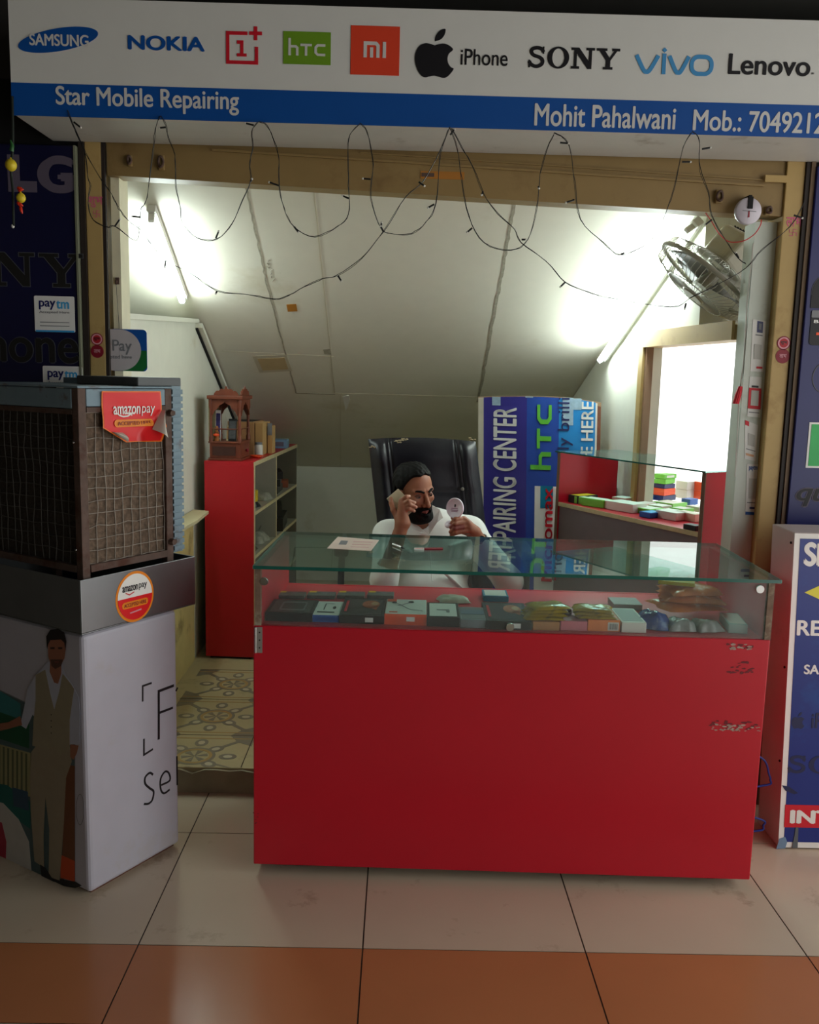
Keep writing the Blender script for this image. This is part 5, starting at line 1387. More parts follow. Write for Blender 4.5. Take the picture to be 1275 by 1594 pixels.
# ---- bent signboard standing in the right back corner
bl0, bl1 = Vector((0.408, 4.56, ZI)), Vector((1.010, 4.47, ZI))
bd = (bl1 - bl0); bL = bd.length; bd.normalize(); bn = Vector((-bd.y, bd.x, 0)) * -1
if bn.y > 0: bn = -bn
BH = 1.347
arcL = bL * 1.05
def bent(s_, z_, off=0.0):
    """s_ 0..1 along the sheet, bulging toward the room"""
    p_ = bl0 + bd * (bL * s_) + bn * (0.035 * math.sin(PI * min(1, s_ * 1.0)) - 0.10 * max(0, s_ - 0.7) ** 1.5 + off)
    return p_ + UP * z_ + Vector((0.026 - 0.035 * z_, 0, 0))
bdT = thing('signboard', 'bent dark blue REPAIRING CENTER signboard standing on end behind the chair', 'signboard', (bl0 + bl1) / 2)
topz = lambda s_: BH - 0.006 + 0.012 * math.sin(PI * s_) - 0.05 * max(0, s_ - 0.75)
b = MB().grid(lambda u, v: bent(u, 0.002 + (topz(u) - 0.002) * v), 40, 4).grid(lambda u, v: bent(1 - u, 0.002 + (topz(1 - u) - 0.002) * v, -0.014), 40, 4)
b.grid(lambda u, v: bent(u, topz(u), -0.014 * v), 40, 1).grid(lambda u, v: bent(0, topz(0) * v + 0.002, -0.014 * u), 1, 4).grid(lambda u, v: bent(1, topz(1) * v + 0.002, -0.014 * (1 - u)), 1, 4)
b.build('sheet', mat('board_back', (150, 120, 92), 0.7, var=0.2), bdT)
def skin(nm, s0, s1, z0, z1, m, off=0.001, label=None):
    n = max(3, int(90 * (s1 - s0)))
    zt_ = z1 if callable(z1) else (lambda s_: z1)
    return MB().grid(lambda u, v: bent(s0 + (s1 - s0) * u, z0 + (zt_(s0 + (s1 - s0) * u) - z0) * v, off), n, 4).build(nm, m, bdT, label=label)
M_bd1 = mat('board_indigo', (54, 50, 132), 0.35, var=0.06); M_bd2 = mat('board_blue', (40, 74, 160), 0.35, var=0.06); M_bd3 = mat('board_azure', (38, 128, 196), 0.35, var=0.06)
skin('print', 0.0, 0.045, 0.004, lambda s_: topz(s_) - 0.004, mat('board_edge_tape', (196, 192, 176), 0.6, var=0.1), label='worn white edge')
skin('print', 0.045, 0.40, 0.004, lambda s_: topz(s_) - 0.004, M_bd1)
skin('print', 0.40, 0.66, 0.004, lambda s_: topz(s_) - 0.004, M_bd2)
skin('print', 0.66, 0.955, 0.004, lambda s_: topz(s_) - 0.004, M_bd3)
skin('torn_edge', 0.955, 0.97, 0.004, lambda s_: topz(s_) - 0.006, M_plasticw)
skin('torn_edge', 0.97, 0.998, 0.004, lambda s_: topz(s_) - 0.02, mat('torn_brown', (110, 66, 50), 0.8, var=0.4, scale=30), label='torn brown edge')
def px_s(x, y):
    """where a sight line meets the bent sheet: s, z"""
    best = None
    d = _ray(x, y)
    for i in range(401):
        s_ = i / 400
        q_ = bent(s_, 0, 0.002)
        t_ = q_.y / d.y
        e_ = abs(d.x * t_ - (q_.x - 0.035 * (CAMH + d.z * t_ - ZI)))
        if best is None or e_ < best[0]:
            best = (e_, s_, CAMH + d.z * t_)
    return best[1], best[2] - ZI
def bend_text(body, pts, m, bold=0.0, fn=None, off=0.005):
    """vertical lettering reading upwards between pixel limits x0, x1, y0(top), y1(bottom)"""
    x0_, x1_, y0_, y1_ = pts
    s0, _ = px_s(x0_, (y0_ + y1_) / 2); s1, _ = px_s(x1_, (y0_ + y1_) / 2)
    _, zt_ = px_s((x0_ + x1_) / 2, y0_); _, zb_ = px_s((x0_ + x1_) / 2, y1_)
    F0_ = Frame((0, 0, 0), (1, 0, 0), (0, 1, 0))
    if fn is None:
        o = text('lettering', body, F0_, (s0, zb_, s1, zt_), m, None, bold=bold, rot=90, ext=0.0004)
        obs = [o]
    else:
        n0 = set(bpy.data.objects)
        holder = bpy.data.objects.new('tmp_holder', None)
        fn(F0_, (s0, zb_, s1, zt_), holder)
        obs = [x for x in bpy.data.objects if x not in n0 and x is not holder]
        for x in obs: x.parent = None
        bpy.data.objects.remove(holder)
    L_ = wloc(bdT)
    for o in obs:
        l0 = o.location.copy(); o.location = (0, 0, 0)
        if len(o.data.vertices) < 3000 and False: pass
        for v in o.data.vertices:
            c_ = v.co + l0
            v.co = bent(c_.x, c_.y, off + max(-0.0004, min(0.0004, c_.z))) - L_
        o.parent = bdT
bend_text('REPAIRING CENTER', (767.5, 804, 634, 868), mat('board_letter', (228, 230, 228), 0.5), bold=0.02)
def f_htc(F_, bx, par):
    s0, zb_, s1, zt_ = bx
    htc_letters(F_, (s1, zb_), ((zt_ - zb_) / 2.1, (s1 - s0)), mat('board_green', (92, 178, 60), 0.5), par, 0.0, rot=True, wd=0.15)
bend_text('', (826, 858, 629, 731), None, fn=f_htc)
bend_text('SERVICE HERE', (904, 923, 625, 790), M_print_white, bold=0.02)
s0, _ = px_s(832, 790); s1, _ = px_s(868, 790); _, zt_ = px_s(850, 757)
skin('label', s0, s1, 0.2, zt_, M_print_white, 0.003, label='white strip')
s0b, _ = px_s(841.5, 775); s1b, _ = px_s(861, 775); _, zb_ = px_s(850, 791)
skin('label', s0b, s1b, zb_, zt_ + 0.002, M_print_teal, 0.0042, label='teal tape')
bend_text('Micromax', (843, 860, 759, 905), M_print_red, bold=0.02, off=0.0075)
for (x0_, x1_, y0_, y1_) in ((876, 892, 612, 662), (892, 905, 613, 638), (766, 779, 611, 631), (818, 830, 611, 619)):
    s0, zt_ = px_s(x0_, y0_ + 2); s1, _ = px_s(x1_, y1_); _, zb_ = px_s((x0_ + x1_) / 2, y1_)
    skin('tape', min(s0, s1), max(s0, s1), zb_, min(zt_, topz(s0) - 0.002), mat('pale_tape', (150, 176, 196), 0.35, var=0.2, scale=50), 0.0026, label='pale packing tape')
bend_text('lly brilli', (868, 892, 619, 706), mat('board_script', (30, 34, 84), 0.5), bold=0.0)

# ---- glass showcase at right, standing askew in the side opening
KD = (Vector((1.135, 3.30, 0)) - Vector((0.725, 4.11, 0))); KL = KD.length; KD.normalize(); KN = Vector((-KD.y, KD.x, 0))
if KN.x < 0: KN = -KN
KO = Vector((0.725, 4.11, ZI)); KW = 0.34
kz = lambda z: z - ZI
sc_ = thing('glass_showcase', 'red-ended glass showcase full of small boxes in the bright side opening', 'showcase', KO + KD * KL / 2 + KN * KW / 2)
def kbx(d0, d1, n0, n1, z0, z1): return MB().obox(KO + KD * d0 + KN * n0 + UP * (z0 - ZI), KD * (d1 - d0), KN * (n1 - n0), UP * (z1 - z0))
kbx(0, 0.018, 0, KW, 0.60, 1.198).build('end_panel', M_red, sc_, bevel=0.001)
kbx(0, 0.018, -0.003, -0.0003, 0.60, 1.198).build('edge_strip', mat('worn_edge', (120, 92, 74), 0.7), sc_)
kbx(KL - 0.018, KL, 0, KW, 0.094, 1.198).build('end_panel', M_darkred, sc_, bevel=0.001)
kbx(KL - 0.018, KL, -0.004, -0.0003, 0.094, 1.198).build('edge_strip', mat('worn_edge', (120, 92, 74)), sc_)
kbx(0.0185, KL - 0.0185, 0.004, KW - 0.004, 0.952, 0.970).build('display_floor', M_red, sc_)
kbx(0.0, KL - 0.0185, 0.008, KW - 0.002, 0.094, 0.9515).build('lower_body', mat('grey_laminate', (116, 104, 106), 0.5), sc_)
kbx(0.0185, KL - 0.0185, 0.0, 0.0036, 0.953, 0.971).build('edge_strip', M_edge, sc_)
g_ = kbx(-0.006, KL + 0.006, -0.012, KW + 0.012, 1.1985, 1.2045).build('glass_top', M_glass, sc_)
kbx(-0.006, KL + 0.006, -0.0135, -0.0122, 1.1985, 1.2045).build('glass_edge', M_glassedge, sc_)
kbx(0.0185, KL - 0.0185, KW - 0.005, KW, 0.9705, 1.198).build('glass_back', M_glassclear, sc_)
def kfloor(x, y, z): return PZ(x, y, z)
kang = math.atan2(KD.y, KD.x) + PI / 2
KG = 'small boxes in the right showcase'
KH = 1.25
def kbox(label, x, y, z, sx, sy, sz, m, rot=0.0, lid=None, front=None, name='phone_box', on=None):
    """(x, y): pixel at the middle of the box's near bottom edge, standing at height z"""
    if on is None: p_ = PZ(x, y, z + 0.0006)
    else:
        p_ = PZ(on[0], on[1], Z0 + 0.0006); p_.z = z + 0.0006
    a_ = kang + rot
    c_ = p_ + Vector((-math.sin(a_), math.cos(a_), 0)) * sy / 2
    return carton(name, label, 'box', c_, sx * 1.22, sy * 1.2, sz * KH, a_, m, KG, lid, front)
M_paleg = mat('pale_box_white', (224, 222, 214), 0.5, var=0.02)
Z0 = 0.9705
kbox('black and yellow box against the red end of showcase', 914, 783, Z0, 0.10, 0.055, 0.028, M_black, 0.1, M_print_yellow, None)
kbox('dark grey box behind the black and yellow box in showcase', 956, 773, Z0, 0.07, 0.06, 0.034, M_print_grey, 0.3, None)
kbox('beige box right of the dark grey box at the far end', 985, 773, Z0, 0.062, 0.06, 0.036, mat('beige_box', (206, 184, 168), 0.5), 0.2)
kbox('green and white striped box at the showcase front edge', 919, 786, Z0, 0.032, 0.07, 0.026, M_print_lime, 0.25, M_paleg, M_paleg)
kbox('lime green box with white top next to the striped box', 943, 790, Z0, 0.055, 0.10, 0.028, M_print_lime, 0.25, M_paleg)
kbox('small white box right of lime green box', 961, 793, Z0, 0.035, 0.09, 0.028, M_paleg, 0.2, None)
kbox('long white box in the front row of showcase', 992, 797.5, Z0, 0.075, 0.12, 0.030, M_paleg, 0.15, None)
kbox('lime green flat box right of the long white box', 1020, 800, Z0, 0.075, 0.10, 0.018, M_print_lime, 0.15, M_paleg)
kbox('blue box at the showcase front edge', 1021, 806, Z0, 0.065, 0.05, 0.018, M_print_blue, 0.1, M_print_cyan)
kbox('white box right of the blue box near the front edge', 1058, 810, Z0, 0.055, 0.09, 0.026, M_paleg, 0.1)
kbox('pale cream box at the near right end of front row', 1086, 812, Z0, 0.045, 0.09, 0.026, mat('cream_box', (222, 206, 186), 0.5), 0.05)
kbox('black box at the near end of showcase', 1087, 826, Z0, 0.035, 0.05, 0.016, M_black, 0.1)
kbox('blue flat box behind the white boxes, middle of showcase', 1010, 779, Z0, 0.075, 0.05, 0.018, M_print_blue, 0.2, M_print_cyan)
kbox('lime green long flat box lying in the middle of showcase', 1056, 790, Z0, 0.09, 0.09, 0.016, M_print_lime, 0.2, M_paleg)
kbox('white flat box left of middle lime green box', 1012, 789, Z0, 0.06, 0.05, 0.014, M_paleg, 0.2)
kbox('second lime green flat box near the near end', 1070, 799, Z0, 0.06, 0.06, 0.016, M_print_lime, 0.15, M_paleg)
kbox('blue box right of the orange stack', 1079, 786, Z0, 0.05, 0.04, 0.022, M_print_blue, 0.15)
kbox('plain white flat box behind the blue box, centre of the showcase', 1036, 796, Z0, 0.06, 0.06, 0.020, M_paleg, 0.2)
kbox('white flat box with grey lid behind the front row at far end', 978, 783, Z0, 0.06, 0.06, 0.020, M_paleg, 0.25, M_print_white)
kbox('lime green box between the white boxes near the near end', 1052, 803, Z0, 0.055, 0.06, 0.018, M_print_lime, 0.15, M_paleg)
kbox('white flat box beside the second lime green flat box', 1092, 797, Z0, 0.04, 0.06, 0.018, M_paleg, 0.1)
# stacks beside the opening
s1_ = PZ(1036, 782, Z0)
SA, SB = (1040, 779), (1076, 776)
kbox('dark box under the orange box stack', 0, 0, Z0, 0.085, 0.07, 0.020, M_navy, 0.2, on=SA)
kbox('orange printed box on the dark box', 0, 0, Z0 + 0.0256, 0.080, 0.06, 0.026, M_print_orange, 0.25, M_print_red, None, on=SA)
kbox('dark blue box above the orange box', 0, 0, Z0 + 0.0590, 0.07, 0.055, 0.016, M_navy, 0.2, M_print_blue, on=SA)
kbox('lime green box, second from top of the tall stack', 0, 0, Z0 + 0.0806, 0.075, 0.055, 0.018, M_print_lime, 0.3, on=SA)
kbox('lime green box on top of the tall stack', 0, 0, Z0 + 0.1044, 0.075, 0.05, 0.017, M_print_lime, 0.15, M_print_lime, M_paleg, on=SA)
kbox('white box at bottom of white stack with red ends', 0, 0, Z0, 0.072, 0.06, 0.034, M_paleg, 0.15, None, M_print_white, on=SB)
kbox('white box on top of the white stack', 0, 0, Z0 + 0.0435, 0.072, 0.058, 0.032, M_paleg, 0.1, None, on=SB)
for i, zz in enumerate((0.0, 0.0425)):
    kbox('red strip box standing beside the white stack, %s' % ('lower one', 'upper one')[i], 0, 0, Z0 + zz, 0.010, 0.05, 0.033, M_print_orange, 0.1, on=(1094, 778))

# ================================================================== THE FRONT COUNTER
CL, CRt = Vector((-0.416, 2.572, 0)), Vector((1.094, 2.534, 0))
CX = (CRt - CL); CW = CX.length; CX.normalize(); CY = Vector((-CX.y, CX.x, 0))
CDp = 0.555
ct = thing('counter', 'red laminate shop counter with a glass display top standing on the tiles', 'counter', CL + CX * CW / 2 + CY * CDp / 2)
def cb(x0_, x1_, y0_, y1_, z0_, z1_): return MB().obox(CL + CX * x0_ + CY * y0_ + UP * z0_, CX * (x1_ - x0_), CY * (y1_ - y0_), UP * (z1_ - z0_))
M_worn = mat('worn_board_edge', (122, 100, 84), 0.8, var=0.35, scale=40, stain=(170, 160, 140), stain_amt=0.4, stain_scale=25)
ZP, ZG = 0.786, 0.958
cb(-0.004, CW, 0.0, 0.016, 0.032, ZP).build('front_panel', M_red, ct, bevel=0.003)
cb(0.0, 0.018, 0.0165, CDp, 0.032, ZG).build('side_panel', M_red, ct)
cb(CW - 0.018, CW, 0.0165, CDp, 0.032, ZG).build('side_panel', M_red, ct)
cb(0.0, 0.018, 0.0, 0.016, ZP + 0.0005, ZG).build('end_strip', M_worn, ct, label='worn brown board edge')
cb(CW - 0.018, CW, 0.0, 0.016, ZP + 0.0005, ZG).build('end_strip', M_worn, ct, label='worn brown board edge')
cb(0.0185, CW - 0.0185, 0.0165, CDp - 0.012, ZP - 0.018, ZP).build('display_floor', M_red, ct)
cb(0.0185, CW - 0.0185, CDp - 0.0115, CDp, 0.032, ZP + 0.001).build('rear_panel', M_red, ct)
cb(0.0185, CW - 0.0185, 0.0165, CDp - 0.012, 0.1, 0.118).build('inner_shelf', M_shelfin, ct)
cb(0.0185, CW - 0.0185, 0.004, 0.009, ZP + 0.001, ZG - 0.0005).build('glass_front', glass('veiled_sheet_glass', (250, 254, 253), 1.45, 0.05, (190, 205, 205)), ct)  # diffuse haze stands in for the corridor's veiling reflection on the pane
gx0, gx1 = -0.002, CW + 0.012
gt = cb(gx0, gx1, -0.012, CDp + 0.018, ZG + 0.0005, ZG + 0.0105).build('glass_top', M_glass, ct)
for e in ((gx0, gx1, -0.0135, -0.0122), (gx0, gx1, CDp + 0.0182, CDp + 0.0195)):
    cb(e[0], e[1], e[2], e[3], ZG + 0.0005, ZG + 0.0105).build('glass_edge', M_glassedge, gt)
for e in ((gx0 - 0.0013, gx0 - 0.0002), (gx1 + 0.0002, gx1 + 0.0013)):
    cb(e[0], e[1], -0.0135, CDp + 0.0195, ZG + 0.0005, ZG + 0.0105).build('glass_edge', mat('glass_edge_pale', (96, 160, 150), 0.15), gt)
FCN = Frame(CL - CY * 0.0005, CX, UP)
for (x, y) in ((411, 905), (1183, 917), (794, 976)):
    c = PP(x, y, CL + CY * 0.003, CY)
    MB().cyl(c, c - CY * 0.004, 0.0125, 0.0115, 20).build('glass_clip', M_chrome, ct)
h0, hv0, h1, hv1 = FCN.box(398, 976, 408.5, 1016)
hg = flat('hinge', [rect(h0, hv0, h1, hv1)], FCN, mat('hinge_steel', (170, 166, 160), 0.4, 0.5), ct, 0.0012, label='steel hinge plate')
for i in range(3):
    c = FCN.pt((h0 + h1) / 2 + 0.002, hv0 + (hv1 - hv0) * (0.2 + 0.3 * i), 0.0024)
    MB().cyl(c, c - CY * 0.0008, 0.0022, n=10).build('screw', M_dark, hg)
MB().cyl(FCN.pt(h0, hv0, 0.002), FCN.pt(h0, hv1, 0.002), 0.0032, n=10).build('pin', M_chrome, hg)
# scuffs where the laminate has chipped
rnd = random.Random(4)
M_chip = mat('chipped_board', (176, 150, 140), 0.9, var=0.3, scale=80); M_scuff = mat('dark_scuff', (112, 30, 38), 0.6)
def scuff(nm, x0_, y0_, x1_, y1_, n, m, w_, lift=0.0):
    lps = []
    for i in range(n):
        x = rnd.uniform(x0_, x1_); y = rnd.uniform(y0_, y1_); L_ = rnd.uniform(0.4, 1) * w_
        c_ = FCN.px(x, y)
        pts = []
        for k_ in range(7):
            a_ = 2 * PI * k_ / 7
            pts.append((c_[0] + math.cos(a_) * L_ * rnd.uniform(0.5, 1.2), c_[1] + math.sin(a_) * L_ * 0.45 * rnd.uniform(0.4, 1.2)))
        lps.append(pts)
    for i, l in enumerate(lps):
        flat(nm, [l], FCN, m, ct, 0.0002, lift + 0.0001 * (i % 4))
scuff('scuff', 1130, 1001, 1172, 1011, 12, M_scuff, 0.010); scuff('chip', 1138, 1003, 1170, 1011, 14, M_chip, 0.009, 0.0006)
scuff('scuff', 1134, 1030, 1172, 1048, 18, M_scuff, 0.010)
scuff('scuff', 1098, 1122, 1182, 1136, 20, M_scuff, 0.010); scuff('chip', 1106, 1126, 1158, 1138, 30, M_chip, 0.008, 0.0006); scuff('chip', 1160, 1130, 1183, 1138, 8, M_chip, 0.007, 0.0006)
scuff('scuff', 394, 1255, 402, 1290, 6, M_scuff, 0.006)
for i, (x_, y_) in enumerate(((0.13, 0.06), (CW - 0.10, 0.06), (0.13, CDp - 0.06), (CW - 0.10, CDp - 0.06))):
    c = CL + CX * x_ + CY * y_
    b = MB().cyl(c + CX * -0.012 + UP * 0.013, c + CX * 0.012 + UP * 0.013, 0.013, n=18).cyl(c + UP * 0.02, c + UP * 0.0318, 0.012, n=12)
    b.build('castor', M_dark, ct)

# ---- things shown in the counter
CG = 'small goods in the counter display'
ZD = ZP + 0.0008
cang = math.atan2(CX.y, CX.x)
def cbox(label, x0_, x1_, yb, yft, ybt, m, lid=None, front=None, name='accessory_box', z=ZD, rot=0.0, group=CG, cat='box'):
    """pixels: left, right, bottom and top of the front face, back edge of the top"""
    xm = (x0_ + x1_) / 2
    p_ = PZ(xm, yb, z)
    w_ = (PY(x1_, yb, p_.y) - PY(x0_, yb, p_.y)).length
    h_ = max(0.006, PY(xm, yft, p_.y).z - z)
    bk = PZ(xm, ybt, z + h_)
    d_ = max(0.02, bk.y - p_.y)
    c_ = p_ + Vector((-math.sin(cang + rot), math.cos(cang + rot), 0)) * d_ / 2
    t = carton(name, label, cat, c_, w_ * 0.985, d_, h_, cang + rot, m, group, lid, front)
    t['_dims'] = 0; del t['_dims']
    return t, w_ * 0.985, d_, h_
def lidp(t, pts_list, m, h_, nm='picture', lift=0.0009):
    """flat shapes on a box lid in box coordinates"""
    fr = Frame((0, 0, 0), (1, 0, 0), (0, 1, 0))
    for pts in pts_list:
        o = flat(nm, pts, Frame((0, 0, h_ + lift), (1, 0, 0), (0, 1, 0)), m, None, 0.0002)
        l0 = o.location.copy(); o.location = (0, 0, 0)
        for v in o.data.vertices: v.co = v.co + l0
        o.parent = t
        o.name = nm
# back row: four grey and yellow cards
M_cardg = mat('card_grey', (92, 98, 96), 0.4, var=0.4, scale=60)
for i, (x0_, x1_) in enumerate(((429, 474), (477, 521), (524, 567), (571, 613))):
    t, w_, d_, h_ = cbox('grey blister card with yellow corner, %s of four along the display back' % ('first from left', 'second from left', 'third from left', 'fourth from left')[i], x0_, x1_, 932.5, 927, 920.5, M_cardg, None, None, 'blister_card', group='grey cards at the display back', cat='card')
    lidp(t, [[rect(-w_ * 0.46, d_ * 0.12, -w_ * 0.2, d_ * 0.46)]], M_print_yellow, h_)
    lidp(t, [[ellipse(w_ * 0.12, 0, w_ * 0.12, d_ * 0.2)], [rect(w_ * 0.12, -d_ * 0.05, w_ * 0.38, d_ * 0.1)]], M_print_grey, h_)
t, w_, d_, h_ = cbox('black box with a framed window, leftmost in the counter display', 412, 487, 967.5, 954, 933, M_black, mat('soft_black', (34, 34, 38), 0.35), None)
lidp(t, [[rrect(-w_ * 0.25, -d_ * 0.3, w_ * 0.3, d_ * 0.3, 0.01), rrect(-w_ * 0.21, -d_ * 0.24, w_ * 0.26, d_ * 0.24, 0.008)]], M_print_grey, h_)
t, w_, d_, h_ = cbox('white box with blue front showing a cable picture in counter display', 482, 528, 968.5, 957.5, 936, M_paleg, None, M_print_blue)
lidp(t, [stroke([(-w_ * 0.1, -d_ * 0.15), (-w_ * 0.1, d_ * 0.3), (w_ * 0.2, d_ * 0.3)], 0.003), [ellipse(w_ * 0.25, d_ * 0.02, w_ * 0.06, d_ * 0.1)], [rect(-w_ * 0.3, -d_ * 0.34, w_ * 0.3, -d_ * 0.27)]], M_black, h_)
MB().box((-w_ / 2 - 0.0004, -d_ / 2 - 0.0006, 0), (w_ / 2 + 0.0004, -d_ / 2, h_)).build('blue_front', M_print_blue, t, local=True)
def dark_art(label, x0_, x1_, yb, yft, ybt, word=True):
    t, w_, d_, h_ = cbox(label, x0_, x1_, yb, yft, ybt, M_black, mat('dark_art_box', (40, 36, 40), 0.35), None)
    lidp(t, [[ellipse(w_ * 0.16, d_ * 0.12, w_ * 0.2, d_ * 0.22)], [[(w_ * 0.0, -d_ * 0.02), (w_ * 0.34, d_ * 0.02), (w_ * 0.3, -d_ * 0.2), (w_ * 0.2, -d_ * 0.1)]]], mat('art_orange', (196, 104, 70), 0.5, var=0.3, scale=50), h_)
    lidp(t, [[ellipse(w_ * 0.24, d_ * 0.16, w_ * 0.08, d_ * 0.1)]], mat('art_pale', (206, 156, 120), 0.5), h_, lift=0.0014)
    lidp(t, [[rect(-w_ * 0.42, -d_ * 0.3, -w_ * 0.36, d_ * 0.3)]], M_print_red, h_)
    MB().box((w_ * 0.08, -d_ / 2 - 0.0006, h_ * 0.2), (w_ * 0.26, -d_ / 2, h_ * 0.75)).build('price_tag', M_print_white, t, local=True)
dark_art('dark box with orange artwork and price tag, third box from left in the display', 527, 598, 971, 958, 931)
t, w_, d_, h_ = cbox('white earphone box with an orange front in counter display', 598, 664, 973, 956, 933, M_paleg, None, M_print_orange)
MB().box((-w_ / 2 - 0.0004, -d_ / 2 - 0.0006, 0), (w_ / 2 + 0.0004, -d_ / 2, h_)).build('orange_front', M_print_orange, t, local=True)
MB().box((w_ * 0.02, -d_ / 2 - 0.0012, h_ * 0.35), (w_ * 0.22, -d_ / 2 - 0.0007, h_ * 0.75)).build('price_tag', M_print_white, t, local=True)
sp_ = smooth_path([(-w_ * 0.3, d_ * 0.25, 0), (-w_ * 0.1, d_ * 0.05, 0), (w_ * 0.1, -d_ * 0.2, 0), (w_ * 0.35, -d_ * 0.25, 0), (w_ * 0.4, -d_ * 0.3, 0)], 5)
lidp(t, [stroke([(q.x, q.y) for q in sp_], 0.0025), stroke([(-w_ * 0.2, d_ * 0.02), (w_ * 0.12, d_ * 0.28)], 0.0025)], M_print_grey, h_)
lidp(t, [[ellipse(w_ * 0.12, d_ * 0.3, w_ * 0.07, d_ * 0.06)], [ellipse(-w_ * 0.3, d_ * 0.25, w_ * 0.06, d_ * 0.06)]], M_black, h_)
lidp(t, [[rect(-w_ * 0.48, d_ * 0.3, -w_ * 0.25, d_ * 0.47)], [rect(-w_ * 0.4, -d_ * 0.42, -w_ * 0.2, -d_ * 0.36)]], M_print_orange, h_)
t, w_, d_, h_ = cbox('white-topped box with black front in counter display', 664, 716, 976, 961, 938, M_black, M_paleg, None)
lidp(t, [[rect(w_ * 0.1, -d_ * 0.2, w_ * 0.2, d_ * 0.0)], [rect(-w_ * 0.2, -d_ * 0.05, w_ * 0.1, -d_ * 0.01)]], M_print_grey, h_, lift=0.0014)
t, w_, d_, h_ = cbox('grey printed box with blue bars in counter display', 716, 758, 978, 965, 945, mat('grey_print_box', (122, 130, 136), 0.4, var=0.3, scale=50), M_print_grey, None)
lidp(t, [[rect(-w_ * 0.45, -d_ * 0.1, w_ * 0.45, d_ * 0.25)]], mat('slate_blue_print', (92, 112, 134), 0.4), h_, lift=0.0014)
dark_art('dark box with orange artwork left of the yellow packets', 756, 828, 980.5, 967, 938)
t, w_, d_, h_ = cbox('small white teal-edged box at the display back above the dark box', 752, 792, 937, 928, 918, M_print_teal, M_paleg, None)
bag('packet', 'pale cream crumpled packet near the display back', 'packet', PZ(706, 936, ZD), 0.10, 0.075, 0.02, 0.2, mat('cream_packet', (190, 186, 164), 0.35, var=0.2, scale=30), None, CG, 21)
t1, w_, d_, h_ = cbox('tan box below the left yellow packets', 829, 871, 981.5, 968, 948, mat('tan_box', (186, 132, 84), 0.5)); hA = h_
t2, w_, d_, h_ = cbox('pink box below the black bottle cap', 872, 914, 982, 967, 945, mat('pink_box', (214, 122, 136), 0.5)); hB = h_
t3, w_, d_, h_ = cbox('orange box with a barcode label below the right yellow packets', 914.5, 965, 983, 965, 944, mat('orange_box', (232, 132, 66), 0.5)); hC = h_
MB().box((w_ * 0.12, -d_ / 2 - 0.0006, h_ * 0.1), (w_ * 0.46, -d_ / 2, h_ * 0.8)).build('barcode_label', M_paleg, t3, local=True)
for i in range(8):
    MB().box((w_ * (0.16 + 0.034 * i), -d_ / 2 - 0.001, h_ * 0.2), (w_ * (0.16 + 0.034 * i + 0.012 + 0.006 * (i % 2)), -d_ / 2 - 0.0007, h_ * 0.7)).build('bar', M_black, t3, local=True)
M_yp = mat('yellow_foil', (178, 146, 34), 0.25, var=0.35, scale=40, stain=(60, 52, 24), stain_amt=0.45, stain_scale=20)
for i in range(4):
    p_ = PZ(847 + 2 * i, 962, ZD + 0.030)
    bag('yellow_packet', 'yellow foil packet in the left pile on the display, %s' % ('lowest', 'second from bottom', 'third from bottom', 'topmost')[i], 'packet', Vector((p_.x, p_.y + 0.02, ZD + hA + 0.001 + 0.0105 * i)), 0.12, 0.085, 0.0125, 0.1 * i, M_yp, None, 'yellow foil packets on the display', 30 + i)
for i in range(3):
    p_ = PZ(927 - 2 * i, 965, ZD + 0.030)
    bag('yellow_packet', 'yellow foil packet in the right pile on the display, %s' % ('lowest', 'middle', 'topmost')[i], 'packet', Vector((p_.x, p_.y + 0.02, ZD + hC + 0.001 + 0.0105 * i)), 0.115, 0.08, 0.0125, -0.1 * i, M_yp, None, 'yellow foil packets on the display', 40 + i)
p_ = PZ(884, 960, ZD + 0.03)
t = thing('bottle_cap', 'shiny black cap between the two yellow packet piles', 'cap', Vector((p_.x, p_.y + 0.03, ZD + hB + 0.0005)))
MB().lathe(Vector((p_.x, p_.y + 0.03, ZD + hB + 0.0005)), [(0.017, 0), (0.018, 0.004), (0.016, 0.014), (0.009, 0.02), (0.0, 0.021)], n=20).build('cap', mat('gloss_black', (22, 24, 26), 0.12), t)
t, w_, d_, h_ = cbox('white box with grey long lid in the middle right of the display', 967, 1006, 985, 969, 947, M_paleg, mat('grey_lid', (150, 156, 154), 0.5, var=0.1), None)
t, w_, d_, h_ = cbox('grey flat carton behind the white box, leaning to the display back', 955, 1000, 950, 941, 930, mat('grey_lid', (150, 156, 154)), None, None)
bag('packet', 'blue shiny crumpled packet right of the white box', 'packet', PZ(1022, 981, ZD) + Vector((0, 0.045, 0)), 0.10, 0.10, 0.05, -0.3, mat('blue_foil', (44, 70, 140), 0.18, var=0.5, scale=30, stain=(150, 166, 190), stain_amt=0.3, stain_scale=16), None, CG, 51)
for i, (x, y, s_) in enumerate(((1066, 985, 0.085), (1108, 986, 0.085))):
    bag('clear_bag', ['clear polythene bag right of the blue packet', 'clear polythene bag under the orange packets'][i], 'bag', PZ(x, y, ZD) + Vector((0, 0.045, 0)), s_, 0.08, 0.034, 0.2 * i, mat('milky_bag', (150, 152, 152), 0.2, var=0.3, scale=50), None, CG, 60 + i)
M_of = mat('orange_foil', (250, 112, 52), 0.25, var=0.35, scale=20, stain=(236, 190, 150), stain_amt=0.2, stain_scale=14)
base = PZ(1090, 972, ZD)
for i, (dx, dz, rt, sx) in enumerate(((-0.02, 0.036, 0.2, 0.20), (-0.005, 0.059, -0.15, 0.19), (-0.005, 0.081, 0.15, 0.17))):
    bag('orange_packet', 'large orange and clear packet in the heap at the display right, %s' % ('lowest', 'middle', 'topmost')[i], 'packet', Vector((base.x + dx, base.y + 0.085 + 0.010 * i, ZD + dz)), sx, 0.15, 0.022, rt, M_of, None, 'orange packets at the display right', 70 + i)
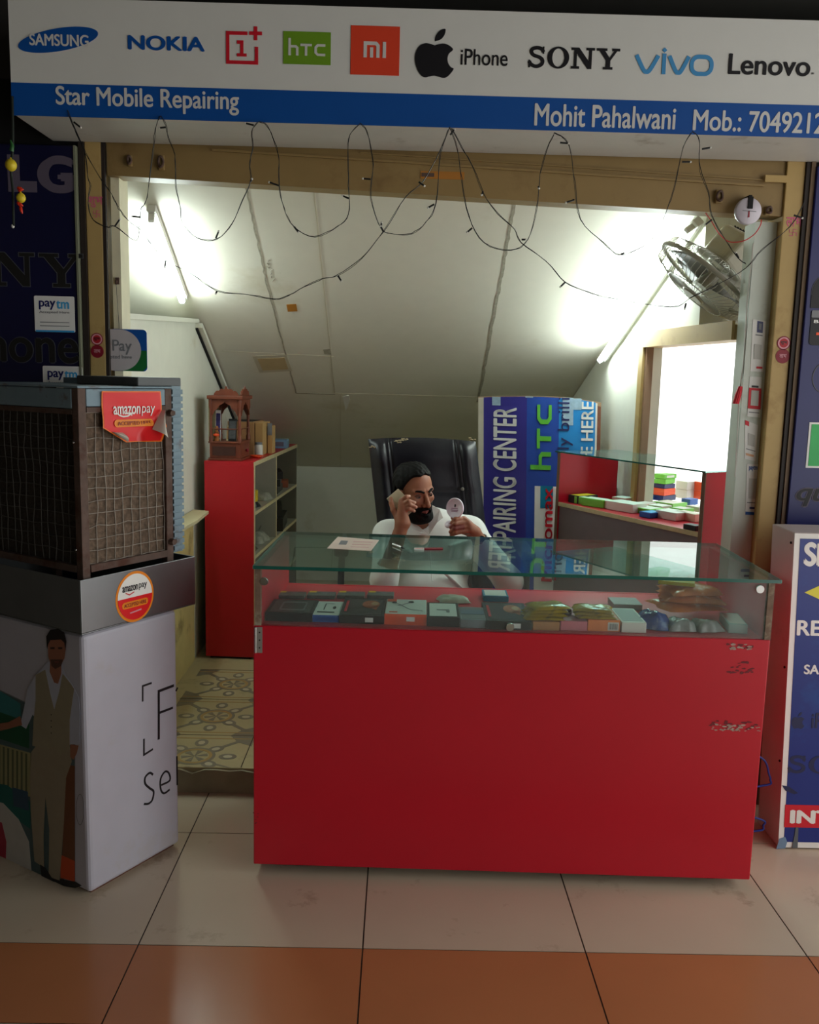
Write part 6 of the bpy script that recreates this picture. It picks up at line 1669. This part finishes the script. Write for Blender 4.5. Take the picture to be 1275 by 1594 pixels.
carton('yellow_carton', 'flat yellow card lying on top of the orange packets', 'card', Vector((base.x - 0.05, base.y + 0.10, ZD + 0.1035)), 0.11, 0.05, 0.012, -0.35, mat('yellow_card', (206, 186, 62), 0.5), CG)
t, w_, d_, h_ = cbox('white teal-sided box at the right end of the display', 1134, 1163, 986, 972, 954, mat('pale_teal_box', (160, 196, 188), 0.5), M_paleg, None, rot=-0.12)
# ---- things lying on the glass
ZGt = ZG + 0.0112
q = [PZ(509, 854, ZGt), PZ(577, 858, ZGt), PZ(590, 841, ZGt), PZ(526, 836, ZGt)]
t = thing('notice_card', 'pale pink card lying on the counter glass at left', 'card', sum(q, Vector()) / 4)
MB().prism(q, (0, 0, 0.0012)).build('card', mat('pale_pink_card', (226, 206, 194), 0.5), t)
q2 = [PZ(527, 848, ZGt), PZ(539, 848.5, ZGt), PZ(542, 842.5, ZGt), PZ(531, 842, ZGt)]
MB().prism([v + UP * 0.0013 for v in q2], (0, 0, 0.0004)).build('blank_field', M_print_grey, t)
for i in range(3):
    y_ = 843.5 + 4 * i
    a_, c_ = PZ(550 - 2 * i, y_, ZGt + 0.0013), PZ(580 - 3 * i, y_ + 0.8, ZGt + 0.0013)
    MB().obox(a_, c_ - a_, (0, 0.006, 0), (0, 0, 0.0004)).build('small_print', M_pinkw, t)
a_, c_ = PZ(612, 847, ZGt + 0.004), PZ(630, 854, ZGt + 0.004)
t = thing('pen', 'thin silver pen lying on the counter glass', 'pen', (a_ + c_) / 2 - UP * 0.004)
MB().cyl(a_, a_ + (c_ - a_) * 0.75, 0.004, n=12).build('barrel', M_chrome, t); MB().cyl(a_ + (c_ - a_) * 0.751, c_, 0.004, 0.001, 12).build('tip', M_black, t)
a_, c_ = PZ(645, 857, ZGt), PZ(690, 857, ZGt)
t = thing('memory_stick', 'small red stick with a white striped end lying on the counter glass', 'stick', (a_ + c_) / 2)
dd = (c_ - a_)
MB().obox(a_, dd * 0.34, (0, 0.028, 0), (0, 0, 0.004)).build('cap', M_print_white, t)
MB().obox(a_ + dd * 0.02 + UP * 0.0041 + Vector((0, 0.011, 0)), dd * 0.3, (0, 0.005, 0), (0, 0, 0.0005)).build('stripe', M_print_red, t)
MB().obox(a_ + dd * 0.341 + Vector((0, 0.004, 0)), dd * 0.65, (0, 0.02, 0), (0, 0, 0.005)).build('body', M_maroon, t)

# ================================================================== OFFICE CHAIR
chx, chy = 0.155, 4.03
ch = thing('office_chair', 'high-backed black leather office chair behind the counter, the seated man in it', 'chair', (chx + 0.03, 3.9, ZI))
def chair_pt(u, z, d):
    return Vector((chx + u - 0.14 * (z - 0.83), chy + 0.10 * (z - 0.8) - d, z))
def cback(u, v):
    x = (u - 0.5) * 2; z = 0.45 + 0.79 * v
    y = (v - 0.5) * 2
    e = max(0, (1 - abs(x) ** 10) * (1 - abs(y) ** 14)) ** 0.5
    wid = 0.247 * (1 - 0.015 * y)
    a = abs(x)
    g = 0.028 * math.exp(-((a - 0.80) / 0.15) ** 2) + 0.016 * math.exp(-(x / 0.5) ** 2) + 0.02
    for gx in (0.60, 0.68):
        g -= 0.012 * math.exp(-((a - gx) / 0.018) ** 2)
    g -= 0.010 * math.exp(-((z - 1.01) / 0.010) ** 2) * (1 if a < 0.6 else 0.2)
    g += 0.012 * math.exp(-((z - 1.17) / 0.05) ** 2)
    g += 0.0025 * math.sin(38 * z + 6 * x) * math.exp(-((a - 0.72) / 0.2) ** 2)
    return chair_pt(x * wid, z + 0.012 * (1 - x * x) * y, g * e)
b = MB().grid(cback, 90, 70)
def cback2(u, v):
    x = (0.5 - u) * 2; y = (v - 0.5) * 2; z = 0.45 + 0.79 * v
    e = max(0, (1 - abs(x) ** 10) * (1 - abs(y) ** 14)) ** 0.5
    return chair_pt(x * 0.247 * (1 - 0.015 * y), z + 0.012 * (1 - x * x) * y, -0.045 * e)
b.grid(cback2, 30, 30)
bk = b.build('backrest', M_leather, ch)
c = PY(720.5, 762, 3.99); c = chair_pt(c.x - chx + 0.14 * (c.z - 0.83), c.z, 0.045)
MB().sphere(c, (0.008, 0.005, 0.008), 12).build('button', mat('button_grey', (120, 116, 108), 0.5), bk)
M_tear = mat('torn_leather', (176, 160, 128), 0.8, var=0.3, scale=60)
rnd = random.Random(9)
for (x, y, n) in ((582, 697, 5), (622, 688, 7), (632, 686, 5), (738, 683, 3)):
    b = MB()
    for i in range(n):
        p_ = PY(x + rnd.uniform(-6, 6), y + rnd.uniform(-2, 2.5), 4.0)
        p_ = chair_pt(p_.x - chx + 0.14 * (p_.z - 0.83), p_.z, 0.036)
        b.sphere(p_, (rnd.uniform(.004, .010), 0.004, rnd.uniform(.002, .004)), 8)
    b.build('worn_patch', M_tear, bk, label='cracked pale leather')
b = MB().grid(lambda u, v: (0.185 + (u - 0.5) * 0.5, 3.56 + 0.46 * v, 0.355 + 0.055 * max(0, (1 - abs(2 * u - 1) ** 8) * (1 - abs(2 * v - 1) ** 8)) ** 0.5), 30, 30)
b.grid(lambda u, v: (0.185 - (u - 0.5) * 0.5, 3.56 + 0.46 * v, 0.355 - 0.04 * max(0, (1 - abs(2 * u - 1) ** 8) * (1 - abs(2 * v - 1) ** 8)) ** 0.5), 30, 30)
b.build('seat', M_leather, ch)
for sx in (-0.235, 0.545):
    MB().box((sx - 0.03, 3.66, 0.775), (sx + 0.03, 3.99, 0.815)).build('armrest', M_leather, ch, bevel=0.014, seg=4)
    MB().tube(smooth_path([(sx, 3.74, 0.776), (sx, 3.72, 0.6), (sx * 0.9 + 0.015, 3.78, 0.36), (sx * 0.55 + 0.07, 3.8, 0.33)], 5), 0.014, 8).build('arm_bracket', M_dark, ch)
MB().cyl((0.185, 3.79, 0.17), (0.185, 3.79, 0.318), 0.028, n=16).box((0.1, 3.7, 0.3), (0.27, 3.88, 0.33)).build('column', M_dark, ch)
b = MB().tube(smooth_path([(0.185, 3.9, 0.32), (0.185, 4.02, 0.33), (0.185, 4.075, 0.42), (0.17, 4.09, 0.56)], 5), 0.02, 8); b.build('back_bracket', M_dark, ch)
for k_ in range(5):
    a_ = 2 * PI * k_ / 5 + 0.3
    e = Vector((math.cos(a_), math.sin(a_), 0))
    c = Vector((0.185, 3.79, 0.165))
    lg = MB().tube([c, c + e * 0.15 - UP * 0.008, c + e * 0.27 - UP * 0.022], [0.022, 0.018, 0.013], 10).build('leg', M_dark, ch)
    cc = c + e * 0.265
    MB().cyl((cc.x - 0.012, cc.y, ZI + 0.0255), (cc.x + 0.012, cc.y, ZI + 0.0255), 0.025, n=18).build('castor', M_dark, lg)

# ================================================================== THE SEATED MAN
class Grid3:
    def __init__(s, lo, hi, res):
        s.lo = np.array(lo, float); s.res = res
        s.n = np.ceil((np.array(hi) - s.lo) / res).astype(int) + 1
        s.d = np.full(s.n, 0.06, np.float32)
    def blk(s, lo, hi):
        a = np.clip(np.floor((np.array(lo) - s.lo) / s.res).astype(int), 0, s.n)
        c = np.clip(np.ceil((np.array(hi) - s.lo) / s.res).astype(int) + 1, 0, s.n)
        ax = [s.lo[i] + s.res * np.arange(a[i], c[i]) for i in range(3)]
        X, Y, Z = np.meshgrid(*ax, indexing='ij')
        return (slice(a[0], c[0]), slice(a[1], c[1]), slice(a[2], c[2])), X, Y, Z
    def union(s, sl, dn, k):
        o = s.d[sl]
        h = np.clip(0.5 + 0.5 * (o - dn) / k, 0, 1)
        s.d[sl] = o * (1 - h) + dn * h - k * h * (1 - h)
    def cut(s, sl, dn, k):
        o = s.d[sl]; m = -dn
        h = np.clip(0.5 - 0.5 * (o - m) / k, 0, 1)
        s.d[sl] = o * (1 - h) + m * h + k * h * (1 - h)
    def cap(s, a, c, ra, rc, k=0.012, sub=False):
        a = np.array(a, float); c = np.array(c, float)
        mg = max(ra, rc) + k + 0.03
        sl, X, Y, Z = s.blk(np.minimum(a, c) - mg, np.maximum(a, c) + mg)
        if X.size == 0: return
        dn = capd(X, Y, Z, a, c, ra, rc)
        (s.cut if sub else s.union)(sl, dn, k)
    def ell(s, c, r, k=0.012, sub=False, B=None):
        c = np.array(c, float); r = np.array(r, float)
        mg = r.max() + k + 0.03
        sl, X, Y, Z = s.blk(c - mg, c + mg)
        (s.cut if sub else s.union)(sl, elld(X - c[0], Y - c[1], Z - c[2], r), k)
    def mesh(s, name):
        """surface nets"""
        d = s.d; sg = d < 0
        cs = np.zeros(s.n - 1, np.int8)
        for i in (0, 1):
            for j in (0, 1):
                for k_ in (0, 1):
                    cs += sg[i:i + s.n[0] - 1, j:j + s.n[1] - 1, k_:k_ + s.n[2] - 1]
        act = np.argwhere((cs > 0) & (cs < 8))
        idx = np.full(cs.shape, -1, np.int64); idx[tuple(act.T)] = np.arange(len(act))
        acc = np.zeros((len(act), 3)); cnt = np.zeros(len(act))
        corner = [(i, j, k_) for i in (0, 1) for j in (0, 1) for k_ in (0, 1)]
        val = {c_: d[act[:, 0] + c_[0], act[:, 1] + c_[1], act[:, 2] + c_[2]].astype(float) for c_ in corner}
        for a in corner:
            for ax in range(3):
                if a[ax] == 0:
                    c_ = list(a); c_[ax] = 1; c_ = tuple(c_)
                    va, vc = val[a], val[c_]
                    m = (va < 0) != (vc < 0)
                    t = np.where(m, va / np.where(m, va - vc, 1), 0)
                    p = np.array(a, float)[None, :].repeat(len(act), 0); p[:, ax] += t
                    acc[m] += p[m]; cnt[m] += 1
        V = s.lo + s.res * (act + acc / cnt[:, None])
        F = []
        for ax in range(3):
            u, v = (ax + 1) % 3, (ax + 2) % 3
            sl0 = [slice(None)] * 3; sl1 = [slice(None)] * 3
            sl0[ax] = slice(0, -1); sl1[ax] = slice(1, None)
            A = sg[tuple(sl0)]; Bq = sg[tuple(sl1)]
            e = np.argwhere(A != Bq)
            ok = (e[:, u] > 0) & (e[:, v] > 0) & (e[:, u] < s.n[u] - 1) & (e[:, v] < s.n[v] - 1)
            e = e[ok]
            def gi(du, dv):
                q_ = e.copy(); q_[:, u] += du; q_[:, v] += dv
                return idx[tuple(q_.T)]
            quad = np.stack([gi(-1, -1), gi(0, -1), gi(0, 0), gi(-1, 0)], 1)
            flip = ~A[tuple(e.T)]
            quad[flip] = quad[flip][:, ::-1]
            F.append(quad)
        F = np.concatenate(F)
        me = bpy.data.meshes.new(name)
        me.from_pydata(V.tolist(), [], F.tolist())
        me.polygons.foreach_set('use_smooth', [True] * len(F))
        me.update()
        return me
def capd(X, Y, Z, a, c, ra, rc):
    ab = c - a; L2 = (ab ** 2).sum() + 1e-12
    t = np.clip(((X - a[0]) * ab[0] + (Y - a[1]) * ab[1] + (Z - a[2]) * ab[2]) / L2, 0, 1)
    return np.sqrt((X - a[0] - t * ab[0]) ** 2 + (Y - a[1] - t * ab[1]) ** 2 + (Z - a[2] - t * ab[2]) ** 2) - (ra + (rc - ra) * t)
def elld(x, y, z, r):
    k0 = np.sqrt((x / r[0]) ** 2 + (y / r[1]) ** 2 + (z / r[2]) ** 2) + 1e-9
    k1 = np.sqrt((x / r[0] ** 2) ** 2 + (y / r[1] ** 2) ** 2 + (z / r[2] ** 2) ** 2) + 1e-9
    return k0 * (k0 - 1) / k1
def smin(a, c, k):
    h = np.clip(0.5 + 0.5 * (c - a) / k, 0, 1); return c * (1 - h) + a * h - k * h * (1 - h)
def smax(a, c, k): return -smin(-a, -c, k)

HC = PY(645, 764, 3.80)
yw, pt_, rl = math.radians(34), math.radians(8), math.radians(6)
F0 = Vector((math.sin(yw), -math.cos(yw), 0)); L0 = Vector((math.cos(yw), math.sin(yw), 0))
HF = (F0 * math.cos(pt_) - UP * math.sin(pt_)); U0 = (UP * math.cos(pt_) + F0 * math.sin(pt_))
HL = L0 * math.cos(rl) + U0 * math.sin(rl); HU = U0 * math.cos(rl) - L0 * math.sin(rl)
HSC = 0.97
def hl(X, Y, Z):
    x, y, z = X - HC.x, Y - HC.y, Z - HC.z
    return tuple((x * A.x + y * A.y + z * A.z) / HSC for A in (HF, HL, HU))
def hw(f, l, u): return HC + (HF * f + HL * l + HU * u) * HSC
A3 = lambda *p: np.array(p, float)
def head_sdf(f, l, u):
    d = elld(f + 0.010, l, u - 0.028, A3(0.095, 0.075, 0.086))
    d = smin(d, elld(f - 0.020, l, u + 0.045, A3(0.067, 0.057, 0.073)), 0.03)
    d = smin(d, elld(f - 0.064, l, u + 0.098, A3(0.020, 0.024, 0.018)), 0.025)
    al = np.abs(l)
    d = smin(d, capd(f, al, u, A3(0.0, 0.056, -0.05), A3(0.055, 0.024, -0.098), 0.016, 0.014), 0.022)
    d = smin(d, capd(f, al, u, A3(0.082, 0.008, 0.020), A3(0.066, 0.046, 0.020), 0.0085, 0.008), 0.012)
    d = smin(d, elld(f - 0.058, al - 0.044, u + 0.022, A3(0.020, 0.018, 0.016)), 0.018)
    d = smax(d, -elld(f - 0.094, al - 0.031, u - 0.001, A3(0.016, 0.015, 0.010)), 0.010)
    d = smin(d, capd(f, l, u, A3(0.086, 0, 0.006), A3(0.108, 0, -0.038), 0.0075, 0.0115), 0.008)
    d = smin(d, elld(f - 0.096, al - 0.0125, u + 0.042, A3(0.011, 0.0085, 0.008)), 0.006)
    d = smin(d, capd(f, al, u, A3(0.091, 0.0, -0.064), A3(0.082, 0.021, -0.068), 0.0065, 0.004), 0.005)
    d = smin(d, capd(f, al, u, A3(0.090, 0.0, -0.075), A3(0.082, 0.018, -0.072), 0.0072, 0.004), 0.005)
    d = smin(d, elld(f + 0.004, al - 0.077, u + 0.002, A3(0.020, 0.008, 0.032)), 0.006)
    return d

man = thing('person', 'bearded man in a white shirt seated behind the counter, phone at his ear', 'person', (0.17, 3.7, ZI))
M_skin = mat('brown_skin', (158, 104, 78), 0.5, var=0.07, scale=30); M_lip = mat('lip_skin', (136, 74, 66), 0.5); M_nail = mat('nail', (196, 150, 128), 0.35)
# joints, read where the photograph shows them
shR, shL = PY(604, 833, 3.90), PY(731, 829, 3.92)
elR, elL = PY(598, 903, 3.64), PY(792, 905, 3.70)
wrR, wrL = PY(627, 815, 3.655), PY(738, 829, 3.60)
neckb = PY(656, 824, 3.88)
chest = PY(668, 868, 3.88)
g = Grid3((-0.22, 3.50, 0.50), (0.60, 4.08, 1.20), 0.003)
sl, X, Y, Z = g.blk(np.array(HC) - 0.17, np.array(HC) + 0.17)
g.union(sl, head_sdf(*hl(X, Y, Z)) * HSC, 0.004)
g.cap(hw(-0.022, 0, -0.07), neckb, 0.056, 0.060, 0.03)
g.ell(chest + UP * 0.02, (0.165, 0.088, 0.16), 0.03)
for s_, e_, w_ in ((shR, elR, wrR), (shL, elL, wrL)):
    g.cap(neckb, s_, 0.05, 0.05, 0.03)
    g.cap(s_, e_, 0.046, 0.038, 0.02)
    g.cap(e_, w_, 0.040, 0.0265, 0.02)
g.ell(PY(671, 930, 3.79), (0.15, 0.11, 0.12), 0.04)
# right hand, holding the phone
def finger(pts, rs, k=0.004):
    for i in range(len(pts) - 1): g.cap(pts[i], pts[i + 1], rs[i], rs[i + 1], k)
kn = [PY(625, 779, 3.672), PY(627, 785, 3.664), PY(628, 791, 3.660), PY(628, 797, 3.660)]
tips = [[PY(632, 773.5, 3.660), PY(637, 772.5, 3.672)], [PY(636, 780, 3.650), PY(645.5, 782.5, 3.668)], [PY(637.5, 785.5, 3.648), PY(647.5, 789.5, 3.666)], [PY(636, 792, 3.648), PY(644.5, 795.5, 3.664)]]
for i in range(4):
    g.cap(wrR + Vector((-0.012 + 0.008 * i, 0, 0)), kn[i], 0.0185, 0.0115, 0.014)
    finger([kn[i]] + tips[i], [0.0098, 0.0088, 0.0072])
th_ = [PY(619, 806, 3.665), PY(612.5, 794, 3.675), PY(609, 783, 3.690), PY(608.5, 776, 3.700)]
g.cap(wrR, th_[0], 0.02, 0.0145, 0.012); finger(th_, [0.0135, 0.0115, 0.0098, 0.008])
# left hand, closed round the stand of the white disc
kn2 = [PY(722, 808, 3.585), PY(727.5, 813, 3.578), PY(731, 819, 3.574), PY(733, 825, 3.574)]
mid2 = [PY(709, 808.5, 3.560), PY(709, 815.5, 3.555), PY(708.5, 822.5, 3.555), PY(709.5, 829, 3.558)]
tip2 = [PY(703.5, 814, 3.575), PY(702, 821, 3.572), PY(701.5, 828, 3.572), PY(703, 833, 3.576)]
for i in range(4):
    g.cap(wrL, kn2[i], 0.0205, 0.0125, 0.014)
    finger([kn2[i], mid2[i], tip2[i]], [0.0105, 0.0098, 0.0082])
tb = [PY(722, 826, 3.615), PY(712, 816, 3.612), PY(706, 806, 3.606), PY(705.5, 800.5, 3.602)]
g.cap(wrL, tb[0], 0.022, 0.016, 0.012); finger(tb, [0.0145, 0.0125, 0.0105, 0.0085])
me = g.mesh('body')
bd_ = link_mesh('body', me, [M_skin, M_lip, M_nail], man)
W0 = wloc(bd_)
nails = [t_[-1] + Vector((0.004, -0.008, 0)) for t_ in tips]
for p_ in bd_.data.polygons:
    c_ = p_.center + W0
    f, l, u = hl(c_.x, c_.y, c_.z)
    if abs(l) < 0.025 and -0.082 < u < -0.060 and f > 0.081: p_.material_index = 1
    for n_ in nails:
        if (c_ - n_).length < 0.0062: p_.material_index = 2
# eyes
M_eye = mat('eye_white', (128, 108, 98), 0.35); M_iris = mat('dark_iris', (30, 20, 16), 0.2)
for l_ in (-0.031, 0.031):
    c_ = hw(0.0725, l_, -0.0005)
    look = (HF * 0.9 + HL * 0.25 - HU * 0.25).normalized()
    e_ = MB().sphere(c_, (0.0115,) * 3, 16).build('eye', M_eye, man)
    c2 = c_ + look * 0.0075
    MB().sphere(c2, (0.0068,) * 3, 12).build('iris', M_iris, e_)
    # upper lid
    lid = MB()
    lid.tube([hw(0.083 - 0.010 * abs(t_) ** 2 - 0.004 * (t_ * (1 if l_ > 0 else -1) > 0) * abs(t_), l_ + 0.015 * t_, 0.0042 - 0.004 * t_ * t_) for t_ in (-1, -0.6, -0.2, 0.2, 0.6, 1)], [0.002, 0.0038, 0.0042, 0.0042, 0.0038, 0.002], 8)
    lid.build('eyelid', mat('eyelid_skin', (112, 70, 54), 0.5), man)
# hair, brows and beard
M_hair = mat('black_hair', (9, 8, 8), 0.7, var=0.3, scale=120, bump=0.5, spec=0.15)
gh = Grid3(np.array(HC) - 0.16, np.array(HC) + 0.16, 0.0028)
sl, X, Y, Z = gh.blk(np.array(HC) - 0.16, np.array(HC) + 0.16)
f, l, u = hl(X, Y, Z)
dh = head_sdf(f, l, u)
line = np.interp(f, [-0.12, -0.035, -0.012, 0.012, 0.035, 0.06, 0.075, 0.1], [-0.075, -0.055, 0.030, 0.014, 0.052, 0.084, 0.092, 0.098])
rel = 0.0007 * np.sin(150 * f + 260 * l) + 0.0007 * np.sin(330 * l - 90 * f + 80 * u) + 0.002 * np.sin(40 * f + 50 * l)
thick = np.interp(f, [-0.1, 0.0, 0.05, 0.09], [0.011, 0.010, 0.007, 0.003]) + 0.004 * np.clip(u / 0.1, 0, 1)
line = line + 0.004 * np.sin(120 * l) + 0.010 * np.clip((np.abs(l) - 0.03) / 0.03, 0, 1) * np.clip((f - 0.02) / 0.03, 0, 1)
hr = smax(dh - thick - rel, (line - u) * 0.7, 0.006)
hr = smax(hr, -elld(f + 0.004, np.abs(l) - 0.082, u + 0.002, A3(0.024, 0.014, 0.034)), 0.004)
gh.d = (hr * HSC).astype(np.float32)
link_mesh('hair', gh.mesh('hair'), M_hair, man)
be = np.interp(f, [-0.03, -0.005, 0.010, 0.020, 0.05, 0.075, 0.1], [-0.05, 0.02, 0.02, -0.022, -0.040, -0.052, -0.050])
tb_ = np.interp(f, [-0.03, 0.0, 0.03, 0.08], [-0.06, -0.085, -0.13, -0.135])
rg = smax(u - be, (tb_ - u), 0.004)
rg = smax(rg, -0.008 - f, 0.004)
bd2 = smax(dh - 0.0085 - 0.010 * np.clip((-0.07 - u) / 0.04, 0, 1), rg * 0.75, 0.006)
bd2 = smax(bd2, -elld(f - 0.094, l, u + 0.0715, A3(0.024, 0.023, 0.0105)), 0.003)
bd2 = smax(bd2, -elld(f - 0.104, l, u + 0.034, A3(0.022, 0.021, 0.017)), 0.003)
gh.d = (bd2 * HSC).astype(np.float32)
link_mesh('beard', gh.mesh('beard'), M_hair, man)
for s_ in (-1, 1):
    MB().tube([hw(0.0935, s_ * 0.012, 0.017), hw(0.0885, s_ * 0.027, 0.0235), hw(0.078, s_ * 0.040, 0.024), hw(0.066, s_ * 0.051, 0.018)], [0.004, 0.0048, 0.0042, 0.002], 8).build('eyebrow', M_hair, man)
# white shirt
M_shirt = mat('white_shirt', (238, 240, 236), 0.75, var=0.03, scale=20, bump=0.15)
gs = Grid3((-0.24, 3.50, 0.44), (0.62, 4.12, 1.06), 0.004)
gs.cap(PY(655, 826, 3.89), shR, 0.066, 0.063, 0.04); gs.cap(PY(668, 813, 3.89), shL, 0.071, 0.070, 0.04)
gs.ell(chest, (0.190, 0.112, 0.195), 0.04)
gs.ell(PY(671, 932, 3.79), (0.172, 0.135, 0.15), 0.06)
gs.cap(shR, elR, 0.062, 0.056, 0.03); gs.cap(elR, elR.lerp(wrR, 0.16), 0.056, 0.052, 0.02)
gs.cap(shL, elL, 0.066, 0.056, 0.03); gs.cap(elL, elL.lerp(wrL, 0.80), 0.055, 0.040, 0.03)
# folds
for a_, c_, r_ in ((PY(745, 832, 3.84), PY(790, 870, 3.78), 0.006), (PY(700, 850, 3.77), PY(740, 838, 3.84), 0.006), (PY(640, 860, 3.765), PY(610, 840, 3.82), 0.006), (PY(690, 890, 3.70), PY(720, 915, 3.70), 0.007), (PY(760, 850, 3.80), PY(775, 890, 3.72), 0.006)):
    gs.cap(a_, c_, r_, r_ * 0.6, 0.02)
# open neck
gs.cap(hw(-0.02, 0, -0.07), PY(656, 815, 3.86), 0.060, 0.060, 0.006, sub=True)
gs.cap(PY(654, 800, 3.74), PY(667, 834, 3.755), 0.042, 0.006, 0.006, sub=True)
gs.cap(elR.lerp(wrR, 0.10), wrR, 0.046, 0.046, 0.004, sub=True)
gs.cap(elL.lerp(wrL, 0.7), wrL, 0.0325, 0.034, 0.004, sub=True)
link_mesh('shirt', gs.mesh('shirt'), M_shirt, man)
def flap(pts, th=0.004):
    n = Vector((0, -th, 0.001))
    return MB().prism([Vector(p) for p in pts], n).build('collar', M_shirt, man, bevel=0.0012)
flap([PY(672, 786, 3.805), PY(685, 793, 3.795), PY(690, 806, 3.775), PY(681, 813, 3.765), PY(668, 833, 3.752), PY(667, 815, 3.772), PY(669, 800, 3.79)])
flap([PY(623, 807, 3.80), PY(637, 811, 3.785), PY(652, 819, 3.772), PY(666, 832, 3.752), PY(655, 830, 3.752), PY(640, 824, 3.765), PY(628, 816, 3.785)])
b = MB().tube(smooth_path([PY(667, 833, 3.755), PY(669, 850, 3.748), PY(671, 880, 3.715), PY(673, 905, 3.675)], 5), 0.003, 6); b.build('placket', M_shirt, man)
wa = wrL.lerp(elL, 0.16)
wd_ = (elL - wrL).normalized()
wt = MB().lathe(wa, [(0.033, -0.006), (0.0345, 0.0), (0.033, 0.006)], wd_, 24).build('wristwatch', mat('watch_metal', (170, 160, 150), 0.25, 0.9), man)
MB().cyl(wa + Vector((0.004, -0.03, 0.012)), wa + Vector((0.005, -0.040, 0.015)), 0.0125, n=18).build('dial', M_dark, wt)
# trousers and shoes, below the counter top
M_tr = mat('dark_trousers', (50, 50, 60), 0.8, var=0.1)
gl_ = Grid3((-0.16, 3.18, 0.12), (0.50, 4.0, 0.66), 0.006)
for hx, kx, fx2 in ((0.09, 0.02, 0.03), (0.28, 0.34, 0.33)):
    gl_.cap((hx, 3.80, 0.50), (kx, 3.37, 0.53), 0.086, 0.066, 0.04)
    gl_.cap((kx, 3.37, 0.53), (fx2, 3.36, 0.17), 0.064, 0.048, 0.03)
gl_.ell((0.185, 3.80, 0.50), (0.17, 0.13, 0.09), 0.05)
link_mesh('trousers', gl_.mesh('trousers'), M_tr, man)
for fx2 in (0.03, 0.33):
    gsx = Grid3((fx2 - 0.08, 3.12, ZI - 0.01), (fx2 + 0.08, 3.46, 0.22), 0.005)
    gsx.ell((fx2, 3.28, ZI + 0.03), (0.045, 0.12, 0.034), 0.02); gsx.ell((fx2, 3.36, ZI + 0.04), (0.042, 0.06, 0.05), 0.02)
    gsx.cap((fx2, 3.36, ZI + 0.06), (fx2, 3.36, ZI + 0.1), 0.04, 0.04, 0.02)
    sl, X, Y, Z = gsx.blk(gsx.lo, gsx.lo + 1)
    gsx.d = np.maximum(gsx.d, (ZI + 0.0005 - Z).astype(np.float32))
    link_mesh('shoe', gsx.mesh('shoe'), M_leather, man)
# mobile phone at his ear
pa = PY(610.5, 768, 3.722)
A_ = (PY(641, 800, 3.665) - pa).normalized()
B_ = (PY(607, 784, 3.70) - PY(614, 757, 3.735)); B_ = (B_ - A_ * B_.dot(A_)).normalized()
N_ = A_.cross(B_)
if N_.y > 0: N_ = -N_
phn = thing('mobile_phone', 'beige mobile phone held to the seated man\'s ear', 'phone', pa + A_ * 0.07)
MB().obox(pa - B_ * 0.033, A_ * 0.118, B_ * 0.066, -N_ * 0.008).build('case', mat('phone_beige', (190, 176, 148), 0.35), phn, bevel=0.003)
MB().obox(pa - B_ * 0.030 + A_ * 0.004 - N_ * 0.0081, A_ * 0.110, B_ * 0.060, -N_ * 0.0006).build('screen', M_dark, phn)
# small round white disc on a foot
dc = PY(708.5, 791, 3.585)
dn = Vector((-0.62, -0.78, 0.08)).normalized()
dk = thing('round_stand_disc', 'small round white printed disc on a stem held up in the man\'s hand', 'disc stand', dc)
MB().lathe(dc, [(0.0, 0.0035), (0.036, 0.0035), (0.0375, 0.005), (0.0405, 0.005), (0.0415, 0.003), (0.0415, -0.002), (0.040, -0.004), (0.0, -0.004)], dn, 40).build('disc', mat('disc_white', (238, 228, 242), 0.35), dk)
rv = Vector((0, 0, 1)).cross(dn).normalized(); uv_ = dn.cross(rv)
fd = Frame(dc + dn * 0.0036, rv, uv_)
flat('mark', [ellipse(0.002, 0.012, 0.0042, 0.0042, 0, 14)], fd, M_dark, dk, 0.0002); flat('mark', [rect(-0.001, 0.004, 0.005, 0.008)], fd, M_dark, dk, 0.0002)
for i, (w_, v_) in enumerate(((0.016, -0.002), (0.018, -0.009), (0.015, -0.014))):
    flat('small_print', stroke([(-w_, v_), (w_, v_ + 0.001)], 0.003), fd, mat('lilac_print', (170, 130, 160), 0.5), dk, 0.0002)
ft = PY(699, 816, 3.60)
MB().tube(smooth_path([dc - uv_ * 0.040, (dc - uv_ * 0.055).lerp(ft, 0.3) + Vector((0.004, 0.006, 0)), ft + UP * 0.004], 4), 0.006, 10).build('stem', mat('disc_white', (222, 210, 226)), dk)
MB().lathe(ft, [(0.0, 0.004), (0.015, 0.004), (0.018, 0.001), (0.018, -0.003), (0.0, -0.004)], Vector((-0.35, -0.6, 0.7)), 28).build('foot', mat('disc_white', (222, 210, 226)), dk)
